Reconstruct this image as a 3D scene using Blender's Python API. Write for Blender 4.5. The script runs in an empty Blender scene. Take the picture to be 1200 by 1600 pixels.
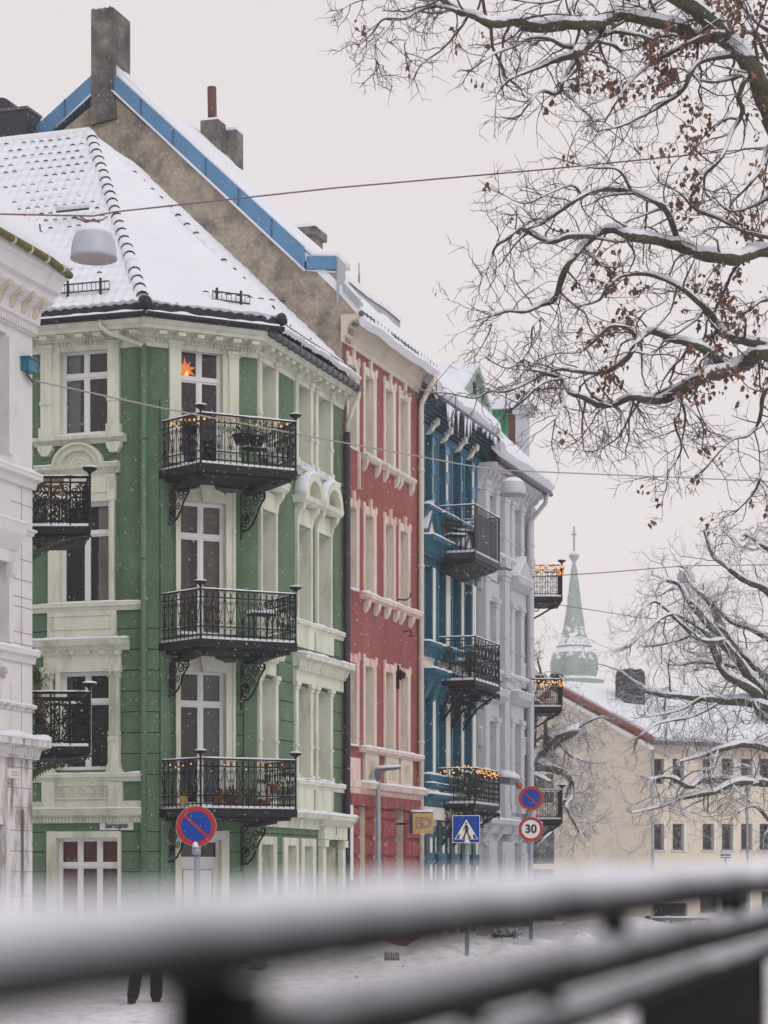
import bpy, math, random
from mathutils import Vector, Matrix, noise
R = math.radians
sc = bpy.context.scene
# ------------------------------------------------------------------ camera, world, sun, exposure
F = 3586.0; CX = 600.0; HY = 1380.0; CZ = 1.75      # focal length in photo pixels, image centre, horizon row, eye height
cam = bpy.data.cameras.new('camera'); co = bpy.data.objects.new('camera', cam); sc.collection.objects.link(co)
co.location = (0, 0, CZ); co.rotation_euler = (R(90), 0, 0)
cam.sensor_fit = 'AUTO'; cam.sensor_width = 36; cam.lens = F / 1600 * 36; cam.shift_y = 580 / 1600
cam.clip_start = .05; cam.clip_end = 6000
cam.dof.use_dof = True; cam.dof.focus_distance = 52; cam.dof.aperture_fstop = 3.2
sc.camera = co
W = bpy.data.worlds.new('World'); sc.world = W; W.use_nodes = True
nt = W.node_tree; nt.nodes.clear()
out = nt.nodes.new('ShaderNodeOutputWorld'); bg = nt.nodes.new('ShaderNodeBackground')
sky = nt.nodes.new('ShaderNodeTexSky'); sky.sky_type = 'NISHITA'; sky.sun_disc = False
sky.sun_elevation = R(38); sky.sun_rotation = R(140); sky.dust_density = 4
mul = nt.nodes.new('ShaderNodeMix'); mul.data_type = 'RGBA'; mul.inputs[0].default_value = .965
tc = nt.nodes.new('ShaderNodeTexCoord'); sep = nt.nodes.new('ShaderNodeSeparateXYZ')
rmp = nt.nodes.new('ShaderNodeValToRGB')
rmp.color_ramp.elements[0].position = .0; rmp.color_ramp.elements[0].color = (8.7, 8.0, 7.95, 1)
rmp.color_ramp.elements[1].position = .75; rmp.color_ramp.elements[1].color = (7.85, 7.35, 7.5, 1)
nt.links.new(tc.outputs['Generated'], sep.inputs[0]); nt.links.new(sep.outputs[2], rmp.inputs[0])
nt.links.new(sky.outputs[0], mul.inputs[6]); nt.links.new(rmp.outputs[0], mul.inputs[7])
nt.links.new(mul.outputs[2], bg.inputs[0]); bg.inputs[1].default_value = .1
nt.links.new(bg.outputs[0], out.inputs[0])
sl = bpy.data.lights.new('sun', 'SUN'); sl.energy = .7; sl.angle = R(25); sl.color = (1, .97, .93)
so = bpy.data.objects.new('sun', sl); sc.collection.objects.link(so)
so.rotation_euler = (R(52), 0, R(140 - 180 + 75))
sc.view_settings.view_transform = 'Standard'; sc.view_settings.look = 'None'
sc.view_settings.exposure = 0.0; sc.view_settings.gamma = 1

# ------------------------------------------------------------------ helpers
def P(x, y, Z): return Vector(((x - CX) / F * Z, Z, CZ + (HY - y) / F * Z))
def s2l(c): return tuple(((v / 255) / 12.92 if v / 255 <= .04045 else ((v / 255 + .055) / 1.055) ** 2.4) for v in c)
def root_loc(o):
    while o.parent: o = o.parent
    return o.location
def empty(name, loc, label, cat, group=None, kind=None):
    o = bpy.data.objects.new(name, None); sc.collection.objects.link(o); o.location = loc; o.empty_display_size = .2
    o['label'] = label; o['category'] = cat
    if group: o['group'] = group
    if kind: o['kind'] = kind
    return o
class MB:
    def __init__(s): s.v = []; s.f = []; s.m = []; s.mats = []; s.sm = []
    def mi(s, m):
        if m not in s.mats: s.mats.append(m)
        return s.mats.index(m)
    def add(s, vs, fs, m, smooth=False):
        b = len(s.v); i = s.mi(m); s.v.extend(vs)
        for f in fs: s.f.append(tuple(b + k for k in f)); s.m.append(i); s.sm.append(smooth)
    def hexa(s, c, m):   # 8 corners: bottom 4 then top 4
        s.add(c, [(3, 2, 1, 0), (4, 5, 6, 7), (0, 1, 5, 4), (1, 2, 6, 5), (2, 3, 7, 6), (3, 0, 4, 7)], m)
    def prism(s, poly, d, m):  # poly: list of Vectors, d: Vector extrusion
        n = len(poly); s.add([Vector(p) for p in poly] + [Vector(p) + d for p in poly],
            [tuple(range(n))[::-1], tuple(range(n, 2 * n))] + [(i, (i + 1) % n, n + (i + 1) % n, n + i) for i in range(n)], m)
    def tube(s, pts, rad, m, sides=5, off=0, smooth=True, cap=True, flat=1.0):
        n = len(pts)
        if n < 2: return
        if not hasattr(rad, '__len__'): rad = [rad] * n
        vs = []; pa = None
        for i in range(n):
            t = (pts[min(i + 1, n - 1)] - pts[max(i - 1, 0)])
            if t.length < 1e-9: t = Vector((0, 0, 1))
            t.normalize()
            if pa is None:
                pa = t.cross(Vector((0, 0, 1)) if abs(t.z) < .9 else Vector((1, 0, 0))).normalized()
            else:
                pa = (pa - t * pa.dot(t));
                pa = pa.normalized() if pa.length > 1e-6 else t.orthogonal().normalized()
            b = t.cross(pa)
            for k in range(sides):
                a = 2 * math.pi * k / sides
                q = pts[i] + (pa * math.cos(a) + b * math.sin(a)) * rad[i]
                if off: q.z += off * rad[i]
                vs.append(q)
        fs = [(i * sides + k, i * sides + (k + 1) % sides, (i + 1) * sides + (k + 1) % sides, (i + 1) * sides + k) for i in range(n - 1) for k in range(sides)]
        if cap: fs += [tuple(range(sides))[::-1], tuple((n - 1) * sides + k for k in range(sides))]
        s.add(vs, fs, m, smooth)
    def lathe(s, c, prof, m, n=16, smooth=True):  # prof: (r, z) list from bottom to top
        vs = []; 
        for r, z in prof:
            for k in range(n):
                a = 2 * math.pi * (k + .5) / n
                vs.append(Vector((c[0] + r * math.cos(a), c[1] + r * math.sin(a), c[2] + z)))
        q = len(prof)
        fs = [(i * n + k, i * n + (k + 1) % n, (i + 1) * n + (k + 1) % n, (i + 1) * n + k) for i in range(q - 1) for k in range(n)]
        fs += [tuple(range(n))[::-1], tuple((q - 1) * n + k for k in range(n))]
        s.add(vs, fs, m, smooth)
    def build(s, name, parent=None, label=None, cat=None, group=None, kind=None, base=None):
        me = bpy.data.meshes.new(name)
        L = root_loc(parent) if parent else Vector(base if base is not None else (0, 0, 0))
        me.from_pydata([(v[0] - L[0], v[1] - L[1], v[2] - L[2]) for v in s.v], [], s.f)
        for m in s.mats: me.materials.append(m)
        me.polygons.foreach_set('material_index', s.m); me.polygons.foreach_set('use_smooth', s.sm)
        me.update()
        o = bpy.data.objects.new(name, me); sc.collection.objects.link(o)
        if parent: o.parent = parent
        else: o.location = L
        if label: o['label'] = label
        if cat: o['category'] = cat
        if group: o['group'] = group
        if kind: o['kind'] = kind
        return o
class Face:   # a vertical wall plane: origin, direction u (left to right as seen), n points out of the wall
    def __init__(s, ox, oy, ux, uy, n=None):
        s.o = Vector((ox, oy, 0)); l = math.hypot(ux, uy); s.u = Vector((ux / l, uy / l, 0))
        s.n = Vector((s.u.y, -s.u.x, 0))
    def U(s, px):
        k = (px - CX) / F
        return (k * s.o.y - s.o.x) / (s.u.x - k * s.u.y)
    def depth(s, px): return s.o.y + s.u.y * s.U(px)
    def Z(s, px, py): return CZ + (HY - py) / F * s.depth(px)
    def pt(s, u, n, z): return s.o + s.u * u + s.n * n + Vector((0, 0, z))
    def shifted(s, d): 
        g = Face(s.o.x + s.n.x * d, s.o.y + s.n.y * d, s.u.x, s.u.y); return g
def box(mb, f, u0, u1, n0, n1, z0, z1, m):
    mb.hexa([f.pt(u0, n0, z0), f.pt(u0, n1, z0), f.pt(u1, n1, z0), f.pt(u1, n0, z0), f.pt(u0, n0, z1), f.pt(u0, n1, z1), f.pt(u1, n1, z1), f.pt(u1, n0, z1)][::1], m)
def extr(mb, f, prof, u0, u1, m, d0=0, d1=0):
    """moulding: profile [(n,z)..] swept from u0 to u1; d0,d1 mitre: u shifts by d*n at the ends"""
    k = len(prof)
    vs = [f.pt(u0 - d0 * n, n, z) for n, z in prof] + [f.pt(u1 + d1 * n, n, z) for n, z in prof]
    fs = [(i, (i + 1) % k, k + (i + 1) % k, k + i) for i in range(k)] + [tuple(range(k))[::-1], tuple(range(k, 2 * k))]
    mb.add(vs, fs, m)
def snowcap(mb, f, u0, u1, n0, n1, z, h=.04, seed=0, m=None, d0=0, d1=0):
    """a rounded uneven band of snow lying on a ledge"""
    m = m or M['snow']; n = max(2, int(abs(u1 - u0) / .12)); vs = []; prof = [(0, 0), (0, .75), (.25, 1), (.8, .95), (1.03, .55), (1.03, -.1)]
    for i in range(n + 1):
        t = i / n
        h *= 1.0
        hh = h * (1.0 + .9 * noise.noise(Vector((u0 * 3 + i * .35, z * 2, seed))) + .2)
        for a, b in prof:
            nn = n0 + (n1 - n0) * a; uu = (u0 - d0 * nn) * (1 - t) + (u1 + d1 * nn) * t
            vs.append(f.pt(uu, nn, z + hh * b))
    k = len(prof)
    fs = [(i * k + j, i * k + (j + 1) % k, (i + 1) * k + (j + 1) % k, (i + 1) * k + j) for i in range(n) for j in range(k)]
    fs += [tuple(range(k))[::-1], tuple(n * k + j for j in range(k))]
    mb.add(vs, fs, m, True)

# ------------------------------------------------------------------ materials
M = {}
def mat(name, col, rough=.8, var=.25, vscale=3.0, dirt=None, dirt_amt=0.0, dirt_scale=1.5, bump=.0, bscale=40, metal=0, streak=False, spec=None, coat=0, snow_n=None, emit=None, est=0, joints=None, bdist=.02, snow_w=.1):
    m = bpy.data.materials.new(name); m.use_nodes = True; t = m.node_tree; N = t.nodes; L = t.links
    b = N['Principled BSDF']; b.inputs['Roughness'].default_value = rough; b.inputs['Metallic'].default_value = metal
    if spec is not None: b.inputs['Specular IOR Level'].default_value = spec
    tc = N.new('ShaderNodeTexCoord'); src = tc.outputs['Object']
    n1 = N.new('ShaderNodeTexNoise'); n1.inputs['Scale'].default_value = vscale; n1.inputs['Detail'].default_value = 6; n1.inputs['Roughness'].default_value = .6
    L.new(src, n1.inputs['Vector'])
    mx = N.new('ShaderNodeMix'); mx.data_type = 'RGBA'
    mr = N.new('ShaderNodeMapRange'); mr.inputs[1].default_value = .3; mr.inputs[2].default_value = .7; L.new(n1.outputs[0], mr.inputs[0]); L.new(mr.outputs[0], mx.inputs[0])
    mx.inputs[6].default_value = tuple(max(0, c * (1 - var)) for c in col) + (1,); mx.inputs[7].default_value = tuple(min(1, c * (1 + var)) for c in col) + (1,)
    last = mx.outputs[2]
    if dirt:
        mp = N.new('ShaderNodeMapping'); mp.inputs['Scale'].default_value = (dirt_scale, dirt_scale, dirt_scale * (.25 if streak else 1)); L.new(src, mp.inputs[0])
        n2 = N.new('ShaderNodeTexNoise'); n2.inputs['Scale'].default_value = 1; n2.inputs['Detail'].default_value = 8; n2.inputs['Roughness'].default_value = .65; L.new(mp.outputs[0], n2.inputs['Vector'])
        r2 = N.new('ShaderNodeMapRange'); r2.inputs[1].default_value = .62 - dirt_amt * .3; r2.inputs[2].default_value = .75 - dirt_amt * .12; L.new(n2.outputs[0], r2.inputs[0])
        m2 = N.new('ShaderNodeMix'); m2.data_type = 'RGBA'; L.new(r2.outputs[0], m2.inputs[0]); L.new(last, m2.inputs[6]); m2.inputs[7].default_value = tuple(dirt) + (1,)
        last = m2.outputs[2]
    if snow_n is not None:   # snow lying where the surface faces up
        g = N.new('ShaderNodeNewGeometry'); sp = N.new('ShaderNodeSeparateXYZ'); L.new(g.outputs['Normal'], sp.inputs[0])
        n3 = N.new('ShaderNodeTexNoise'); n3.inputs['Scale'].default_value = 2.5; L.new(src, n3.inputs['Vector'])
        ad = N.new('ShaderNodeMath'); ad.operation = 'MULTIPLY_ADD'; L.new(n3.outputs[0], ad.inputs[0]); ad.inputs[1].default_value = .9; L.new(sp.outputs[2], ad.inputs[2])
        r3 = N.new('ShaderNodeMapRange'); r3.inputs[1].default_value = snow_n + .4; r3.inputs[2].default_value = snow_n + .4 + snow_w; L.new(ad.outputs[0], r3.inputs[0])
        m3 = N.new('ShaderNodeMix'); m3.data_type = 'RGBA'; L.new(r3.outputs[0], m3.inputs[0]); L.new(last, m3.inputs[6]); m3.inputs[7].default_value = (.8, .82, .88, 1)
        last = m3.outputs[2]
    L.new(last, b.inputs['Base Color'])
    if bump:
        n4 = N.new('ShaderNodeTexNoise'); n4.inputs['Scale'].default_value = bscale; n4.inputs['Detail'].default_value = 5; L.new(src, n4.inputs['Vector'])
        bm = N.new('ShaderNodeBump'); bm.inputs['Strength'].default_value = bump; bm.inputs['Distance'].default_value = bdist; L.new(n4.outputs[0], bm.inputs['Height']); L.new(bm.outputs[0], b.inputs['Normal'])
    if emit: b.inputs['Emission Color'].default_value = tuple(emit) + (1,); b.inputs['Emission Strength'].default_value = est
    M[name] = m; return m
mat('snow', (.80, .83, .90), .75, .03, 1.2, bump=.35, bscale=14)
mat('snow_ground', (.80, .81, .86), .8, .06, 1.0, dirt=(.52, .51, .53), dirt_amt=.42, dirt_scale=3.4, bump=1.0, bscale=5, bdist=.09)
mat('green_plaster', (.108, .182, .112), .85, .20, .9, dirt=(.055, .115, .06), dirt_amt=.42, dirt_scale=1.3, bump=.5, bscale=35, streak=True)
mat('green_pipe', (.085, .19, .10), .5, .12, 3)
mat('green_groove', (.03, .07, .035), .9, .1, 3)
mat('cream', (.66, .68, .57), .7, .08, 1.2, dirt=(.42, .43, .33), dirt_amt=.42, dirt_scale=2.4, bump=.15, bscale=30, streak=True)
mat('cream_warm', (.68, .62, .52), .7, .07, 2, dirt=(.52, .36, .28), dirt_amt=.30, dirt_scale=2.2, streak=True, bump=.2, bscale=25)
mat('cream_pink', (.70, .57, .49), .7, .08, 2, dirt=(.62, .30, .24), dirt_amt=.5, dirt_scale=1.8, streak=True)
mat('cornice_warm', (.60, .54, .44), .75, .07, 1.4, dirt=(.45, .38, .29), dirt_amt=.35, dirt_scale=1.6, bump=.2)
mat('white_frame', (.75, .76, .76), .4, .04, 3)
mat('white_old', (.70, .68, .68), .7, .05, 1.5, dirt=(.50, .45, .42), dirt_amt=.15, dirt_scale=3.5, streak=True, bump=.2)
mat('white_peeling', (.68, .66, .66), .7, .06, 1.5, dirt=(.17, .12, .09), dirt_amt=.52, dirt_scale=5.0, streak=True, bump=.3)
mat('joint', (.25, .23, .22), .9, .2, 6)
mat('red_plaster', (.265, .070, .064), .85, .16, .8, dirt=(.33, .125, .11), dirt_amt=.42, dirt_scale=1.1, bump=.5, bscale=30, streak=True)
mat('red_stone', (.29, .065, .058), .8, .14, 2.5, dirt=(.22, .04, .04), dirt_amt=.4, dirt_scale=4, bump=.7, bscale=18)
mat('blue_plaster', (.006, .105, .170), .6, .12, 2, dirt=(.01, .07, .13), dirt_amt=.3, dirt_scale=3, bump=.3)
mat('blue_deep', (.006, .066, .105), .6, .15, 3, bump=.3)
mat('blue_light', (.17, .30, .47), .7, .06, 2)
mat('cream_blue', (.74, .71, .62), .7, .05, 2)
mat('grey_plaster', (.37, .38, .42), .85, .06, 1.3, dirt=(.29, .29, .32), dirt_amt=.25, dirt_scale=1.4, bump=.3, streak=True)
mat('grey_trim', (.52, .53, .57), .75, .05, 2, dirt=(.4, .4, .43), dirt_amt=.2, dirt_scale=2)
mat('concrete', (.37, .32, .255), .95, .22, 11, dirt=(.15, .13, .115), dirt_amt=.58, dirt_scale=1.9, bump=1.0, bscale=9)
mat('chimney_stone', (.20, .18, .155), .95, .4, 3.5, dirt=(.045, .05, .06), dirt_amt=.75, dirt_scale=1.5, bump=.9, bscale=14)
mat('blue_metal', (.085, .23, .41), .45, .1, 1.2)
mat('blue_seam', (.04, .12, .24), .6, .1, 2)
mat('zinc', (.36, .38, .41), .45, .08, 2)
mat('zinc_dark', (.10, .11, .13), .5, .2, 3)
mat('black_metal', (.020, .022, .032), .6, .3, 6, bump=.2)
mat('iron', (.010, .010, .013), .6, .3, 20, spec=.25)
mat('iron_green', (.03, .035, .022), .7, .5, 12, dirt=(.06, .075, .02), dirt_amt=.5, dirt_scale=12)
mat('tile_black', (.014, .017, .024), .6, .3, 8, spec=.3)
mat('moss', (.14, .135, .03), .95, .5, 25, dirt=(.05, .045, .015), dirt_amt=.4, dirt_scale=20, bump=.5)
mat('rust_clay', (.13, .055, .045), .8, .2, 6)
mat('bark', (.075, .07, .05), .95, .5, 14, dirt=(.06, .075, .022), dirt_amt=.55, dirt_scale=9, bump=1.0, bscale=22, snow_n=.42)
mat('twig', (.085, .045, .048), .85, .3, 9, snow_n=.80)
mat('twig_grey', (.10, .092, .078), .85, .3, 5, snow_n=.25)
mat('leaf', (.16, .078, .046), .8, .45, 3)
mat('lamp_enamel', (.46, .50, .56), .4, .06, 3)
mat('lamp_inner', (.60, .63, .62), .5, .05, 5)
mat('wire', (.22, .11, .13), .6, .2, 10)
mat('wire_grey', (.36, .33, .34), .6, .1, 10)
mat('teal_box', (.0, .13, .20), .4, .2, 5)
mat('sign_blue', (.002, .055, .33), .5, .03, 3, spec=.15)
mat('sign_red', (.38, .006, .008), .5, .04, 3)
mat('sign_white', (.72, .72, .70), .4, .03, 3)
mat('sign_black', (.012, .012, .014), .5, .1, 5)
mat('galvanised', (.28, .32, .37), .45, .12, 6)
mat('gold', (.52, .36, .13), .5, .06, 4)
mat('pane_back', (.03, .03, .032), .6, .2, 4)
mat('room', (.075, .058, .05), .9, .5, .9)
mat('curtain', (.35, .40, .42), .9, .1, 5)
mat('curtain_red', (.46, .11, .10), .8, .3, 6)
mat('copper_green', (.29, .37, .32), .7, .15, .6, dirt=(.36, .45, .40), dirt_amt=.5, dirt_scale=.9, streak=True, snow_n=.30)
mat('copper_bright', (.05, .30, .17), .6, .4, 1.4, dirt=(.03, .12, .08), dirt_amt=.5, dirt_scale=1.6)
mat('cream_wall', (.70, .63, .52), .85, .05, .6, dirt=(.50, .44, .34), dirt_amt=.2, dirt_scale=1.2, bump=.2)
mat('verge', (.22, .07, .05), .8, .25, 5)
mat('terracotta', (.33, .10, .05), .8, .2, 8)
mat('plant', (.035, .07, .025), .8, .4, 12)
mat('plant_dry', (.12, .07, .04), .85, .4, 12)
mat('wood', (.20, .12, .07), .7, .3, 6)
mat('coat', (.030, .028, .038), .9, .2, 8)
mat('trousers', (.022, .020, .022), .9, .2, 8)
mat('skin', (.50, .30, .22), .6, .05, 8)
mat('boot', (.03, .025, .02), .6, .2, 8)
mat('conifer', (.035, .045, .028), .9, .4, 8, snow_n=.45)
mat('fence_green', (.012, .06, .04), .5, .1, 5)
mat('rail_black', (.012, .011, .011), .9, .2, 8, spec=.05)
mat('rail_dark', (.018, .017, .017), .9, .2, 8, spec=.1, snow_n=.25, snow_w=.9, bump=.6, bscale=30)
mat('rail_snowy', (.020, .019, .019), .9, .2, 8, spec=.1, snow_n=-.15, snow_w=1.0, bump=.6, bscale=30)
mat('hill', (.80, .81, .83), .9, .04, .02, dirt=(.60, .62, .66), dirt_amt=.5, dirt_scale=.02)
mat('icicle', (.75, .80, .88), .15, .02, 5)
mat('bulb', (.9, .5, .1), .5, 0, 1, emit=(1, .40, .06), est=.8)
mat('bulb_dim', (.5, .3, .1), .5, 0, 1, emit=(1, .45, .10), est=1.0)
mat('star', (.9, .35, .1), .6, .1, 6, emit=(1, .25, .05), est=.75)
mat('star_core', (1, .5, .1), .5, 0, 1, emit=(1, .55, .08), est=1.6)
mat('shade_cloth', (.6, .6, .55), .9, .03, 5)
mat('candle', (.8, .8, .75), .5, 0, 1)
mat('flake', (.88, .88, .90), .8, 0, 1)
def glass():
    m = bpy.data.materials.new('glass'); m.use_nodes = True; t = m.node_tree; t.nodes.clear(); L = t.links
    o = t.nodes.new('ShaderNodeOutputMaterial'); mx = t.nodes.new('ShaderNodeMixShader'); tr = t.nodes.new('ShaderNodeBsdfTransparent'); tr.inputs[0].default_value = (.72, .76, .78, 1)
    gl = t.nodes.new('ShaderNodeBsdfGlossy'); gl.inputs['Roughness'].default_value = .03; fr = t.nodes.new('ShaderNodeFresnel'); fr.inputs[0].default_value = 1.5
    ad = t.nodes.new('ShaderNodeMath'); ad.operation = 'MULTIPLY_ADD'; ad.inputs[1].default_value = .9; ad.inputs[2].default_value = .02; L.new(fr.outputs[0], ad.inputs[0])
    L.new(ad.outputs[0], mx.inputs[0]); L.new(tr.outputs[0], mx.inputs[1]); L.new(gl.outputs[0], mx.inputs[2]); L.new(mx.outputs[0], o.inputs[0]); M['glass'] = m
glass()

# ------------------------------------------------------------------ street geometry
D = Vector((.312, .950, 0)); D.normalize(); N_ = Vector((D.y, -D.x, 0))      # the street direction and the way its facades face
K2 = Vector((-2.73, 49.0, 0)); CH = Vector((.893, .451, 0)).normalized()
K1 = K2 - CH * 2.5
FS = Face(K2.x, K2.y, D.x, D.y)            # street facade line (u = 0 at the green house's corner)
FCc = Face(K1.x, K1.y, CH.x, CH.y)         # chamfered corner of the green house, u 0..2.5
FL = Face(K1.x, K1.y, D.y, -D.x)           # side street facade, u <= 0
def t_at(px): return FS.U(px)
def wall(mb, f, u0, u1, z0, z1, openings, m, grooves=(), gm=None, reveal=None, room=True):
    """a wall sheet with real openings (u0,u1,z0,z1,depth), their reveals and a dark room behind; grooves are recessed joints"""
    us = sorted(set([u0, u1] + [o[0] for o in openings] + [o[1] for o in openings]))
    zs = [z0, z1] + [o[2] for o in openings] + [o[3] for o in openings]
    gz = []
    for g in grooves:
        if z0 < g < z1: gz.append((g - .012, g + .012)); zs += [g - .012, g + .012]
    us = [u for u in us if u0 <= u <= u1]; zs = sorted(set(z for z in zs if z0 <= z <= z1))
    for i in range(len(us) - 1):
        for j in range(len(zs) - 1):
            a, b, c, d = us[i], us[i + 1], zs[j], zs[j + 1]; cu, cz = (a + b) / 2, (c + d) / 2
            if b - a < 1e-5 or d - c < 1e-5: continue
            if any(o[0] < cu < o[1] and o[2] < cz < o[3] for o in openings): continue
            if any(g[0] < cz < g[1] for g in gz):
                mb.add([f.pt(a, -.02, c), f.pt(b, -.02, c), f.pt(b, -.02, d), f.pt(a, -.02, d), f.pt(a, 0, c), f.pt(b, 0, c), f.pt(b, 0, d), f.pt(a, 0, d)], [(0, 1, 2, 3), (4, 5, 1, 0), (3, 2, 6, 7)], gm or m)
            else: mb.add([f.pt(a, 0, c), f.pt(b, 0, c), f.pt(b, 0, d), f.pt(a, 0, d)], [(0, 1, 2, 3)], m)
    for o in openings:
        a, b, c, d, dp = o[:5]; r = reveal or m
        mb.add([f.pt(a, 0, c), f.pt(b, 0, c), f.pt(b, 0, d), f.pt(a, 0, d), f.pt(a, -dp, c), f.pt(b, -dp, c), f.pt(b, -dp, d), f.pt(a, -dp, d)],
               [(0, 4, 5, 1), (1, 5, 6, 2), (2, 6, 7, 3), (3, 7, 4, 0)], r)
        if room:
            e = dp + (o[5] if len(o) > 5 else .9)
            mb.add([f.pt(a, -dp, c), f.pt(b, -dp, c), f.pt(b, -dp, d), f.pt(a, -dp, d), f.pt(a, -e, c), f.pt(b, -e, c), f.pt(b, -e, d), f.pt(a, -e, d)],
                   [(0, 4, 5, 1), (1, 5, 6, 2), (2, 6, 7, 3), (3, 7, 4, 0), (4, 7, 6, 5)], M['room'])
def window(parent, f, u0, u1, z0, z1, dp, cols, rows, fm, name='window', curtain=None, bar=.055, solid=None):
    """casement window filling the opening: cols = number, rows = list of fractions where transoms sit"""
    mb = MB(); n0, n1 = -dp - .05, -dp + .015
    o = .035
    box(mb, f, u0, u0 + o, n0, n1, z0, z1, fm); box(mb, f, u1 - o, u1, n0, n1, z0, z1, fm)
    box(mb, f, u0 + o, u1 - o, n0, n1, z0, z0 + o, fm); box(mb, f, u0 + o, u1 - o, n0, n1, z1 - o, z1, fm)
    zs = [z0 + o] + [z0 + (z1 - z0) * r for r in rows] + [z1 - o]
    us = [u0 + o + (u1 - u0 - 2 * o) * i / cols for i in range(cols + 1)]
    for r in zs[1:-1]: box(mb, f, u0 + o, u1 - o, n0, n1 + .012, r - .03, r + .03, fm)
    pn = MB()
    for j in range(len(zs) - 1):
        a = zs[j] + (.03 if j else 0); b = zs[j + 1] - (.03 if j < len(zs) - 2 else 0)
        for i in range(1, cols): box(mb, f, us[i] - .025, us[i] + .025, n0, n1, a, b, fm)
        for i in range(cols):
            c = us[i] + (.025 if i else 0); d = us[i + 1] - (.025 if i < cols - 1 else 0)
            s = .04; g0, g1 = n0 + .012, n1 - .012   # sash
            for q in ((c, c + s, a, b), (d - s, d, a, b), (c + s, d - s, a, a + s), (c + s, d - s, b - s, b)): box(mb, f, q[0], q[1], g0, g1, q[2], q[3], fm)
            if solid and j < solid:
                box(mb, f, c + s, d - s, g0 + .01, g1 - .015, a + s, b - s, fm)
            else: pn.add([f.pt(c + s, -dp - .02, a + s), f.pt(d - s, -dp - .02, a + s), f.pt(d - s, -dp - .02, b - s), f.pt(c + s, -dp - .02, b - s)], [(0, 1, 2, 3)], M['glass'])
    w = mb.build(name, parent); pn.build('pane', w)
    if curtain:
        cb = MB()
        for (ca, cb_, mt) in curtain:
            ua = u0 + (u1 - u0) * ca; ub = u0 + (u1 - u0) * cb_; k = max(3, int((ub - ua) / .05)); vs = []
            for i in range(k + 1):
                uu = ua + (ub - ua) * i / k; nn = -dp - .14 + .02 * math.sin(i * 1.9)
                vs += [f.pt(uu, nn, z0 + .02), f.pt(uu, nn, z1 - .02)]
            cb.add(vs, [(2 * i, 2 * i + 2, 2 * i + 3, 2 * i + 1) for i in range(k)], mt, True)
        cb.build('curtain', w)
    return w

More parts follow.
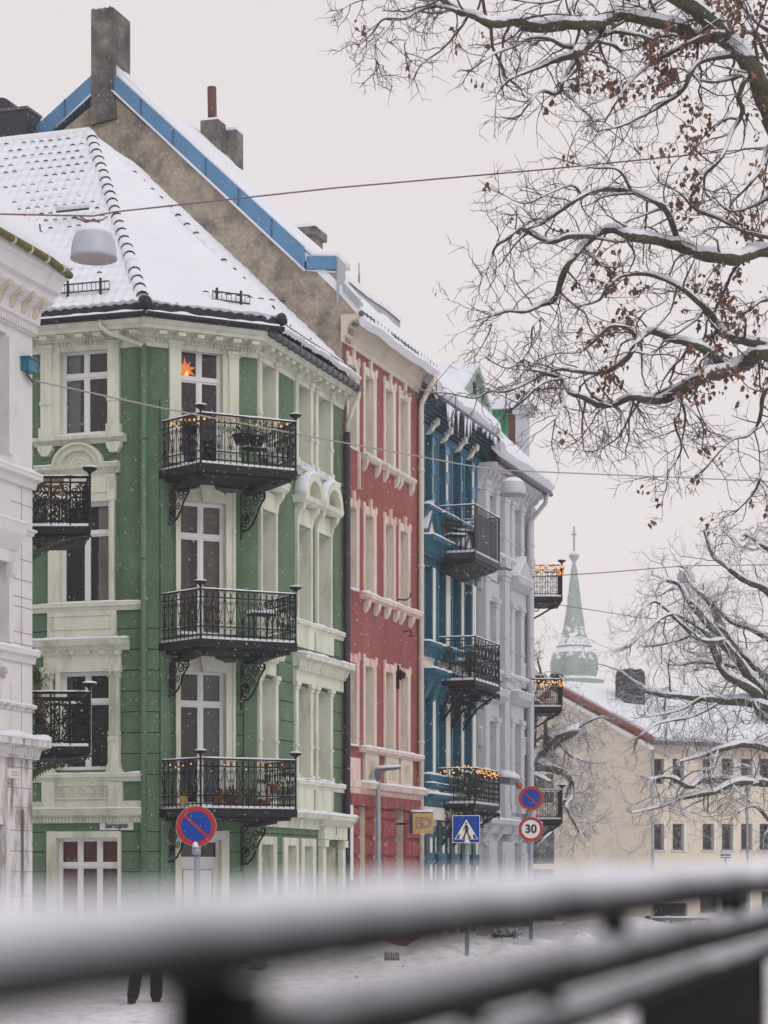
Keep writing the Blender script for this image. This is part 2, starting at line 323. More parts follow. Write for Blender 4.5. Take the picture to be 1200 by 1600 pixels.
# ironwork ---------------------------------------------------------------
def spiral(mb, org, ax, r, turns, start, m, thick=.007, flip=1, n=12):
    pts = []
    for i in range(n + 1):
        t = i / n; a = start + flip * turns * 2 * math.pi * t; rr = r * (1 - .8 * t)
        pts.append(org + ax * (math.cos(a) * rr) + Vector((0, 0, 1)) * (math.sin(a) * rr))
    mb.tube(pts, thick, m, 3, cap=False)
def bar(mb, a, b, t, m): mb.tube([a, b], t, m, 4, smooth=False)
def rail_panel(mb, a, b, z0, h, style, m, fine=1.0, th=1.0):
    """ironwork between plan points a and b, from z0 up to z0+h"""
    ax = (b - a); L = ax.length; ax = ax / L
    def q(s, z): return a + ax * s + Vector((0, 0, z0 + z))
    bar(mb, q(0, h), q(L, h), .022 * th, m); bar(mb, q(0, .07), q(L, .07), .013 * th, m)
    if style == 'vee':
        bar(mb, q(0, h - .16), q(L, h - .16), .012 * th, m); bar(mb, q(0, .24), q(L, .24), .012 * th, m)
        k = max(1, round(L / .27)); w = L / k
        for i in range(k):
            c = (i + .5) * w
            bar(mb, q(i * w, 0), q(i * w, h), .0085 * th, m); bar(mb, q(c, 0), q(c, h), .0085 * th, m)
            bar(mb, q(c - w * .45, h - .2), q(c, .27), .007 * th, m); bar(mb, q(c + w * .45, h - .2), q(c, .27), .007 * th, m)
            for s in (-1, 1):
                spiral(mb, q(c + s * w * .22, .33), ax, .045, 1.2, math.pi / 2, m, .007 * th, s)
                spiral(mb, q(c + s * w * .2, h - .27), ax, .045, 1.2, -math.pi / 2, m, .007 * th, -s)
                spiral(mb, q(c + s * .025, h * .55), ax, .03, 1, 0, m, .007 * th, s, 8)
            # arches in the bottom row and points in the top row
            for cc in (i * w + w * .25, i * w + w * .75):
                mb.tube([q(cc - w * .22, .09), q(cc - w * .2, .17), q(cc, .225), q(cc + w * .2, .17), q(cc + w * .22, .09)], .006 * th, m, 3, cap=False)
                mb.tube([q(cc - w * .22, h - .15), q(cc - w * .12, h - .06), q(cc, h - .02), q(cc + w * .12, h - .06), q(cc + w * .22, h - .15)], .006 * th, m, 3, cap=False)
        bar(mb, q(L, 0), q(L, h), .0085 * th, m)
    elif style == 'bars':
        bar(mb, q(0, h - .12), q(L, h - .12), .010 * th, m)
        k = max(2, round(L / .13))
        for i in range(k + 1): bar(mb, q(L * i / k, 0), q(L * i / k, h), .008 * th, m)
    elif style == 'scroll':
        bar(mb, q(0, h - .10), q(L, h - .10), .011 * th, m)
        k = max(1, round(L / .36)); w = L / k; rg = random.Random(int(L * 977))
        for i in range(k + 1): bar(mb, q(min(L, i * w), 0), q(min(L, i * w), h), .011 * th, m)
        for i in range(k):
            c = (i + .5) * w; hh = h - .12
            for j, zz in enumerate((.17, .34, .52, .70)):
                zz = zz / .82 * hh
                for s in (-1, 1):
                    spiral(mb, q(c + s * w * .24, zz + .02 * s), ax, .095, 1.6, math.pi * (.5 if (j + i) % 2 else 1.5), m, .010 * th, s * (1 if j % 2 else -1), 14)
            spiral(mb, q(c, hh * .5), ax, .07, 1.1, 0, m, .010 * th, 1, 9)
            for s in (-1, 1):
                mb.tube([q(c, .08), q(c + s * w * .30, hh * .25), q(c + s * w * .1, hh * .5), q(c + s * w * .35, hh * .75), q(c, hh)], .009 * th, m, 3, cap=False)
    elif style == 'lace':
        bar(mb, q(0, h - .14), q(L, h - .14), .012 * th, m)
        k = max(2, round(L / .16)); w = L / k
        for i in range(k + 1): bar(mb, q(i * w, 0), q(i * w, h), .011 * th, m)
        for i in range(k):
            c = (i + .5) * w
            for zz in (.16, .30, .45, .60, .74):
                spiral(mb, q(c, zz * h / .95), ax, .06, 1.15, zz * 20, m, .009 * th, 1 if i % 2 else -1, 8)
def balcony(house, pts, z, h, style, posts, m=None, slab_h=.2, brackets=(), snow=.05, name='balcony', label=None, th=1.0, infill=None):
    """pts: plan points from wall to wall (open chain); posts: indices carrying a post with a bowl finial"""
    m = m or M['iron']; sb = MB(); n = len(pts)
    lo = [p + Vector((0, 0, z - slab_h)) for p in pts]
    sb.prism(lo, Vector((0, 0, slab_h)), m)
    # moulded lower edge, inset
    c = sum(pts, Vector()) / n
    ins = [c + (p - c) * .90 + Vector((0, 0, z - slab_h - .07)) for p in pts]; sb.prism(ins, Vector((0, 0, .068)), m)
    b = sb.build(name, house)
    if label: b['label'] = label
    rm = MB()
    for i in range(n - 1):
        a, d = pts[i], pts[i + 1]
        a2 = a + (c - a).normalized() * .04; d2 = d + (c - d).normalized() * .04
        rail_panel(rm, a2, d2, z + .02, h, style, m, th=th)
    for i in range(n):
        p = pts[i] + (c - pts[i]).normalized() * .04
        bar(rm, p + Vector((0, 0, z)), p + Vector((0, 0, z + h + .03)), .024 if 0 < i < n - 1 else .015, m)
        if i in posts: rm.lathe((p.x, p.y, z + h), [(.03, 0), (.02, .04), (.03, .07), (.05, .10), (.12, .14), (.135, .17), (.03, .175)], m, 10)
    r = rm.build('railing', b)
    s = MB()
    sn = [c + (p - c) * .965 + Vector((0, 0, z)) for p in pts]; s.prism(sn, Vector((0, 0, snow)), M['snow'])
    for i in range(n - 1):
        a = pts[i] + (c - pts[i]).normalized() * .04; d = pts[i + 1] + (c - pts[i + 1]).normalized() * .04
        k = max(2, int((d - a).length / .15)); ps = [a + (d - a) * (j / k) + Vector((0, 0, z + h + .032 + .008 * noise.noise(Vector((j * .7, i, z))))) for j in range(k + 1)]
        s.tube(ps, [.022 + .008 * noise.noise(Vector((j * .9, z, i))) for j in range(k + 1)], M['snow'], 6)
    for i in posts:
        p = pts[i] + (c - pts[i]).normalized() * .04
        s.lathe((p.x, p.y, z + h + .17), [(.13, 0), (.125, .02), (.08, .035), (.02, .045)], M['snow'], 10)
    s.build('snow', b)
    return b
def scroll_bracket(parent, p, d, z, size, m):
    """S scroll bracket under a balcony: p wall point, d outward direction, z underside"""
    mb = MB(); up = Vector((0, 0, 1)); o = p + up * z; S = size
    def q(a, b_): return o + d * (a * S) + up * (b_ * S)
    mb.tube([q(1.0, -.05), q(1.02, -.18), q(.92, -.26), q(.78, -.40), q(.66, -.62), q(.5, -.82), q(.3, -.95), q(.1, -.98), q(0, -.90), q(0, -.78)], .022, m, 5)
    spiral(mb, q(.88, -.12), d, .14 * S, 1.5, math.pi, m, .017, 1)
    spiral(mb, q(.62, -.20), d, .17 * S, 1.5, 0, m, .016, -1)
    spiral(mb, q(.30, -.28), d, .22 * S, 1.7, math.pi / 2, m, .016, 1, 16)
    spiral(mb, q(.22, -.68), d, .21 * S, 1.7, -math.pi / 2, m, .018, -1, 16)
    spiral(mb, q(.22, -.66), d, .09 * S, 1.0, 0, m, .028, 1, 8)
    spiral(mb, q(.50, -.50), d, .11 * S, 1.3, math.pi, m, .014, 1)
    mb.tube([q(0, 0), q(0, -1.12)], .018, m, 4); mb.lathe(tuple(q(0, -1.14)), [(.015, -.04), (.03, -.01), (.02, .03)], m, 6)
    return mb.build('bracket', parent)
def drainpipe(parent, pts, r, m, name='drainpipe', joints=()):
    mb = MB(); mb.tube([Vector(p) for p in pts], r, m, 10)
    for j in joints: mb.tube([Vector(j), Vector(j) + Vector((0, 0, .06))], r * 1.25, m, 10)
    return mb.build(name, parent)
def text_mesh(s, size, m, name, parent, f, u, n, z, sx=1.0, thick=.003, align='CENTER', bold=0, outline=False):
    cu = bpy.data.curves.new('t', 'FONT'); cu.body = s; cu.size = size; cu.align_x = align; cu.align_y = 'CENTER'; cu.extrude = thick; cu.offset = 0; cu.resolution_u = 6
    if bold: cu.bevel_depth = bold; cu.bevel_resolution = 0
    if outline: cu.fill_mode = 'NONE'; cu.bevel_depth = outline; cu.extrude = 0
    o = bpy.data.objects.new('t', cu); sc.collection.objects.link(o)
    dg = bpy.context.evaluated_depsgraph_get(); me = bpy.data.meshes.new_from_object(o.evaluated_get(dg)); bpy.data.objects.remove(o)
    L = root_loc(parent); 
    for v in me.vertices:
        p = f.pt(u + v.co.x * sx, n + v.co.z, z + v.co.y); v.co = p - L
    me.materials.clear(); me.materials.append(m)
    ob = bpy.data.objects.new(name, me); sc.collection.objects.link(ob); ob.parent = parent
    return ob
# rough snow surface over a bilinear patch ------------------------------------
def snow_sheet(mb, a, b, c, d, step, hf, nrm, m, thick=.08, keep=None):
    """a->b along the eave, d->c along the ridge; hf(p, s, t) height above the plane in metres"""
    nu = max(2, int((b - a).length / step)); nv = max(2, int(max((d - a).length, (c - b).length) / step)); vs = []
    for j in range(nv + 1):
        t = j / nv
        for i in range(nu + 1):
            s = i / nu; p = (a * (1 - s) + b * s) * (1 - t) + (d * (1 - s) + c * s) * t
            vs.append(p + nrm * hf(p, s, t))
    fs = [(j * (nu + 1) + i, j * (nu + 1) + i + 1, (j + 1) * (nu + 1) + i + 1, (j + 1) * (nu + 1) + i) for j in range(nv) for i in range(nu)]
    mb.add(vs, fs, m, True)
    # skirt along all four edges
    rim = [(0, i) for i in range(nu + 1)] + [(j, nu) for j in range(1, nv + 1)] + [(nv, i) for i in range(nu - 1, -1, -1)] + [(j, 0) for j in range(nv - 1, 0, -1)]
    ids = [j * (nu + 1) + i for j, i in rim]; k = len(ids)
    top = [vs[i] for i in ids]; bot = [v - nrm * (thick + .02) for v in top]
    mb.add(top + bot, [(i, k + i, k + (i + 1) % k, (i + 1) % k) for i in range(k)], m, True)
# ------------------------------------------------------------------ ground
def ground_z(x, y):
    z = 0
    if y < 22: t = max(0, min(1, (22 - y) / 16)); z = .62 * t * t * (3 - 2 * t)
    z += .06 * noise.noise(Vector((x * .5, y * .35, 0))) + .035 * noise.noise(Vector((x * 1.7, y * 1.4, 3))) + .045 * noise.noise(Vector((x * 3.1, y * 2.2, 5))) + .03 * noise.noise(Vector((x * 7, y * 5, 8)))
    # ploughed bank along the far kerb
    c = 52.5 + .25 * x; d = (y - c) / 2.0
    if -6 < x < 9: z += .42 * math.exp(-d * d) * (1 + .9 * noise.noise(Vector((x * 1.2, y * .6, 9)))) * min(1, (x + 6) / 4) * min(1, (9 - x) / 2)
    d2 = math.hypot((x - 5.6) / 3.2, (y - 68) / 5)
    z += .55 * math.exp(-d2 * d2)
    d3 = math.hypot((x - 8.3) / 2.2, (y - 80) / 5); z += .6 * math.exp(-d3 * d3)
    # trodden tracks
    for cc in (-1.2, .6): 
        e = (x - cc - (y - 35) * .25) / .35; z -= .05 * math.exp(-e * e) * (.6 + .6 * noise.noise(Vector((x * 3, y * 2.2, 1))))
    return z
gb = MB(); xs = [-900, -300, -120, -60, -40] + [-26 + .34 * i for i in range(60)] + [-5.6 + .12 * i for i in range(130)] + [10.1 + .4 * i for i in range(40)] + [40, 60, 120, 300, 900]
ys = [-60, -10, 0, 3, 6, 9, 12, 15, 18] + [20 + .2 * i for i in range(200)] + [60 + .9 * i for i in range(46)] + [105, 120, 150, 220, 400, 900, 2500]
gb.add([Vector((x, y, ground_z(x, y) if abs(x) < 60 and y < 110 else 0)) for y in ys for x in xs],
       [(j * len(xs) + i, j * len(xs) + i + 1, (j + 1) * len(xs) + i + 1, (j + 1) * len(xs) + i) for j in range(len(ys) - 1) for i in range(len(xs) - 1)], M['snow_ground'], True)
gb.build('snowy_ground', kind='structure')
hb = MB(); n = 60
for j in range(2):
    pass
hv = []; nx, ny = 70, 16
for j in range(ny):
    for i in range(nx):
        x = -260 + i * 9; y = 300 + j * 12; t = j / (ny - 1)
        h = (14 + 26 * math.exp(-((x - 30) / 90) ** 2) + 12 * noise.noise(Vector((x * .02, y * .02, 0))) + 4 * noise.noise(Vector((x * .08, y * .06, 2)))) * math.sin(min(1, t * 1.15) * math.pi / 2)
        hv.append(Vector((x, y, max(-1, h - 2 + (0 if j else -6)))))
hb.add(hv, [(j * nx + i, j * nx + i + 1, (j + 1) * nx + i + 1, (j + 1) * nx + i) for j in range(ny - 1) for i in range(nx - 1)], M['hill'], True)
hb.build('snowy_hill', kind='structure')

# ------------------------------------------------------------------ GREEN HOUSE
zl = lambda y: FL.Z(128, y)
GH = empty('green_house', FCc.pt(1.2, 0, 0), 'green corner house with cream window surrounds, three black balconies and a snowy tiled roof', 'house')
cr, gp, fr = M['cream'], M['green_plaster'], M['white_frame']
DP = .13
gro1 = [zl(985 + 32.3 * i) for i in range(8)]; groG = [zl(1300 + 31 * i) for i in range(6)]
wb = MB()
def RL(x0, y0, x1, y1, f=FL, dp=DP, e=.9): 
    xm = (x0 + x1) / 2; return (f.U(x0), f.U(x1), f.Z(xm, y1), f.Z(xm, y0), dp, e)
ow = [RL(95, 546, 169, 679, e=1.8), RL(94, 785, 172, 943), RL(95, 1050, 173, 1203), RL(89, 1309, 185, 1443, e=.6)]
ow.append((FL.U(95) - 4.2, FL.U(169) - 4.2) + ow[0][2:]); ow.append((FL.U(95) - 4.2, FL.U(169) - 4.2) + ow[1][2:]); ow.append((FL.U(95) - 4.2, FL.U(169) - 4.2) + ow[2][2:])
zE = 13.38
wall(wb, FL, -9.5, 0, 0, zE, ow, gp, gro1 + groG, M['green_groove'], cr)
oc = [RL(281, 545, 347, 728, FCc, .12, 1.4), RL(281, 785, 352, 992, FCc), RL(281, 1048, 352, 1259, FCc), RL(281, 1312, 345, 1490, FCc, .16, .5)]
wall(wb, FCc, 0, 2.5, 0, zE, oc, gp, gro1 + groG, M['green_groove'], cr)
# street side: heights shared with the side facade
LV = dict(t0=zl(546), t1=zl(681), s0=zl(785), s1=zl(944), f0=zl(1052), f1=zl(1206), g0=zl(1312), g1=.9)
fsw = [(406, 427), (463, 482), (494, 513)]
of = []
for a, b in fsw:
    for k in 'tsf': of.append((FS.U(a), FS.U(b), LV[k + '1'], LV[k + '0'], .34, .8))
for a, b in ((406, 424), (447, 460), (473, 486)): of.append((FS.U(a), FS.U(b), .75, zl(1318), .34, .6))
of.append((FS.U(505), FS.U(524), .1, zl(1318), .42, .3))
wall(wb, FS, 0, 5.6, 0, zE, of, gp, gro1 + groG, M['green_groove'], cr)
# flat back so the roof sits on something
wb.build('wall', GH)
# windows on the side street
RW = [.735]
w = window(GH, FL, *ow[0][:4], DP, 2, [.70], fr, curtain=[(.03, .30, M['curtain'])])
w2 = window(GH, FL, *ow[1][:4], DP, 2, [.70], fr, curtain=[(.66, 1, M['cream_warm'])]); w3 = window(GH, FL, *ow[2][:4], DP, 2, [.70], fr, curtain=[(.03, .12, M['curtain']), (.88, .97, M['curtain'])]); w4 = window(GH, FL, *ow[3][:4], DP, 3, [.68], fr, curtain=[(.01, .99, M['curtain_red'])])
for o_ in ow[4:]: window(GH, FL, *o_[:4], DP, 2, [.70], fr)
c1 = window(GH, FCc, *oc[0][:4], .12, 2, [.74], fr, name='balcony_door', solid=0)
c2 = window(GH, FCc, *oc[1][:4], DP, 2, [.745], fr, name='balcony_door', curtain=[(.05, .30, M['plant_dry']), (.62, .97, M['wood'])]); c3 = window(GH, FCc, *oc[2][:4], DP, 2, [.755], fr, name='balcony_door', curtain=[(.55, .97, M['zinc_dark'])])
# ground door on the chamfer
db = MB(); a, b, z0, z1 = oc[3][:4]
box(db, FCc, a, b, -.22, -.16, 0.05, z1 - .42, fr)
for q in ((a + .12, b - .12, z1 - 1.75, z1 - .62), (a + .12, b - .12, z1 - 2.35, z1 - 1.86), (a + .12, b - .12, .3, z1 - 2.5)):
    for r in ((q[0], q[1], q[2], q[2] + .02), (q[0], q[1], q[3] - .02, q[3]), (q[0], q[0] + .02, q[2], q[3]), (q[1] - .02, q[1], q[2], q[3])):
        if r[3] > r[2]: box(db, FCc, r[0], r[1], -.16, -.145, r[2], r[3], M['wire_grey'])
box(db, FCc, a, b, -.22, -.14, z1 - .42, z1 - .36, fr); box(db, FCc, a, b, -.22, -.14, z1 - .05, z1, fr)
box(db, FCc, a, a + .05, -.22, -.14, z1 - .36, z1 - .05, fr); box(db, FCc, b - .05, b, -.22, -.14, z1 - .36, z1 - .05, fr)
dd = db.build('door', GH)
hb2 = MB(); 
for zz in (z1 - 1.95, z1 - 2.2): hb2.tube([FCc.pt(b - .07, -.16, zz), FCc.pt(b - .07, -.10, zz)], .03, M['galvanised'], 8)
hb2.build('handle', dd)
pb = MB(); pb.add([FCc.pt(a + .05, -.18, z1 - .36), FCc.pt(b - .05, -.18, z1 - .36), FCc.pt(b - .05, -.18, z1 - .05), FCc.pt(a + .05, -.18, z1 - .05)], [(0, 1, 2, 3)], M['glass']); pb.build('pane', dd)
for o_ in of[:9]: window(GH, FS, *o_[:4], .34, 2, [.70], fr)
for o_ in of[9:12]: window(GH, FS, *o_[:4], .34, 2, [.70], fr)
dm = MB(); box(dm, FS, of[12][0], of[12][1], -.47, -.40, .1, of[12][3], M['wood']); dm.build('door', GH)

# side-street trim ------------------------------------------------
sn = MB()                                    # all snow that lies on the ledges of the house
def B(mb, f, x0, y0, x1, y1, n1, m, n0=0.0, pxr=None):
    xm = pxr if pxr else (x0 + x1) / 2
    box(mb, f, f.U(x0), f.U(x1), n0, n1, f.Z(xm, y1), f.Z(xm, y0), m)
def pilaster(mb, f, u0, u1, z0, z1, m, n=.09, cap=.16, base=.22, flutes=0):
    box(mb, f, u0, u1, 0, n, z0 + base, z1 - cap, m)
    e = .035; box(mb, f, u0 - e, u1 + e, 0, n + .03, z0, z0 + base, m)
    box(mb, f, u0 - e * .6, u1 + e * .6, 0, n + .02, z1 - cap, z1 - cap * .55, m); box(mb, f, u0 - e * 1.4, u1 + e * 1.4, 0, n + .05, z1 - cap * .55, z1, m)
    box(mb, f, u0 - e * .5, u1 + e * .5, 0, n + .018, z0 + (z1 - z0) * .36, z0 + (z1 - z0) * .36 + .07, m)
    for k in range(flutes):
        uu = u0 + (u1 - u0) * (k + .5) / flutes; box(mb, f, uu - .012, uu + .012, n + .001, n + .018, z0 + base + (z1 - z0) * .2, z1 - cap - .02, m)
# top floor
tb = MB(); U = FL.U
pilaster(tb, FL, U(66), U(83), zl(683), zl(537), cr); pilaster(tb, FL, U(171), U(188), zl(683), zl(537), cr)
B(tb, FL, 83, 540, 95, 683, .05, cr); B(tb, FL, 169, 540, 171, 683, .05, cr)
extr(tb, FL, [(0, zl(695)), (.05, zl(695)), (.10, zl(690)), (.19, zl(688)), (.20, zl(683)), (0, zl(683))], U(55), U(198), cr)
for a, b in ((63, 85), (170, 192)):
    pr = [FL.pt(U(a), 0, zl(695)), FL.pt(U(b), 0, zl(695)), FL.pt(U(b), 0, zl(701)), FL.pt((U(a) + U(b)) / 2 + .08, 0, zl(711)), FL.pt((U(a) + U(b)) / 2 - .08, 0, zl(711)), FL.pt(U(a), 0, zl(701))]
    tb.prism(pr, FL.n * .14, cr)
snowcap(sn, FL, U(95), U(169), -.12, .19, zl(683), .03, 1)
tb.build('window_trim', w)
# second floor: arched pediment
tb = MB(); um = U(124.5); z0 = zl(730); ro = (U(164) - U(85)) / 2; ri = ro * .68; n = 18
arc = lambda r: [(um + r * math.cos(math.pi * i / n), z0 + r * .86 * math.sin(math.pi * i / n)) for i in range(n + 1)]
for (r1, r2, nn) in ((ro, ro * .9, .17), (ro * .9, ri, .11)):
    A_, B_ = arc(r1), arc(r2); vs = []
    for (p, q_) in zip(A_, B_): vs += [FL.pt(p[0], 0, p[1]), FL.pt(p[0], nn, p[1]), FL.pt(q_[0], nn, q_[1]), FL.pt(q_[0], 0, q_[1])]
    tb.add(vs, [(4 * i + j, 4 * i + (j + 1) % 4, 4 * i + 4 + (j + 1) % 4, 4 * i + 4 + j) for i in range(n) for j in range(4)] + [(0, 1, 2, 3), (4 * n + 3, 4 * n + 2, 4 * n + 1, 4 * n)], cr)
fan = arc(ri); tb.add([FL.pt(p[0], .03, p[1]) for p in fan], [tuple(range(n + 1))], cr)
for k in (.75, .5, .28): tb.tube([FL.pt(um + ri * k * math.cos(math.pi * i / n), .035, z0 + ri * k * .86 * math.sin(math.pi * i / n)) for i in range(n + 1)], .018, cr, 5)
extr(tb, FL, [(0, zl(742)), (.06, zl(742)), (.10, zl(737)), (.19, zl(734)), (.21, zl(728)), (0, zl(728))], U(59), U(188), cr, 0, 0)
snowcap(sn, FL, U(59), U(86), 0, .21, zl(728), .03, 2); snowcap(sn, FL, U(163), U(188), 0, .21, zl(728), .03, 3)
B(tb, FL, 66, 742, 181, 778, .05, cr); B(tb, FL, 76, 746, 170, 772, .07, cr)
for a, b in ((66, 77), (171, 182)): B(tb, FL, a, 742, b, 782, .11, cr)
for k in range(4): box(tb, FL, U(172.5 + 2.6 * k), U(173.5 + 2.6 * k), .11, .125, zl(766), zl(748), cr)
B(tb, FL, 78, 775, 95, 943, .07, cr); B(tb, FL, 172, 775, 181, 943, .07, cr); B(tb, FL, 95, 775, 172, 785, .07, cr); B(tb, FL, 78, 775, 84, 943, .10, cr)
B(tb, FL, 176, 775, 181, 943, .10, cr)
tb.build('window_trim', w2)
# first floor surround
tb = MB()
B(tb, FL, 76, 956, 183, 995, .07, cr)
for r in ((82, 961, 176, 963), (82, 982, 176, 984), (82, 963, 84, 982), (174, 963, 176, 982)): B(tb, FL, *r, .09, cr)
tb.prism([FL.pt(U(76), 0, zl(995)), FL.pt(U(183), 0, zl(995)), FL.pt(U(200), 0, zl(1000)), FL.pt(U(60), 0, zl(1000))], FL.n * .14, cr)
extr(tb, FL, [(0, zl(1018)), (.10, zl(1018)), (.14, zl(1013)), (.24, zl(1010)), (.28, zl(1003)), (.28, zl(1001)), (0, zl(997))], U(59), U(203), cr)
snowcap(sn, FL, U(58), U(204), .0, .28, zl(1001), .05, 4)
for k in range(6): B(tb, FL, 65 + k * 23.5, 1016, 73 + k * 23.5, 1023, .13, cr)
B(tb, FL, 68, 1018, 192, 1024, .08, cr); B(tb, FL, 70, 1024, 190, 1042, .06, cr)
B(tb, FL, 88, 1042, 172, 1050, .06, cr); B(tb, FL, 88, 1050, 95, 1203, .05, cr)
for a in (69, 173):
    pilaster(tb, FL, U(a), U(a + 15), zl(1210), zl(1042), cr, n=.10, cap=.24, base=.2, flutes=4)
    B(tb, FL, a - 1, 1150, a + 16, 1157, .13, cr); B(tb, FL, a - 1, 1157, a + 16, 1200, .115, cr)
    for s in (3, 12): tb.tube([FL.pt(U(a + s), .13, zl(1058)), FL.pt(U(a + s), .16, zl(1052)), FL.pt(U(a + s + (2 if s > 5 else -2)), .16, zl(1048))], .025, cr, 5)
    tb.prism([FL.pt(U(a - 1), 0, zl(1198)), FL.pt(U(a + 16), 0, zl(1198)), FL.pt(U(a + 21), 0, zl(1209)), FL.pt(U(a - 6), 0, zl(1209))], FL.n * .12, cr)
tb.build('window_trim', w3)
# belts
tb = MB(); md = .414
def belt(y0, y1, nn=.12, faces='LCS', snow=.03, ua=-9.5, prof=None):
    za, zb = zl(y1), zl(y0); pr = [(0, za), (nn * .5, za), (nn * .7, (za + zb) / 2), (nn, (za * .4 + zb * .6)), (nn, zb), (0, zb)]
    if 'L' in faces: extr(tb, FL, pr, ua, FL.U(225), cr); snowcap(sn, FL, ua, FL.U(225), 0, nn, zb, snow, y0)
    if 'S' in faces: extr(tb, FS, pr, .55, 5.6, cr); snowcap(sn, FS, .55, 5.6, 0, nn, zb, snow * 1.3, y1)
belt(944, 956); belt(1210, 1222, .13); 
B(tb, FL, 68, 1222, 88, 1264, .10, cr); B(tb, FL, 172, 1222, 193, 1264, .10, cr); B(tb, FL, 88, 1222, 172, 1264, .06, cr)
for r in ((86, 1226, 174, 1228), (86, 1247, 174, 1249)): B(tb, FL, *r, .09, cr)
for k in range(5):
    uu = U(98.5 + 16.2 * k); ring = [FL.pt(uu + .085 * math.cos(i * math.pi / 8), .07, zl(1237) + .085 * math.sin(i * math.pi / 8)) for i in range(17)]
    tb.tube(ring, .014, cr, 5, cap=False); tb.tube([p + (FL.pt(uu, .07, zl(1237)) - p) * .45 for p in ring], .012, cr, 5, cap=False)
B(tb, FL, 50, 1252, 226, 1264, .05, cr, pxr=128); 
za, zb = zl(1286), zl(1264); pr = [(0, za), (.06, za), (.07, za + .12), (.16, za + .16), (.22, zb), (0, zb)]
extr(tb, FL, pr, -9.5, FL.U(226), cr); snowcap(sn, FL, -9.5, FL.U(226), 0, .22, zb, .025, 77)
for k in range(60): box(tb, FL, -4.6 + k * .078, -4.56 + k * .078, .07, .10, za + .02, za + .10, cr)
# ground window surround
tg = MB()
for r in ((74, 1299, 89, 1445), (185, 1299, 190, 1445), (89, 1299, 185, 1309)): B(tg, FL, *r, .05, cr)
tg.build('window_trim', w4)
# corner strips beside the drainpipe
ts = MB()
box(ts, FL, FL.U(225) + .02, -.0, 0.0, .06, 0, zl(545), gp); box(ts, FCc, 0.30, .52, 0, .06, 0, FCc.Z(262, 625), gp)
box(ts, FCc, 2.2, 2.5, 0, .05, 0, zl(960), gp)
ts.build('corner_strip', GH)
# chamfer trim
def cw(y, px=312): return FCc.Z(px, y)
tc_ = MB(); uc = FCc.U
pilaster(tc_, FCc, uc(263), uc(281), cw(728), cw(538), cr, cap=.14); pilaster(tc_, FCc, uc(356), uc(371), cw(728), cw(545), cr, cap=.14)
B(tc_, FCc, 347, 545, 356, 728, .05, cr); tc_.build('window_trim', c1)
for (cc, yt, yb, yo) in ((c2, 771, 992, 757), (c3, 1036, 1259, 1022)):
    t = MB(); B(t, FCc, 273, yt, 281, yb, .06, cr); B(t, FCc, 352, yt, 366, yb, .06, cr); B(t, FCc, 281, yt, 352, yt + 14, .06, cr)
    B(t, FCc, 273, yt, 276, yb, .09, cr); B(t, FCc, 362, yt, 366, yb, .09, cr)
    m_ = uc(320)   # scrolled keystone ornament
    t.prism([FCc.pt(m_ - .10, 0, cw(yt + 14)), FCc.pt(m_ + .10, 0, cw(yt + 14)), FCc.pt(m_ + .17, 0, cw(yo)), FCc.pt(m_ - .17, 0, cw(yo))], FCc.n * .16, cr)
    box(t, FCc, m_ - .22, m_ + .22, 0, .20, cw(yo), cw(yo - 4), cr)
    for s in (-1, 1):
        t.tube([FCc.pt(m_ + s * .14, .05, cw(yo + 3)), FCc.pt(m_ + s * .22, .05, cw(yo + 9)), FCc.pt(m_ + s * .35, .05, cw(yo + 11)), FCc.pt(m_ + s * .42, .05, cw(yt))], .035, cr, 6)
        t.prism([FCc.pt(m_ + s * .08, 0, cw(yt)), FCc.pt(m_ + s * .36, 0, cw(yt)), FCc.pt(m_ + s * .2, 0, cw(yo + 6)), FCc.pt(m_ + s * .08, 0, cw(yo + 2))][::s], FCc.n * .06, cr)
    t.build('window_trim', cc)
t = MB(); B(t, FCc, 273, 1298, 281, 1490, .05, cr); B(t, FCc, 345, 1298, 357, 1490, .05, cr); B(t, FCc, 281, 1298, 345, 1312, .05, cr); t.build('door_trim', dd)
# main cornice on all three faces
cpr = [(0, 12.95), (.05, 12.95), (.06, 13.04), (.09, 13.05), (.09, 13.12), (.14, 13.15), (.15, 13.21), (.50, 13.23), (.52, 13.29), (.60, 13.33), (.63, 13.40), (0, 13.40)]
cc_ = MB()
extr(cc_, FL, cpr, -9.5, 0, cr, 0, md); extr(cc_, FCc, cpr, 0, 2.5, cr, md, -.066); extr(cc_, FS, [(n_ * .66, z_) for n_, z_ in cpr], 0, 5.6, cr, 1.143, 0)
for f, a, b in ((FL, -9.4, .12), (FCc, .0, 2.5), (FS, .0, 5.6)):
    k = round((b - a) / .42)
    for i in range(k): uu = a + (b - a) * (i + .5) / k; box(cc_, f, uu - .085, uu + .085, .15 if f is not FS else .10, .47 if f is not FS else .31, 13.135, 13.213, cr)
    k = round((b - a) / .085)
    for i in range(k): uu = a + (b - a) * (i + .5) / k; box(cc_, f, uu - .022, uu + .022, .09 if f is not FS else .06, .125 if f is not FS else .085, 13.055, 13.115, cr)
cc_.build('cornice', GH)
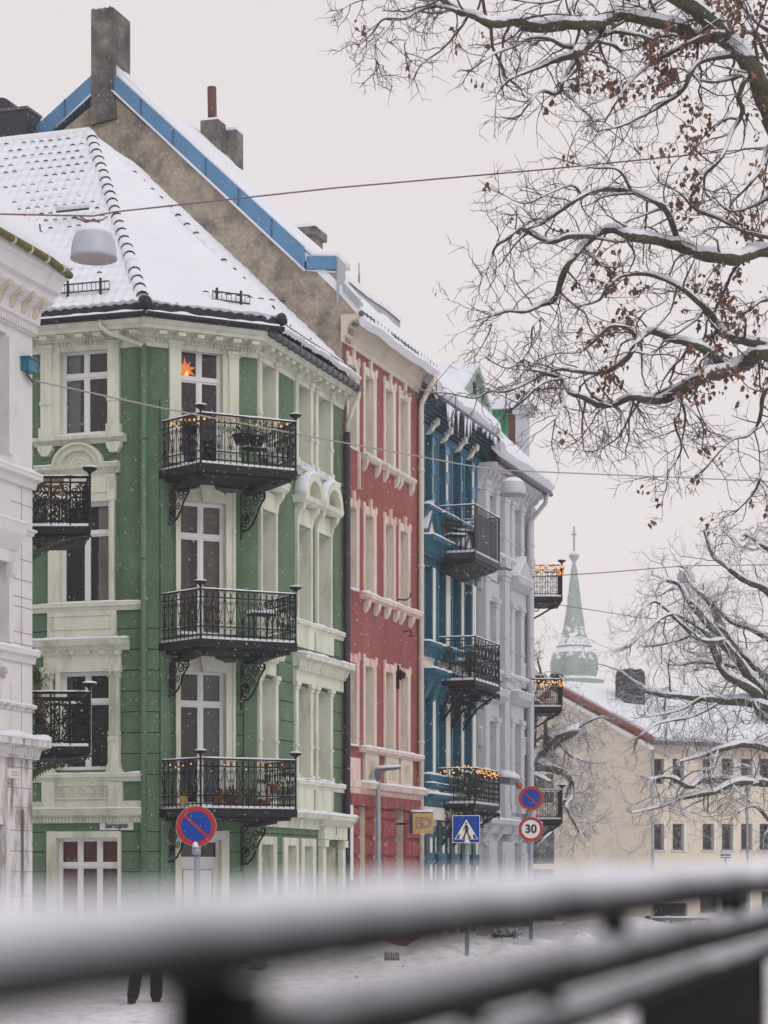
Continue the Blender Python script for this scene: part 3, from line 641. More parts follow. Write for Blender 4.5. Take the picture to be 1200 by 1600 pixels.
# street facade: pilastered windows, arched hoods, ledges
tf = {}
for i, (a, b) in enumerate(fsw):
    ua, ub = FS.U(a), FS.U(b); wd = .17
    for k, (z0, z1) in {'t': (LV['t1'], LV['t0'] + .06), 's': (LV['s1'], LV['s0'] + .02), 'f': (LV['f1'], LV['f0'] + .04)}.items():
        if k in 'tf':
            pilaster(tb, FS, ua - wd, ua, z0 - .12, z1 + .05, cr, n=.06, cap=.17); pilaster(tb, FS, ub, ub + wd, z0 - .12, z1 + .05, cr, n=.06, cap=.17)
        else:
            for q in (ua - .1, ub): box(tb, FS, q, q + .1, 0, .07, z0, z1 + .1, cr)
            box(tb, FS, ua, ub, 0, .07, z1, z1 + .1, cr); box(tb, FS, ua - .1, ub + .1, 0, .05, z1 + .1, z1 + .42, cr)
            for q in (ua - .12, ub - .01):   # consoles carrying the hood
                pr_ = [(0, z1 - .02), (.07, z1 + .02), (.10, z1 + .2), (.22, z1 + .35), (.24, z1 + .45), (0, z1 + .45)]
                extr(tb, FS, pr_, q, q + .13, cr)
            extr(tb, FS, [(0, z1 + .45), (.22, z1 + .45), (.30, z1 + .52), (.32, z1 + .62), (0, z1 + .62)], ua - .22, ub + .22, cr)
            if i == 0:
                snowcap(sn, FS, ua - .22, ub + .22, 0, .32, z1 + .62, .05, 60)
            else:
                n = 12; um_ = (ua + ub) / 2; r1 = (ub - ua) / 2 + .16; vs = []
                for q in range(n + 1):
                    aa = math.pi * q / n
                    for rr, nn in ((r1, 0), (r1, .32), (r1 * .72, .32), (r1 * .72, 0)): vs.append(FS.pt(um_ + rr * math.cos(aa), nn, z1 + .62 + rr * .95 * math.sin(aa)))
                tb.add(vs, [(4 * q + j, 4 * q + (j + 1) % 4, 4 * q + 4 + (j + 1) % 4, 4 * q + 4 + j) for q in range(n) for j in range(4)] + [(0, 1, 2, 3)], cr)
                tb.add([FS.pt(um_ + r1 * .75 * math.cos(math.pi * q / n), .06, z1 + .62 + r1 * .72 * math.sin(math.pi * q / n)) for q in range(n + 1)], [tuple(range(n + 1))], cr)
                vs = []
                for q in range(2, n + 1):   # snow clinging to the side of the hood that faces up the street
                    aa = math.pi * q / n; h_ = .06 * math.sin(aa) + .03
                    for rr, nn in ((r1, .01), (r1 + h_, .03), (r1 + h_, .30), (r1, .325)): vs.append(FS.pt(um_ + rr * math.cos(aa), nn, z1 + .62 + rr * .95 * math.sin(aa)))
                sn.add(vs, [(4 * q + j, 4 * q + (j + 1) % 4, 4 * q + 4 + (j + 1) % 4, 4 * q + 4 + j) for q in range(n - 2) for j in range(4)] + [(0, 3, 2, 1), (4 * (n - 2), 4 * (n - 2) + 1, 4 * (n - 2) + 2, 4 * (n - 2) + 3)], M['snow'], True)
        snowcap(sn, FS, ua, ub, -.3, .1, z0, .035, i * 3 + ord(k))
# ledge under the top floor windows, cornice over first floor windows, pedestals
def ledge(f, u0, u1, z, nn, hh, snow=.05, mm=None):
    mm = mm or cr
    extr(tb, f, [(0, z - hh), (nn * .45, z - hh), (nn * .6, z - hh * .5), (nn, z - hh * .35), (nn, z), (0, z)], u0, u1, mm); snowcap(sn, f, u0, u1, 0, nn, z, snow, z)
ledge(FS, FS.U(456), FS.U(519), LV['t1'] - .13, .22, .16); ledge(FS, FS.U(401), FS.U(432), LV['t1'] - .13, .22, .16)
z = zl(1000); ledge(FS, FS.U(457), 5.55, z, .34, .28, .06); ledge(FS, FS.U(400), FS.U(434), z, .34, .28, .06)
for a, b in ((457, 5.5), (400, 1.05)):
    u0 = FS.U(a); u1 = b
    k = int((u1 - u0) / .16)
    for i in range(k): box(tb, FS, u0 + .03 + i * .16, u0 + .11 + i * .16, .05, .17, z - .36, z - .285, cr)
    box(tb, FS, u0 + .03, u1 - .05, 0, .08, z - .62, z - .29, cr)
for a, b in fsw:
    ua, ub = FS.U(a) - .2, FS.U(b) + .2
    box(tb, FS, ua, ub, 0, .07, zl(956) - .42, zl(956), cr); box(tb, FS, ua + .1, ub - .1, 0, .09, zl(1262), zl(1222), cr)
    box(tb, FS, ua, ub, 0, .06, zl(1264), zl(1222), cr)
z = zl(1264); extr(tb, FS, [(0, z - .34), (.05, z - .34), (.08, z - .14), (.26, z - .10), (.30, z), (0, z)], .5, 5.6, cr); snowcap(sn, FS, .5, 5.6, 0, .30, z, .06, 5)
for a, b in ((401, 430), (441, 464), (468, 491)):
    ua, ub = FS.U(a), FS.U(b); z1 = zl(1305)
    o_ = [o for o in of[9:12] if ua < o[0] < ub][0]
    box(tb, FS, ua, o_[0], 0, .05, .5, z1, cr); box(tb, FS, o_[1], ub, 0, .05, .5, z1, cr); box(tb, FS, o_[0], o_[1], 0, .05, o_[3], z1, cr)
# door case with entablature
ua, ub = FS.U(497), FS.U(533); z = zl(1268)
box(tb, FS, ua, ub, .0, .16, zl(1305), z - .2, cr)
extr(tb, FS, [(0, z - .2), (.2, z - .2), (.36, z - .05), (.38, z + .04), (0, z + .04)], ua - .12, ub + .12, cr); snowcap(sn, FS, ua - .12, ub + .12, 0, .38, z + .04, .06, 8)
for q in (ua + .02, ub - .22): box(tb, FS, q, q + .2, 0, .12, 0, zl(1305), cr); box(tb, FS, q - .03, q + .23, 0, .18, zl(1318), zl(1306), cr)
tb.build('facade_trim', GH)
sn.build('snow', GH)
text_mesh('1', .3, M['joint'], 'house_number', GH, FS, (ua + ub) / 2, .17, zl(1290), sx=1.2)
# gutters and pipes
g = MB(); zg = 13.42
extr(g, FL, [(.60, zg), (.72, zg - .02), (.79, zg + .02), (.79, zg + .07), (.60, zg + .07)], -9.5, 0, M['tile_black'], 0, md); extr(g, FCc, [(.60, zg), (.72, zg - .02), (.79, zg + .02), (.79, zg + .07), (.60, zg + .07)], 0, 2.82, M['tile_black'], md, 0)
g.tube([FS.pt(-.35, .46, zg - .03), FS.pt(5.55, .46, zg - .03)], .085, M['zinc_dark'], 8)
for i in range(16): g.tube([FS.pt(-.2 + i * .36, .46, zg - .03), FS.pt(-.16 + i * .36, .46, zg - .03)], .098, M['black_metal'], 8)
g.build('gutter', GH)
fd = FL.shifted(.06)
drainpipe(GH, [FL.pt(FL.U(178) + .0, .66, 13.42), FL.pt(FL.U(176), .64, 13.30), FL.pt(FL.U(184), .5, 13.18), FL.pt(FL.U(222), .14, 12.98), FL.pt(FL.U(228.5), .12, 12.90)], .05, cr, 'gutter_elbow')
drainpipe(GH, [FL.pt(FL.U(228.5), .12, 12.94), FL.pt(FL.U(228.5), .12, 0.2)], .062, M['green_pipe'], 'drainpipe', [FL.pt(FL.U(228.5), .12, z_) for z_ in (11, 8.5, 6, 3.6)])
drainpipe(GH, [FS.pt(5.45, .46, 13.36), FS.pt(5.45, .45, 13.2), FS.pt(5.48, .30, 12.95), FS.pt(5.56, .14, 12.6), FS.pt(5.58, .12, 12.35)], .055, cr, 'gutter_elbow')
drainpipe(GH, [FS.pt(5.58, .12, 12.4), FS.pt(5.58, .12, .2)], .085, M['black_metal'])
# roof ------------------------------------------------------------
AP = Vector((-6.81, 53.1, 19.05)); zr = 13.56
E1 = FL.pt(.7 * md, .70, zr); E2 = FCc.pt(2.78, .70, zr); E2s = FS.pt(-.52, .45, zr); E0 = FL.pt(-10, .70, zr); E3 = FS.pt(5.6, .45, zr)
RID = AP - FL.u * 8.6; RE = AP + D * 3.02
rf = MB()
wf = MB()
for q in ((E0, E1, AP, RID), (E1, E2, AP), (E2s, E3, RE, AP)):
    rf.add([v - Vector((0, 0, .12)) for v in q], [tuple(range(len(q)))], M['tile_black'])
rf.add([v - Vector((0, 0, .12)) for v in (RID, AP, RE, RE - Vector((N_.x, N_.y, 0)) * 5 + Vector((0, 0, -4.6)), RID + D * 5 + Vector((0, 0, -4.6)))], [(0, 1, 4), (1, 2, 3, 4)], M['tile_black'])
def nrm(a, b, c):
    v = (b - a).cross(c - a).normalized(); return v if v.z > 0 else -v
nL, nC, nS = nrm(E0, E1, AP), nrm(E1, E2, AP), nrm(E2s, E3, RE)
def tile_h(f, amp=1.0, n0=0.0, edge=None):
    upv = None
    def h(p, s, t):
        r = p - f.o; a = r.dot(f.u); b = (p.z - zr) * 1.42
        row = (b / .33) % 1.0; col = math.cos(2 * math.pi * a / .225)
        soft = .5 + .5 * noise.noise(Vector((a * .45, b * .5, n0)))
        soft = max(0, min(1, soft * 1.2))
        k = amp * (.25 + .75 * soft)
        v = .06 + k * (.045 * (1 - row) ** .7 + .020 * col) + .06 * noise.noise(Vector((a * .8, b * .8, 4 + n0))) + .02 * noise.noise(Vector((a * 3, b * 3, 6)))
        if b < .35: v += .03
        return v
    return h
snr = MB()
# left plane starts a little up the slope: the lowest course of tiles is bare
def up(a, c, k): return a + (c - a).normalized() * k
sL = FL.u * 0
snow_sheet(snr, up(E0, RID, .10), up(E1, AP, .16), AP, RID, .055, tile_h(FL, 1.9), nL, M['snow'])
def soft_h(f, n0):
    def h(p, s, t):
        r = p - f.o; a = r.dot(f.u); b = (p.z - zr) * 1.42
        return .11 + .11 * noise.noise(Vector((a * .7, b * .45, n0))) + .05 * noise.noise(Vector((a * 2.1, b * 1.4, n0 + 3))) + (.022 * (1 - (b / .33) % 1.0) + .010 * math.cos(2 * math.pi * a / .225)) * max(.1, min(1, 1 + 2.5 * noise.noise(Vector((a * .5, b * .5, 8)))))
    return h
snow_sheet(snr, up(E1, AP, .16), up(E2, AP, .16), AP, AP + FCc.u * .02, .05, soft_h(FCc, 2.0), nC, M['snow'])
snow_sheet(snr, up(E2s, AP, .05), up(E3, RE, .05), RE, AP, .07, tile_h(FS, .9, 3.0), nS, M['snow'])
snr_o = None
roof = rf.build('roof', GH)
rg = random.Random(4)
# tile noses showing through the snow
tn = MB()
def nose(p, f, nn, w_=.075, hgt=.035, th=.012):
    pts = [p + f.u * (w_ * math.cos(math.pi * i / 4)) + nn * (hgt * math.sin(math.pi * i / 4)) for i in range(5)]
    tn.tube(pts, [th * .25, th * .9, th * 1.35, th * .9, th * .25], M['tile_black'], 4)
slope_up = {FL: None}
for f, nn, dens, rows in ((FL, nL, .95, 26),):
    sv = (AP - E1); sv -= f.u * sv.dot(f.u); sv.normalize()
    for r_ in range(2, 25):
        for c_ in range(-44, 3):
            u_ = c_ * .225; base = f.pt(0, .70, zr) + sv * (r_ * .33) + f.u * u_
            k = (base.z - zr) / (AP.z - zr); ulim = .29 + (FL.o + Vector((0, 0, 0)) - Vector((0, 0, 0)) ).x * 0 + ((AP - FL.o).dot(f.u) - .29) * k
            if u_ > ulim - .25 or k > .985: continue
            soft = .5 + .5 * noise.noise(Vector((u_ * .45, r_ * .33 * .5, 0)))
            if k < .42: 
                if rg.random() > .08: continue
            elif rg.random() > .45 + .7 * soft: continue
            nose(base + nn * (.105 + .06 * noise.noise(Vector((u_ * .8, r_ * .33 * .8 * .95, 4)))), f, nn, .06, .028, .012 * rg.uniform(.7, 1.25))
sv = (RE - E3); sv -= FS.u * sv.dot(FS.u); sv.normalize()
for r_ in (1, 2, 4):
    for c_ in range(1, 44):
        u_ = c_ * .13
        if r_ > 1 and rg.random() < .35 * r_: continue
        nose(FS.pt(u_, .45, zr) + sv * (r_ * .30) + nS * .10, FS, nS, .035, .03, .014)
for c_ in range(8): nose(FCc.pt(1 + c_ * .25, .7, zr) + nC * .18 + Vector((0, 0, .3 + c_ * .0)), FCc, nC)
# bare lowest course above the gutters
for f, a, b in ((FL, -9.5, .26), (FCc, -.26, 2.82)):
    k = int((b - a) / .225)
    vs = []
    for i in range(k * 6 + 1):
        uu = a + (b - a) * i / (k * 6); wv = .028 * math.cos(2 * math.pi * i / 6)
        vs += [f.pt(uu, .70, zr - .04), f.pt(uu, .70, zr + .06 + wv), f.pt(uu, .58, zr + .20 + wv), f.pt(uu, .40, zr + .20)]
    tn.add(vs, [(4 * i + j, 4 * i + 4 + j, 4 * i + 5 + j, 4 * i + 1 + j) for i in range(k * 6) for j in range(3)], M['tile_black'], False)
tn.build('roof_tiles', roof)
eg = MB()
for f, a, b in ((FL, -9.5, .26), (FCc, -.26, 2.7)): snowcap(eg, f, a, b, .56, .78, zg + .06, .055, 3)
eg.build('snow', roof)
# hip ridge tiles
def hip(a, b, step, m_, nn, r_=.13, sk=0):
    hb_ = MB(); hs = MB(); L_ = (b - a).length; dv = (b - a) / L_; k = int(L_ / step); sd = dv.cross(nn).normalized()
    for i in range(k):
        if i < sk: continue
        p0 = a + dv * (i * step); p1 = p0 + dv * (step * 1.12)
        if rg.random() < .93:
            pts = [p0 + sd * (r_ * math.cos(math.pi * j / 6)) + nn * (r_ * 1.0 * math.sin(math.pi * j / 6) + .05 + .01 * rg.random()) for j in range(7)]
            hb_.tube(pts, [.006, .016, .022 * rg.uniform(.7, 1.2), .024, .022 * rg.uniform(.7, 1.2), .015, .004], m_, 5)
        hs.tube([p0 + dv * .03 + nn * .06, p0 + dv * step * .4 + nn * .075, p1 + nn * .05], [r_ * .98, r_ * 1.08, r_ * .92], M['snow'], 10)
    h_ = hb_.build('hip_tiles', roof); hs.build('snow', h_)
hip(E1 + (AP - E1).normalized() * .35, AP, .36, M['tile_black'], (nL + nC).normalized())
hip(E2 + (AP - E2).normalized() * .5, AP - (AP - E2).normalized() * 1.6, .40, M['tile_black'], (nC + nS).normalized(), .09)
rt = MB(); rt.tube([RID + Vector((0, 0, .05)), AP + Vector((0, 0, .06))], .13, M['snow'], 10)
for i in range(22):
    p = AP - FL.u * (.2 + i * .38) + nL * .06; rt.tube([p + nL * .03 - FL.u * .03, p - nL * -.01 + Vector((0, 0, -.12))], .022, M['tile_black'], 5)
rt.lathe(tuple(E1 + Vector((0, 0, .0))), [(.14, 0), (.17, .10), (.12, .22), (.03, .26)], M['tile_black'], 10)
rt.lathe(tuple(E2 + Vector((0, 0, .0))), [(.12, 0), (.13, .10), (.09, .20), (.03, .24)], M['tile_black'], 10)
rt.build('ridge_tiles', roof); snr.build('snow', roof)
# snow guards
def guard(f, ua, ub, zz, nn_, hang=.0, name='snow_guard'):
    gm = MB(); sv = (AP - f.pt(0, .70, zr)); sv -= f.u * sv.dot(f.u); sv.normalize(); base = f.pt(0, .70, zr) + sv * zz + nn_ * .12
    t_ = Vector((0, 0, 1))
    for q in (.0, .17): gm.tube([base + f.u * ua + t_ * (q + .05), base + f.u * ub + t_ * (q + .05)], .016, M['fence_green'] if f is FL else M['black_metal'], 4)
    k = int((ub - ua) / .10)
    for i in range(k + 1): uu = ua + (ub - ua) * i / k; bar(gm, base + f.u * uu + t_ * .05, base + f.u * uu + t_ * .22, .007, M['black_metal'])
    k = max(1, int((ub - ua) / .65))
    for i in range(k + 1): uu = ua + .1 + (ub - ua - .3) * i / k; bar(gm, base + f.u * uu - t_ * .05, base + f.u * uu + t_ * .30, .028, M['black_metal'])
    gm.build(name, roof)
guard(FL, -3.2, -.65, .55, nL); guard(FCc, 1.3, 2.15, .42, nC)
# skylight bar peeking out of the snow
sk = MB(); p = P(88, 331, 50.2); sk.tube([p + FL.u * .0, p + FL.u * .78], .025, M['fence_green'], 4); sk.tube([p + nL * .04 - Vector((0, 0, -.05)), p + nL * .04 + FL.u * .8 + Vector((0, 0, .05))], .05, M['snow'], 8); sk.build('skylight', roof)
# black chimney behind the ridge
cb = MB(); q = P(35, 206, 56.5); cf = Face(q.x - .45, q.y, FL.u.x, FL.u.y)
box(cb, cf, -.35, .62, -.75, 0, q.z - 1.4, q.z + .50, M['black_metal']); box(cb, cf, -.38, .65, -.78, .03, q.z + .50, q.z + .57, M['zinc_dark'])
vs = [cf.pt(-.12 + .36 * math.cos(i * math.pi / 10), 0, q.z + .50 + .36 * math.sin(i * math.pi / 10)) for i in range(11)]; cb.prism(vs, cf.n * -.75, M['black_metal'])
vs = [cf.pt(.42 + .2 * math.cos(i * math.pi / 10), 0, q.z + .40 + .0 * math.sin(i * math.pi / 10)) for i in range(2)]
cb.build('chimney', roof)
# balconies
def cpt(u, n): return FCc.pt(u, n, 0)
bpts = [cpt(.28, 0), cpt(.66, 1.33), cpt(2.86, 1.33), cpt(2.86, -.30)]
for zf in (FCc.Z(312, 1000) , FCc.Z(312, 1268), FCc.Z(312, 733)):
    pass
BZ = []
ex = FCc.pt(.66, 1.33, 0)
for y in (722, 997, 1262):
    z = CZ + (HY - y) / F * ex.y; BZ.append(z)
    bb = balcony(GH, bpts, z, 1.0, 'vee', (1, 2), slab_h=.17, snow=.05, th=1.1)
    sp = MB()
    for a in (.60, 2.2): sp.prism([FCc.pt(a, .0, z - .36), FCc.pt(a + .3, .0, z - .36), FCc.pt(a + .3, 1.10, z - .30), FCc.pt(a, 1.10, z - .30)], Vector((0, 0, .06)), M['iron'])
    sp.build('support_beam', bb)
    scroll_bracket(bb, FCc.pt(.46, .02, 0), FCc.n * .60 + FCc.u * .38, z - .34, .78, M['iron']); scroll_bracket(bb, FCc.pt(2.15, 0, 0), (FCc.n * .72 + FCc.u * .35), z - .34, .82, M['iron'])

# ------------------------------------------------------------------ RED HOUSE with the bare gable wall
RH = empty('red_house', FS.pt(8.5, 0, 0), 'red plastered terrace house with cream window frames and a bare gable edged in blue metal', 'house')
t0, t1 = 5.6, t_at(652)
wr = MB(); CR = [(541, 560), (567, 587), (599, 617), (622, 640)]
def ZR(y): return FS.Z(577, y)
rows = [(ZR(590), ZR(716)), (ZR(806), ZR(932)), (ZR(1042), ZR(1170))]
orr = []
for a, b in CR:
    w_ = FS.U(b) - FS.U(a)
    for zt, zb in rows: orr.append((FS.U(a) + w_ * .12, FS.U(b) - w_ * .24, zb, zt, .30, .5))
zg_t = ZR(1262)
og = [(FS.U(560), FS.U(570), .6, zg_t, .35, .4), (FS.U(583), FS.U(594), .6, zg_t, .35, .4), (FS.U(617), FS.U(630), .6, zg_t, .35, .4)]
wall(wr, FS, t0, t1, 0, 14.62, orr + og, M['red_plaster'], (), None, M['cream_warm'])
wr.build('wall', RH)
for i, o_ in enumerate(orr):
    w = window(RH, FS, *o_[:4], .30, 2, [.7], fr); t = MB(); mt = M['cream_warm'] if i % 3 == 0 else M['cream_pink']
    a, b = CR[i // 3]; ua, ub = FS.U(a), FS.U(b); zb, zt = o_[2], o_[3]; r_ = i % 3
    box(t, FS, ua, o_[0], 0, .03, zb, zt, mt); box(t, FS, o_[1], ub, 0, .03, zb, zt, mt); box(t, FS, ua, ub, 0, .03, zt, zt + .20, mt)
    box(t, FS, ua - .03, ua + .10, 0, .045, zt + .08, zt + .27, mt); box(t, FS, ub - .10, ub + .03, 0, .045, zt + .08, zt + .27, mt)
    um_ = (ua + ub) / 2; box(t, FS, um_ - .06, um_ + .06, 0, .07, zt + .02, zt + (.40 if r_ < 2 else .2), mt)
    if r_ == 0 and i > 2:
        extr(t, FS, [(0, zb - .12), (.1, zb - .12), (.17, zb - .05), (.17, zb), (0, zb)], ua - .12, ub + .12, mt); snowcap(t, FS, ua - .12, ub + .12, 0, .17, zb, .03, i)
        for q in (ua - .04, ub - .06): extr(t, FS, [(0, zb - .40), (.04, zb - .38), (.12, zb - .25), (.13, zb - .12), (0, zb - .12)], q, q + .12, mt)
    elif r_ == 0:
        for q in (ua - .02, ub - .08): box(t, FS, q, q + .08, 0, .06, zb - .9, zb, mt)
        snowcap(t, FS, o_[0], o_[1], -.25, .05, zb, .03, i)
    else: snowcap(t, FS, o_[0], o_[1], -.28, .08, zb, .045, i)
    t.build('window_trim', w)
tr = MB(); zb = rows[1][1]
extr(tr, FS, [(0, zb - .14), (.10, zb - .14), (.18, zb - .08), (.18, zb), (0, zb)], FS.U(562), t1 - .02, M['cream_pink']); snowcap(tr, FS, FS.U(562), t1 - .02, 0, .18, zb, .05, 21)
for px in (568, 584, 600, 614, 623, 638):
    u_ = FS.U(px); extr(tr, FS, [(0, zb - .42), (.04, zb - .42), (.13, zb - .28), (.15, zb - .14), (0, zb - .14)], u_, u_ + .16, M['cream_warm'])
zb = rows[2][1]
extr(tr, FS, [(0, zb - .12), (.12, zb - .12), (.20, zb - .06), (.20, zb), (0, zb)], FS.U(561), t1 + .02, M['cream_pink']); snowcap(tr, FS, FS.U(561), t1 + .02, 0, .20, zb, .05, 22)
for a, b in ((567, 588), (600, 619), (623, 641)):
    ua, ub = FS.U(a), FS.U(b); box(tr, FS, ua, ub, 0, .07, zb - .85, zb - .12, M['cream_warm']); box(tr, FS, ua + .15, ub - .15, .07, .09, zb - .70, zb - .25, M['cornice_warm'])
    for k in range(5): box(tr, FS, ua + .25 + k * .08, ua + .29 + k * .08, .09, .11, zb - .65 + (k % 2) * .1, zb - .3, M['cornice_warm'])
box(tr, FS, t0 + .1, t1, 0, .06, zb - .98, zb - .85, M['cream_warm'])
zc = ZR(1226)
extr(tr, FS, [(0, zc - .30), (.08, zc - .30), (.12, zc - .16), (.26, zc - .12), (.30, zc), (0, zc)], FS.U(561), t1 + .05, M['cream_pink']); snowcap(tr, FS, FS.U(561), t1 + .05, 0, .30, zc, .06, 23)
box(tr, FS, t0 + .1, FS.U(561), 0, .04, zc - .45, zc + .6, M['cream_pink'])
tr.build('facade_trim', RH)
# rusticated red ground floor
rs = MB(); zz0 = zc - .32
for a, b in ((541, 560), (570, 583), (594, 606), (606, 617), (630, 640), (640, 651)):
    ua, ub = FS.U(a), FS.U(b)
    if a == 541: ua = FS.U(546)
    z = .1
    while z < zg_t - .05:
        z1_ = min(z + .46, zg_t)
        u0_, u1_ = ua + .02, ub - .02; e = .05
        rs.add([FS.pt(u0_, 0, z + .015), FS.pt(u1_, 0, z + .015), FS.pt(u1_, 0, z1_ - .015), FS.pt(u0_, 0, z1_ - .015), FS.pt(u0_ + e, .07, z + .06), FS.pt(u1_ - e, .07, z + .06), FS.pt(u1_ - e, .07, z1_ - .06), FS.pt(u0_ + e, .07, z1_ - .06)],
               [(4, 5, 6, 7), (0, 1, 5, 4), (1, 2, 6, 5), (2, 3, 7, 6), (3, 0, 4, 7)], M['red_stone']); z += .46
k = 12
for i in range(k):
    u0_ = t0 + .3 + (t1 - t0 - .35) * i / k; u1_ = t0 + .3 + (t1 - t0 - .35) * (i + 1) / k; box(rs, FS, u0_ + .015, u1_ - .015, 0, .12, zg_t + .02, zg_t + .30, M['red_stone'])
rs.build('stone_base', RH)
for o_ in og: window(RH, FS, *o_[:4], .35, 1, [.75], M['cream_warm'])
# white board between the green and the red house
bd = MB(); box(bd, FS, FS.U(537), FS.U(546), 0, .10, FS.Z(541, 1375), FS.Z(541, 1257), M['white_frame']); box(bd, FS, FS.U(537), FS.U(545), 0, .14, .3, FS.Z(541, 1376), M['zinc_dark']); bd.build('cable_board', RH)
# great coved cornice
co_ = MB(); pr = [(0, 14.55), (.05, 14.55), (.06, 14.66), (.11, 14.70), (.12, 14.76)] + [(.12 + .22 * (1 - math.cos(i * math.pi / 10)) , 14.78 + .26 * math.sin(i * math.pi / 10)) for i in range(1, 6)] + [(.37, 15.06), (.41, 15.08), (.43, 15.18), (0, 15.18)]
extr(co_, FS, pr, t0 - .12, t1, M['cornice_warm']); co_.build('cornice', RH)
gt = MB(); gt.tube([FS.pt(t0 - .02, .47, 15.20), FS.pt(t1 + .1, .47, 15.17)], .07, M['zinc_dark'], 8)
for i in range(22): gt.tube([FS.pt(t0 + .2 + i * .27, .40, 15.10), FS.pt(t0 + .2 + i * .27, .55, 15.14), FS.pt(t0 + .2 + i * .27, .55, 15.24)], .012, M['iron_green'], 4)
gt.build('gutter', RH)
drainpipe(RH, [FS.pt(t1 + .05, .47, 15.15), FS.pt(t1 + .05, .47, 14.95), FS.pt(t1 + .02, .12, 14.3), FS.pt(t1 + .02, .10, 14.1), FS.pt(t1 + .02, .10, .3)], .075, M['cream_warm'], 'drainpipe', [FS.pt(t1 + .02, .10, z_) for z_ in (12.5, 10, 7.6, 5.4, 3)])
# gable wall
FG = Face(FS.pt(5.63, 0, 0).x, FS.pt(5.63, 0, 0).y, N_.x, N_.y)
gw = MB(); q = lambda x, y: (FG.U(x), FG.Z(x, y))
ol = [(0, 0), (0, 14.55), (.10, 14.6), (.08, 14.72), (.16, 14.80), (.15, 14.95), (.28, 15.0), (.34, 15.22), (.30, 15.6), q(526, 455), q(526, 420), q(478, 420), q(170, 143), q(60, 235), q(-60, 345), (FG.U(-60), 0)]
ol = [(min(a, .34), b) for a, b in ol]
gw.prism([FG.pt(a, 0, b) for a, b in ol], FG.n * -.35, M['concrete']); gw.build('gable_wall', RH)
bm_ = MB()
def band(a, b, th, out=.06):   # a,b pixel points of the lower edge; th vertical thickness in metres
    p, q_ = q(*a), q(*b); L_ = math.hypot(q_[0] - p[0], q_[1] - p[1]); k = max(1, round(L_ / 1.15))
    for i in range(k):
        s0, s1 = i / k + .004, (i + 1) / k - .004
        a0 = (p[0] + (q_[0] - p[0]) * s0, p[1] + (q_[1] - p[1]) * s0); a1 = (p[0] + (q_[0] - p[0]) * s1, p[1] + (q_[1] - p[1]) * s1)
        bm_.prism([FG.pt(a0[0], out, a0[1]), FG.pt(a1[0], out, a1[1]), FG.pt(a1[0], out, a1[1] + th), FG.pt(a0[0], out, a0[1] + th)], FG.n * -(out + .3), M['blue_metal'])
        if i: bm_.prism([FG.pt(a0[0] - .03, out + .015, a0[1]), FG.pt(a0[0], out + .015, a0[1]), FG.pt(a0[0], out + .015, a0[1] + th), FG.pt(a0[0] - .03, out + .015, a0[1] + th)], FG.n * -.05, M['blue_seam'])
band((172, 141), (478, 421), .50); band((480, 421), (527, 421), .30); band((148, 146), (60, 226), .48); band((60, 226), (-60, 336), .48)
bm_.prism([FG.pt(FG.U(527), .05, FG.Z(527, 474)), FG.pt(FG.U(530), .05, FG.Z(530, 476)), FG.pt(FG.U(530), .05, FG.Z(530, 405)), FG.pt(FG.U(527), .05, FG.Z(527, 405))], FG.n * -.5, M['zinc'])
bm_.prism([FG.pt(.02, .06, 15.95), FG.pt(.42, .06, 15.50), FG.pt(.42, .06, 15.32), FG.pt(.02, .06, 15.75)], FG.n * -.3, M['zinc'])
bm_.build('verge_cladding', RH)
vs_ = MB()
def ridge_snow(a, b, th, wv=.5):
    p, q_ = q(*a), q(*b); k = 24; vs = []
    for i in range(k + 1):
        s = i / k; u_, z_ = p[0] + (q_[0] - p[0]) * s, p[1] + (q_[1] - p[1]) * s; hh = th * (1 + .25 * noise.noise(Vector((i * .4, a[0], 0))))
        for nn, zz in ((.05, 0), (.03, hh * .7), (-.08, hh), (-.5, hh * .9), (-.9, hh * .3), (-.9, -.1)): vs.append(FG.pt(u_, nn, z_ + zz))
    vs_.add(vs, [(6 * i + j, 6 * i + (j + 1) % 6, 6 * i + 6 + (j + 1) % 6, 6 * i + 6 + j) for i in range(k) for j in range(6)] + [(0, 1, 2, 3, 4, 5)[::-1], tuple(6 * k + j for j in range(6))], M['snow'], True)
ridge_snow((186, 122), (488, 400), .16); ridge_snow((486, 400), (528, 402), .16); ridge_snow((145, 120), (60, 197), .05); ridge_snow((480, 423), (526, 426), .03)
k_ = MB(); k_.tube([FG.pt(*[q(177, 143)[0]], .08, q(177, 143)[1]), FG.pt(q(478, 424)[0], .08, q(478, 424)[1])], .03, M['snow'], 5); k_.tube([FG.pt(q(146, 148)[0], .08, q(146, 148)[1]), FG.pt(q(90, 200)[0], .08, q(90, 200)[1])], .022, M['snow'], 5)
k_.tube([FG.pt(.04, .0, 15.98), FG.pt(.44, .0, 15.53)], .05, M['snow'], 6)
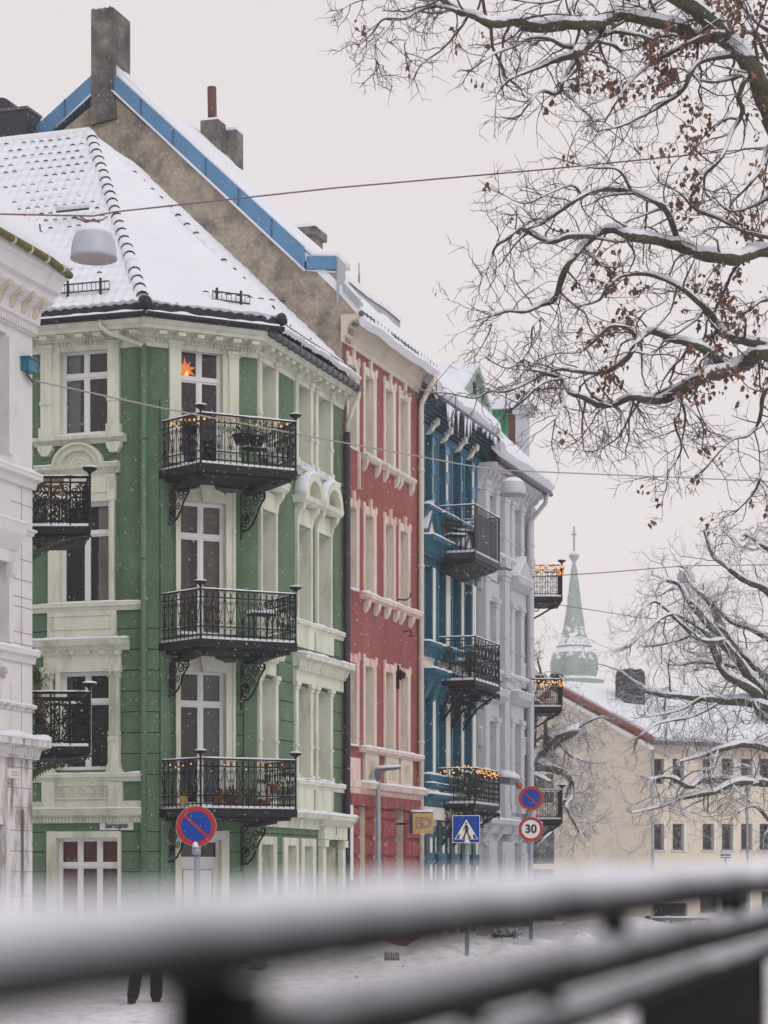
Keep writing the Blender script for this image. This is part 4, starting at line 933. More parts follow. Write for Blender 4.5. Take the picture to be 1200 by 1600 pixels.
# chimney on the gable peak
ch = MB(); ua, ub = FG.U(145), FG.U(187); uw = FG.U(178)
zt = FG.Z(166, 15); z0_ = FG.Z(166, 150)
pj = .10
box(ch, FG, ua, uw + .02, -.62, .10, z0_ - .4, zt, M['chimney_stone']); 
ch.prism([FG.pt(uw + .021, .10, z0_ + .2), FG.pt(ub, -.15, z0_ + .2), FG.pt(ub, -.62, z0_ + .2), FG.pt(uw + .021, -.62, z0_ + .2)], Vector((0, 0, zt - .12 - z0_ - .2)), M['chimney_stone'])
ch.prism([FG.pt(ua - .02, .101, z0_ - .7), FG.pt(uw + .1, .101, z0_ - .6), FG.pt(uw, .101, z0_ + .3), FG.pt(ua, .101, z0_ + .3)], FG.n * -.2, M['chimney_stone'])
for i in range(7): ch.lathe(tuple(FG.pt(ua + .04 + i * .075, .05 - .02 * (i % 3), zt)), [(.05, -.05), (.04, .03), (.01, .05)], M['snow'] if i % 2 else M['chimney_stone'], 6)
ch.build('chimney', RH)
# roof slope with snow, attic dormer, far chimneys
rr = MB(); zr_ = lambda s: 15.72 + s * 1.0
def RS(t, s, dz=0): return FS.pt(t, -s, zr_(s) + dz)
rr.prism([RS(t0 + .3, -.50, -.12), RS(t1 + .1, -.50, -.12), RS(t1 + .1, 6.0, -.12), RS(t0 + .3, 6.0, -.12)], Vector((0, 0, .1)), M['tile_black'])
rr.prism([RS(t0 + .3, 6.0, -.12), RS(t1 + .1, 6.0, -.12), FS.pt(t1 + .1, -12, 15.6), FS.pt(t0 + .3, -12, 15.6)], Vector((0, 0, .1)), M['tile_black'])
# far end of the attic wall
rr.prism([FS.pt(t1, 0, 14.6), FS.pt(t1, 0, 15.2), FS.pt(t1, -6, 21.6), FS.pt(t1, -12, 15.5), FS.pt(t1, -12, 13)], D * -.3, M['grey_plaster'])
rfo = rr.build('roof', RH)
sr = MB(); nn_ = nrm(RS(0, 0), RS(1, 0), RS(1, 1))
def sh(n0, th=.2, rough=.08):
    return lambda p, s, t: th + rough * noise.noise(Vector((p.x * .6, p.y * .6, n0))) + .03 * noise.noise(Vector((p.x * 2, p.y * 2, n0 + 2))) - (.12 if t < .02 else 0)
snow_sheet(sr, RS(t0 + .02, -.56, -.1), RS(t1 + .25, -.56, -.1), RS(t1 + .25, 6.0), RS(t0 + .02, 6.0), .22, sh(1, .14), nn_, M['snow'], .16)
sr.build('snow', rfo)
dm = MB(); box(dm, FS, t0 + .6, t1 - .15, -3.0, -.42, 15.2, 16.5, M['zinc']); 
dmo = dm.build('dormer', RH); ds = MB(); snow_sheet(ds, FS.pt(t0 + .5, -.38, 16.5), FS.pt(t1 - .1, -.38, 16.5), FS.pt(t1 - .1, -3.1, 17.0), FS.pt(t0 + .5, -3.1, 17.0), .25, sh(5, .16, .05), Vector((0, 0, 1)), M['snow'], .1); ds.build('snow', dmo)
c2b = MB()
box(c2b, FS, 10.4, 10.95, -5.65, -5.15, 20.3, 21.9, M['chimney_stone']); box(c2b, FS, 11.2, 11.7, -5.4, -4.95, 19.8, 21.85, M['chimney_stone'])
box(c2b, FS, 10.4, 10.95, -5.65, -5.15, 21.9, 21.95, M['snow']); box(c2b, FS, 11.2, 11.7, -5.4, -4.95, 21.85, 21.92, M['snow'])
c2b.build('chimney', rfo)
fl_ = MB(); fl_.tube([FS.pt(10.68, -5.42, 21.9), FS.pt(10.68, -5.44, 22.85)], .12, M['rust_clay'], 12); fl_.build('flue', rfo)
k_.build('verge_snow_edge', rfo); vs_.build('verge_snow', rfo)
an = MB(); p = P(561, 440, 61); an.tube([p - Vector((0, 0, .6)), p + Vector((0, 0, .2))], .03, M['galvanised'], 5); an.tube([p + Vector((0, 0, .15)), p + Vector((0, 0, .5))], .015, M['galvanised'], 4); an.build('roof_pipe', rfo)
# small iron pieces on the wall
ir = MB(); p = FS.pt(FS.U(627), .06, FS.Z(627, 988)); ax = FS.u
ir.tube([p, p + FS.n * .12 + FS.u * .1 + Vector((0, 0, .06)), p + FS.n * .20 + FS.u * .1, p + FS.n * .12 + FS.u * .1 - Vector((0, 0, .1)), p + FS.n * .26 + Vector((0, 0, -.10))], .018, M['iron'], 5); ir.build('wall_anchor', RH)
ir = MB(); p = FS.pt(FS.U(619), .05, FS.Z(619, 937)); ir.tube([p, p + FS.n * .22 + Vector((0, 0, -.02)), p + FS.n * .32 + Vector((0, 0, .05)), p + FS.n * .34 + Vector((0, 0, .16))], .02, M['iron'], 5); ir.build('iron_hook', RH)
ir = MB(); p = FS.pt(FS.U(619), .05, FS.Z(619, 1055)); ir.tube([p + Vector((0, 0, .25)), p - Vector((0, 0, .35))], .04, M['iron'], 5)
for a in range(7): 
    v = FS.n * (.07 + .15 * math.sin(a * .5)) + Vector((0, 0, .16 - a * .05)); ir.tube([p, p + v * .6 + FS.u * .03 * (-1) ** a, p + v], [.05, .04, .012], M['iron'], 5)
ir.build('wall_ornament', RH)
# ------------------------------------------------------------------ BLUE HOUSE
BP, BD, BL, CB = M['blue_plaster'], M['blue_deep'], M['blue_light'], M['cream_blue']
t0, t1 = t_at(652), t_at(744)
BH = empty('blue_house', FS.pt((t0 + t1) / 2, 0, 0), 'deep blue terrace house with cream striped pillars and icicles under its scaly cornice', 'house')
def ZB(y, px=667): return FS.Z(px, y)
CBL = [(660, 673), (682, 694), (703.5, 718), (722.5, 735)]
rows = [(ZB(672), ZB(792)), (ZB(884), ZB(1004)), (ZB(1084), ZB(1210))]
ob = []
for a, b in CBL:
    w_ = FS.U(b) - FS.U(a)
    for zt, zb in rows: ob.append((FS.U(a) + w_ * .12, FS.U(b) - w_ * .08, zb, zt, .30, .5))
g1 = ZB(1298)
for a, b in ((673, 679.5), (692.5, 699.5), (712.5, 716.5), (727.5, 733.5)): ob.append((FS.U(a), FS.U(b), .5, g1, .3, .4))
wb = MB(); wall(wb, FS, t0 + .02, t1, 0, 13.9, ob, CB, (), None, BP); wb.build('wall', BH)
tb = MB(); sn = MB()
for i, o_ in enumerate(ob):
    w = window(BH, FS, *o_[:4], .30, 1 if i >= 12 else 2, [.7], BD)
    if i >= 12: continue
    a, b = CBL[i // 3]; ua, ub = FS.U(a), FS.U(b); zb, zt = o_[2], o_[3]; t = MB(); r_ = i % 3
    box(t, FS, ua - .03, o_[0], 0, .05, zb - .05, zt + .05, BP); box(t, FS, o_[1], ub + .03, 0, .05, zb - .05, zt + .05, BP)
    box(t, FS, ua - .06, ub + .06, 0, .07, zt + .02, zt + .32, BD if r_ else BP)
    if r_ == 0:
        for s in (-1, 1): pass
        pr_ = [(.0, zt + .30), (.0, zt - .12), (.16, zt - .06), (.24, zt + .08), (.34, zt + .12), (.36, zt + .28), (.2, zt + .32)]
        extr(t, FS, pr_, (ua + ub) / 2 - .10, (ua + ub) / 2 + .08, CB)
    t.build('window_trim', w)
# light blue stripes on the top floor piers
edges = [FS.U(656), FS.U(658), FS.U(673.6), FS.U(677.5), FS.U(694.5), FS.U(700.5), FS.U(718.4), FS.U(721.6), FS.U(736), FS.U(741)]
for a, b in ((652.4, 656), (658, 660), (677.5, 682), (700.5, 703.5), (721.6, 722.5), (741, 744)):
    box(tb, FS, FS.U(a), FS.U(b), 0, .035, rows[2][1] - .1, 13.7, BP)
box(tb, FS, t0 + .04, t1 - .02, 0, .03, rows[1][0] + .2, rows[0][1], BP); box(tb, FS, t0 + .04, t1 - .02, 0, .03, rows[2][0] + .9, rows[1][1] - .3, CB)
for i in range(0, len(edges), 2):
    a, b = edges[i], edges[i + 1]
    for k in range(4):
        z = rows[0][1] + .15 + k * .78; box(tb, FS, a, b, 0, .03, z, z + .30, BL)
    if b - a > .25 or True:
        box(tb, FS, a, b, 0, .06, rows[1][1], rows[1][0], CB); box(tb, FS, a, b, 0, .06, rows[2][1], rows[2][0], CB)
def led(mb, sn_, u0, u1, z, nn, hh, m, snow=.05, f=FS):
    extr(mb, f, [(0, z - hh), (nn * .45, z - hh), (nn * .65, z - hh * .45), (nn, z - hh * .3), (nn, z), (0, z)], u0, u1, m)
    if snow: snowcap(sn_, f, u0, u1, 0, nn, z, snow, z)
pairs = [(FS.U(656), FS.U(676)), (FS.U(682), FS.U(738))]
for a, b in pairs:
    led(tb, sn, a, b, rows[0][1] - .02, .26, .28, BP); led(tb, sn, a, b, rows[1][1] - .02, .28, .35, BP); led(tb, sn, a, b, rows[2][1] - .02, .28, .4, BP)
    led(tb, sn, a, b, rows[2][0] + .62, .42, .35, BP, .06)
    for q_ in (a + .05, b - .35): extr(tb, FS, [(0, rows[2][0] + .28), (0, rows[2][0] - .25), (.12, rows[2][0] - .1), (.3, rows[2][0] + .28)], q_, q_ + .28, BP)
zc = rows[1][0] + .30
led(tb, sn, t0 + .1, t1 - .02, zc + .42, .42, .40, BP, .05); box(tb, FS, t0 + .1, t1 - .02, 0, .16, zc - .1, zc + .05, BD)
for a, b in [(FS.U(656), FS.U(677)), (FS.U(714), FS.U(738))]:   # small pediments
    um_ = (a + b) / 2; z = zc + .42
    for p_, q_ in (((a, z), (um_, z + .80)), ((um_, z + .80), (b, z))):
        tb.prism([FS.pt(p_[0], 0, p_[1]), FS.pt(q_[0], 0, q_[1]), FS.pt(q_[0], 0, q_[1] + .16), FS.pt(p_[0], 0, p_[1] + .16)], FS.n * .24, BP)
    tb.prism([FS.pt(a, 0, z), FS.pt(b, 0, z), FS.pt(um_, 0, z + .95)], FS.n * .08, CB)
    sn.prism([FS.pt(a, .02, z + .17), FS.pt(um_, .02, z + .97), FS.pt(um_, .02, z + 1.0), FS.pt(a, .02, z + .22)], FS.n * .20, M['snow'])
# scaly cornice
zc0, zc1 = 13.75, 14.25
led(tb, sn, t0 + .05, t1 + .05, zc0 + .06, .14, .16, BP, 0)
for r_ in range(6):
    n0_ = .06 + r_ * .075; za = zc0 + .05 + r_ * .075; k = 34
    for i in range(k):
        uu = t0 + .1 + (t1 - t0) * (i + (.5 if r_ % 2 else 0)) / k; hw = (t1 - t0) / k * .5
        tb.add([FS.pt(uu - hw, n0_, za + .10), FS.pt(uu + hw, n0_, za + .10), FS.pt(uu + hw, n0_ + .07, za + .09), FS.pt(uu, n0_ + .13, za - .05), FS.pt(uu - hw, n0_ + .07, za + .09)], [(0, 1, 2, 3, 4)], BP if (i + r_) % 2 else BD)
tb.prism([FS.pt(t0 + .05, 0, zc0), FS.pt(t0 + .05, .5, zc1), FS.pt(t0 + .05, 0, zc1)], FS.u * (t1 - t0), BD)
box(tb, FS, t0 + .02, t1 + .02, .0, .56, zc1, zc1 + .10, BD)
# ground floor banding on the pillars
for a, b in ((653.5, 659), (660, 673), (679.5, 692.5), (699.5, 712.5), (716.5, 727.5), (733.5, 744)):
    z = .4; k = 0; ua, ub = FS.U(a), FS.U(b)
    while z < g1 + .25:
        box(tb, FS, ua, ub, 0, .10 if k % 2 else .05, z, min(z + (.30 if k % 2 else .42), g1 + .3), (BP if k % 2 else CB)); z += .30 if k % 2 else .42; k += 1
    box(tb, FS, ua, ua + (ub - ua) * .45, .05, .105, .4, g1 + .3, BD)
box(tb, FS, t0 + .05, t1, 0, .20, g1 + .3, g1 + .62, CB); led(tb, sn, t0 + .05, t1, g1 + .95, .42, .33, BP, .06)
for a, b in pairs: box(tb, FS, a + .1, b - .1, 0, .20, g1 + .95, rows[2][1] - .4, CB); led(tb, sn, a, b, g1 + 1.25, .32, .3, BP, .03)
tb.build('facade_trim', BH); 
gt = MB(); gt.tube([FS.pt(t0 + .05, .62, zc1 + .14), FS.pt(t1 + .1, .62, zc1 + .12)], .07, M['zinc_dark'], 8); gt.build('gutter', BH)
ic = MB(); rg = random.Random(11)
for i in range(46):
    uu = t0 + .5 + rg.random() ** 1.3 * 4.9; L_ = rg.uniform(.15, .75) * (1.0 if uu < t0 + 3 else .35) ; ic.tube([FS.pt(uu, .66, zc1 + .08), FS.pt(uu, .66, zc1 + .08 - L_ * .5), FS.pt(uu, .66, zc1 + .08 - L_)], [.035, .02, .004], M['icicle'], 6)
ic.build('icicles', BH)
def pitched(house, t0, t1, z0, n0=.6, depth=6, pitch=1.0, seed=3, th=.30, far=True):
    r = MB(); zz = lambda s: z0 + (s + n0) * pitch
    r.prism([FS.pt(t0, n0, zz(-n0)), FS.pt(t1, n0, zz(-n0)), FS.pt(t1, -depth, zz(depth)), FS.pt(t0, -depth, zz(depth))], Vector((0, 0, .08)), M['tile_black'])
    r.prism([FS.pt(t0, -depth, zz(depth)), FS.pt(t1, -depth, zz(depth)), FS.pt(t1, -2 * depth, zz(0)), FS.pt(t0, -2 * depth, zz(0))], Vector((0, 0, .08)), M['tile_black'])
    for tt in (t0 + .05, t1 - .25): r.prism([FS.pt(tt, -.02, z0 - .3), FS.pt(tt, -.02, zz(0)), FS.pt(tt, -depth, zz(depth)), FS.pt(tt, -2 * depth, zz(0)), FS.pt(tt, -2 * depth, z0 - .3)], D * .2, M['grey_plaster'])
    o = r.build('roof', house); s = MB(); A_, B_, C_, D_ = FS.pt(t0, n0, zz(-n0) + .1), FS.pt(t1, n0, zz(-n0) + .1), FS.pt(t1, -depth, zz(depth) + .1), FS.pt(t0, -depth, zz(depth) + .1)
    snow_sheet(s, A_, B_, C_, D_, .2, sh(seed, th, .10), nrm(A_, B_, C_), M['snow'], th); s.build('snow', o); return o
sn.build('snow', BH)
pitched(BH, t0 + .1, t1 + .1, zc1 + .12, .60, 5.6, .95, 5, .30)
cq = MB(); p = FS.pt(16.0, -4.7, 0); box(cq, FS, 15.7, 16.5, -5.1, -4.4, 18.5, 20.2, M['chimney_stone']); box(cq, FS, 15.6, 16.6, -5.2, -4.3, 20.2, 20.42, M['chimney_stone']); box(cq, FS, 15.6, 16.6, -5.2, -4.3, 20.42, 20.50, M['snow']); cq.build('chimney', BH)
# balconies of the blue house
ua, ub = FS.U(682), FS.U(682) + 2.5
for y, yt, st in ((862, 786, 'bars'), (1062, 992, 'scroll'), (1255, 1198, 'lace')):
    px_ = 738; n_ = 1.08
    zf = CZ + (HY - y) / F * (FS.pt(ua, n_, 0).y); h = (y - yt) / F * FS.pt(ua, n_, 0).y - .05
    pts = [FS.pt(ua, 0, 0), FS.pt(ua, n_, 0), FS.pt(ub, n_, 0), FS.pt(ub, 0, 0)]
    b = balcony(BH, pts, zf, h, st, (), M['iron'] if st != 'bars' else M['black_metal'], .12 if st != 'bars' else .16, snow=.07)
    u_ = MB()
    if st == 'bars':
        u_.prism([FS.pt(ua + .1, 0, zf - .2), FS.pt(ua + .1, n_ - .1, zf - .24), FS.pt(ua + .1, 0, zf - .50)], FS.u * (ub - ua - .2), M['iron'])
        pn = MB()
        for k in range(9):
            uu = ua + .2 + k * (ub - ua - .35) / 9; pn.add([FS.pt(uu, n_ - .05, zf + .08), FS.pt(uu + .27, n_ - .05, zf + .08), FS.pt(uu + .27, n_ - .05, zf + h - .15), FS.pt(uu, n_ - .05, zf + h - .15)], [(0, 1, 2, 3)], M['wood'] if k % 2 else M['blue_seam'])
        pn.build('screen', b)
    else:
        for tt in (ua + .15, (ua + ub) / 2, ub - .15):
            # pierced iron bracket with scrolls
            u_.tube([FS.pt(tt, 0, zf - 1.25), FS.pt(tt, .22, zf - .95), FS.pt(tt, .45, zf - .62), FS.pt(tt, .8, zf - .38), FS.pt(tt, 1.1, zf - .2)], .035, M['iron'], 5)
            u_.tube([FS.pt(tt, .03, zf - 1.3), FS.pt(tt, .03, zf - .15)], .03, M['iron'], 5)
            for s_, (a_, b_, r_) in enumerate(((.2, -.35, .17), (.5, -.28, .14), (.78, -.24, .10), (.16, -.72, .13), (.3, -.55, .10), (.12, -1.0, .09))): spiral(u_, FS.pt(tt, a_, zf + b_), FS.n, r_, 1.5, s_, M['iron'], .022, 1 if s_ % 2 else -1)
            for s_ in range(5): spiral(u_, FS.pt(tt, .25 + s_ * .18, zf - .85 + s_ * .15), FS.n, .07, 1.2, s_, M['iron'], .016)
        for s_ in range(10):
            for nn_ in (.25, .6, .95): spiral(u_, FS.pt(ua + .15 + s_ * .3, nn_, zf - .24 - (.95 - nn_) * .35), FS.u, .12, 1.3, s_, M['iron'], .018)
    u_.build('bracket', b)
BBZ = [CZ + (HY - y) / F * FS.pt(ua, 1.15, 0).y for y in (862, 1062, 1255)]; bu = ua

# ------------------------------------------------------------------ GREY HOUSE
GP, GT = M['grey_plaster'], M['grey_trim']
t0, t1 = t_at(744) + .01, t_at(825)
YH = empty('grey_house', FS.pt((t0 + t1) / 2, 0, 0), 'pale grey plastered terrace house with white pilasters and deep snow on its eaves', 'house')
zA = lambda y, px=765: FS.Z(px, y)
CG = [(757, 770), (798, 809)]
rg_ = [[(zA(770), zA(868)), (FS.Z(803, 795), FS.Z(803, 890))], [(zA(940), zA(1054)), (FS.Z(803, 953), FS.Z(803, 1062))], [(zA(1127), zA(1278)), (FS.Z(803, 1131), FS.Z(803, 1282))]]
og = []
for r_ in range(3):
    for c_ in range(2):
        zt, zb = rg_[r_][c_]; og.append((FS.U(CG[c_][0]), FS.U(CG[c_][1]) - .15, max(zb, zt - 2.6), zt, .28, .5))
for a, b in ((771, 777), (800, 806)): og.append((FS.U(a), FS.U(b), .6, zA(1316), .3, .4))
jn = [2.9 + .46 * 1.0 * i * 2 for i in range(12)]
wb = MB(); wall(wb, FS, t0, t1, 0, 13.7, og, GP, jn, GT, GT); wb.build('wall', YH)
tb = MB(); sn = MB()
for i, o_ in enumerate(og):
    w = window(YH, FS, *o_[:4], .28, 2, [.7], fr)
    if i > 5: continue
    t = MB(); ua, ub = o_[0], o_[1]; zb, zt = o_[2], o_[3]; r_ = i // 2
    wd = .42
    for q_ in (ua - wd, ub + .02): pilaster(t, FS, q_, q_ + wd - .02, zb - .1, zt + .12, GT, n=.14, cap=.25)
    box(t, FS, ua, ub, 0, .10, zt, zt + .16, GT); box(t, FS, ua - wd, ub + wd, 0, .12, zt + .12, zt + .55, GT)
    if r_ == 2 or (r_ == 1 and i % 2): 
        extr(t, FS, [(0, zt + .5), (.2, zt + .55), (.40, zt + .72), (.42, zt + .9), (0, zt + .9)], ua - wd - .15, ub + wd + .15, GT); snowcap(sn, FS, ua - wd - .15, ub + wd + .15, 0, .42, zt + .9, .05, i)
        if r_ == 1:
            um_ = (ua + ub) / 2; t.prism([FS.pt(ua - wd - .1, 0, zt + .9), FS.pt(ub + wd + .1, 0, zt + .9), FS.pt(um_, 0, zt + 1.5)], FS.n * .4, GT); sn.prism([FS.pt(ua - wd - .1, 0, zt + .92), FS.pt(um_, 0, zt + 1.52), FS.pt(um_, 0, zt + 1.6), FS.pt(ua - wd - .1, 0, zt + 1.0)], FS.n * .40, M['snow'])
    else:
        box(t, FS, ua - .1, ub + .1, .12, .15, zt + .6, zt + 1.2, GT)
    box(t, FS, ua - .2, ub + .2, 0, .09, zb - 1.0, zb - .2, GT)
    t.build('window_trim', w)
def belt2(y, px, nn, hh, snow=.05): z = FS.Z(px, y); led(tb, sn, t0 + .02, t1, z, nn, hh, GT, snow)
belt2(880, 800, .20, .25); belt2(1058, 800, .20, .25); belt2(1284, 790, .45, .38, .06)
for px_ in (752, 783, 822):   # tall pilasters between the bays
    u_ = FS.U(px_); wd = .55 if px_ == 783 else .42
    for za, zb_ in ((FS.Z(px_, 740 if px_ < 760 else 770), FS.Z(px_, 888)), (FS.Z(px_, 893), FS.Z(px_, 1060)), (FS.Z(px_, 1068), FS.Z(px_, 1280))):
        pilaster(tb, FS, u_ - wd / 2, u_ + wd / 2, zb_, min(13.3, za), GT, n=.2, cap=.3, base=.3)
for k in range(3): 
    for a, b in ((747, 756), (787, 797), (811, 819)):
        z = FS.Z(770, 930 + 120 * k); box(tb, FS, FS.U(a), FS.U(b), 0, .10, z, z + .5, GT); snowcap(sn, FS, FS.U(a), FS.U(b), 0, .1, z + .5, .05, k)
for a, b in ((757, 770), (778, 797), (808, 822)): box(tb, FS, FS.U(a), FS.U(b), 0, .14, .9, zA(1314), GT); box(tb, FS, FS.U(a) + .15, FS.U(b) - .15, .14, .17, 1.6, zA(1330), GT)
for k in range(5): u_ = t0 + .3 + k * 1.35; extr(tb, FS, [(0, zA(1318)), (.1, zA(1316)), (.34, zA(1298)), (.40, zA(1294)), (0, zA(1294))], u_, u_ + .25, GT)
extr(tb, FS, [(0, 13.0), (.06, 13.0), (.08, 13.2), (.18, 13.3), (.30, 13.5), (.55, 13.62), (.60, 13.72), (0, 13.72)], t0, t1 + .0, GT)
for k in range(13):
    u_ = t0 + .15 + k * .45; extr(tb, FS, [(0, 13.05), (.10, 13.12), (.16, 13.30), (.36, 13.42), (.40, 13.55), (0, 13.6)], u_, u_ + .16, GT)
tb.build('facade_trim', YH); sn.build('snow', YH)
gt = MB(); gt.tube([FS.pt(t0 + .1, .68, 13.78), FS.pt(t1 + .2, .68, 13.74)], .075, M['zinc_dark'], 8)
for i in range(24): gt.tube([FS.pt(t0 + .2 + i * .24, .60, 13.66), FS.pt(t0 + .2 + i * .24, .72, 13.80)], .02, M['black_metal'], 4)
gt.build('gutter', YH)
drainpipe(YH, [FS.pt(t1 - .3, .68, 13.72), FS.pt(t1 - .3, .62, 13.4), FS.pt(t1 - .55, .2, 12.8), FS.pt(t1 - .55, .16, 12.4), FS.pt(t1 - .55, .16, .3)], .07, M['zinc'], 'drainpipe', [FS.pt(t1 - .55, .16, z_) for z_ in (10, 7, 4)])
yr = pitched(YH, t0 + .12, t1 + .15, 13.74, .72, 5.4, .95, 8, .34)
# far end wall of the grey house
ew = MB(); ew.prism([FS.pt(t1, -.01, 0), FS.pt(t1, -10, 0), FS.pt(t1, -10, 14), FS.pt(t1, -.01, 14)], D * .0 + D * -.2, GP); ew.build('side_wall', YH)
# copper-clad party wall with brick edge and pale pier
PW = Face(FS.pt(22.2, 0, 0).x, FS.pt(22.2, 0, 0).y, N_.x, N_.y)
pw = MB(); Uq = PW.U; Zq = PW.Z
box(pw, PW, Uq(750), Uq(795), -.5, 0, 14.0, Zq(770, 642), M['copper_bright']); box(pw, PW, Uq(795), Uq(806), -.5, .02, 14.0, Zq(800, 645), M['rust_clay'])
box(pw, PW, Uq(806), Uq(821), -.5, .06, 13.6, Zq(812, 648), M['grey_trim']); box(pw, PW, Uq(802), Uq(829), -.6, .12, Zq(812, 648), Zq(812, 637), M['grey_trim']); box(pw, PW, Uq(804), Uq(834), -.65, .16, Zq(812, 637), Zq(812, 634), M['copper_green'])
box(pw, PW, Uq(757), Uq(802), -.4, .05, Zq(770, 642), Zq(770, 634), M['copper_green'])
for k in range(5): box(pw, PW, Uq(756 + k * 8), Uq(756.6 + k * 8), 0, .03, 14, Zq(770, 643), M['copper_bright'])
pw_o = pw.build('party_wall', YH)
ps = MB(); 
snow_sheet(ps, PW.pt(Uq(750), .1, Zq(770, 634)), PW.pt(Uq(834), .16, Zq(812, 634)), PW.pt(Uq(834), -.6, Zq(812, 634)), PW.pt(Uq(750), -.6, Zq(770, 634)), .12, sh(3, .24, .12), Vector((0, 0, 1)), M['snow'], .2); ps.build('snow', pw_o)
# copper dormer: ridge runs back from the street
DF = FS.shifted(-.9); td0, td1 = DF.U(716), DF.U(757); zb_, za_ = DF.Z(737, 628), DF.Z(742, 582); um_ = (td0 + td1) / 2 + .1
dm = MB(); cg = M['copper_green']
dm.prism([DF.pt(td0 + .1, 0, 14.4), DF.pt(td1 - .1, 0, 14.4), DF.pt(td1 - .1, 0, zb_), DF.pt(td0 + .1, 0, zb_)], FS.n * -3.2, M['chimney_stone'])
dm.prism([DF.pt(td0, .05, zb_), DF.pt(td1, .05, zb_), DF.pt(um_, .05, za_)], FS.n * -3.2, cg)
for p_, q_ in ((td0 - .1, um_), (td1 + .1, um_)):
    dm.prism([DF.pt(p_, .2, zb_ - .12), DF.pt(q_, .2, za_ - .05), DF.pt(q_, .2, za_ + .12), DF.pt(p_, .2, zb_ + .05)][:: (1 if p_ < q_ else -1)], FS.n * -.25, cg)
box(dm, DF, td0 - .1, td1 + .1, .0, .22, zb_ - .12, zb_ + .02, cg); box(dm, DF, um_ - .12, um_ + .16, .05, .075, zb_ + .25, za_ - .35, M['iron'])
dmo = dm.build('dormer', YH)
dw = MB(); box(dw, DF, td0 + .45, td1 - .45, 0, .07, zb_ - 1.0, zb_ - .14, fr); wd_ = dw.build('window', dmo)
ds = MB()
for p_, s_ in ((td0 - .1, -1), (td1 + .1, 1)):
    a_, b_ = DF.pt(p_, .2, zb_ + .06), DF.pt(um_, .2, za_ + .13); c_, d_ = b_ - FS.n * 3.6, a_ - FS.n * 3.6
    snow_sheet(ds, a_, d_, c_, b_, .2, sh(6, .14, .05), nrm(a_, d_, c_), M['snow'], .12)
ds.build('snow', dmo)
# ------------------------------------------------------------------ balconies past the corner of the grey house and of the white house
def end_balcony(house, px0, px1, Z, yb, yt, style, post, dep=1.8, slab=.13, m=None, lift=0, th=1.0, brk=True):
    x0 = (px0 - CX) / F * Z; x1 = (px1 - CX) / F * Z; zf = CZ + (HY - yb) / F * Z; h = (yb - yt) / F * Z
    v = Vector((x1 - x0, 0, 0)); b0 = Vector((x0, Z, 0)); sx_ = (px1 - CX) / F * dep - .12; pts = [b0, b0 + v, b0 + v + Vector((sx_, dep, 0)), b0 + Vector((sx_ * .5, dep, 0))]
    return balcony(house, pts, zf, h, style, post, m, slab, snow=.05, th=th), zf, h, b0, v
zf_g = []
for yb, yt, st, po in ((932, 884, 'lace', (1,)), (1104, 1062, 'lace', ()), (1280, 1235, 'lace', (1,))):
    b, zf, h, b0, v = end_balcony(YH, 826, 879, 71.4, yb, yt, st, po, 1.6); zf_g.append((zf, h, b0, v))
    t = MB(); t.tube([b0 + Vector((.02, .3, zf - .75)), b0 + v * .55 + Vector((0, .3, zf - .42)), b0 + v * .92 + Vector((0, .3, zf - .18))], .03, M['iron'], 5)
    spiral(t, b0 + v * .25 + Vector((0, .3, zf - .35)), Vector((1, 0, 0)), .14, 1.4, 0, M['iron'], .02); spiral(t, b0 + v * .7 + Vector((0, .3, zf - .28)), Vector((1, 0, 0)), .10, 1.4, 2, M['iron'], .02); t.build('bracket', b)

# ------------------------------------------------------------------ WHITE HOUSE (near, left)
ta = t_at(50.5)
WH = empty('white_house', FS.pt(ta - 3, 0, 0), 'white plaster corner house with peeling paint, mossy gutter and ornate balconies at left edge', 'house')
WO = M['white_old']; WPm = M['white_peeling']
zw = lambda y, px=40: FS.Z(px, y)
wnd = [(ta - 2.8, ta - .95, zw(725), zw(535), .25, .5), (ta - 2.8, ta - .95, zw(1012), zw(885), .25, .5), (ta - 2.8, ta - .95, .8, zw(1290), .25, .5)]
wb = MB(); wall(wb, FS, ta - 12, ta, zw(1165), 11.6, wnd[:2], WO, [], None, WO)
wall(wb, FS, ta - 12, ta, -.2, zw(1165), wnd[2:], WPm, [], None, WPm)
c3_ = (D - N_).normalized()
wb.add([FS.pt(ta, 0, -.2), FS.pt(ta, 0, 11.6), FS.pt(ta, 0, 11.6) + c3_ * 3, FS.pt(ta, 0, -.2) + c3_ * 3], [(0, 1, 2, 3)], WO)
wb.add([FS.pt(ta, 0, -.2) + c3_ * 3, FS.pt(ta, 0, 11.6) + c3_ * 3, FS.pt(ta, 0, 11.6) + c3_ * 3 - N_ * 6, FS.pt(ta, 0, -.2) + c3_ * 3 - N_ * 6], [(0, 1, 2, 3)], WO)
wb.build('wall', WH)
for o_ in wnd: window(WH, FS, *o_[:4], .25, 2, [.7], fr)
tb = MB(); sn = MB()
def wl(y, nn, hh, snow=.04, m=WO, over=.0, u0=-12): 
    z = zw(y); extr(tb, FS, [(0, z - hh), (nn * .35, z - hh), (nn * .5, z - hh * .5), (nn, z - hh * .35), (nn, z), (0, z)], ta + u0, ta, m, 0, .414)
    if snow: snowcap(sn, FS, ta + u0, ta + nn * .4, 0, nn, z, snow, y)
wl(742, .17, .22, .05); wl(826, .08, .1, .0); wl(1018, .13, .2, .05); wl(1103, .08, .1, .03, WPm); wl(1157, .30, .32, .08, WPm)
box(tb, FS, ta - 12, ta - .8, 0, .08, zw(888), zw(826), WO)
extr(tb, FS, [(0, zw(870)), (.1, zw(868)), (.26, zw(845)), (.30, zw(828)), (0, zw(828))], ta - 12, ta - .75, WO); snowcap(sn, FS, ta - 12, ta - .75, 0, .3, zw(828), .05, 3)
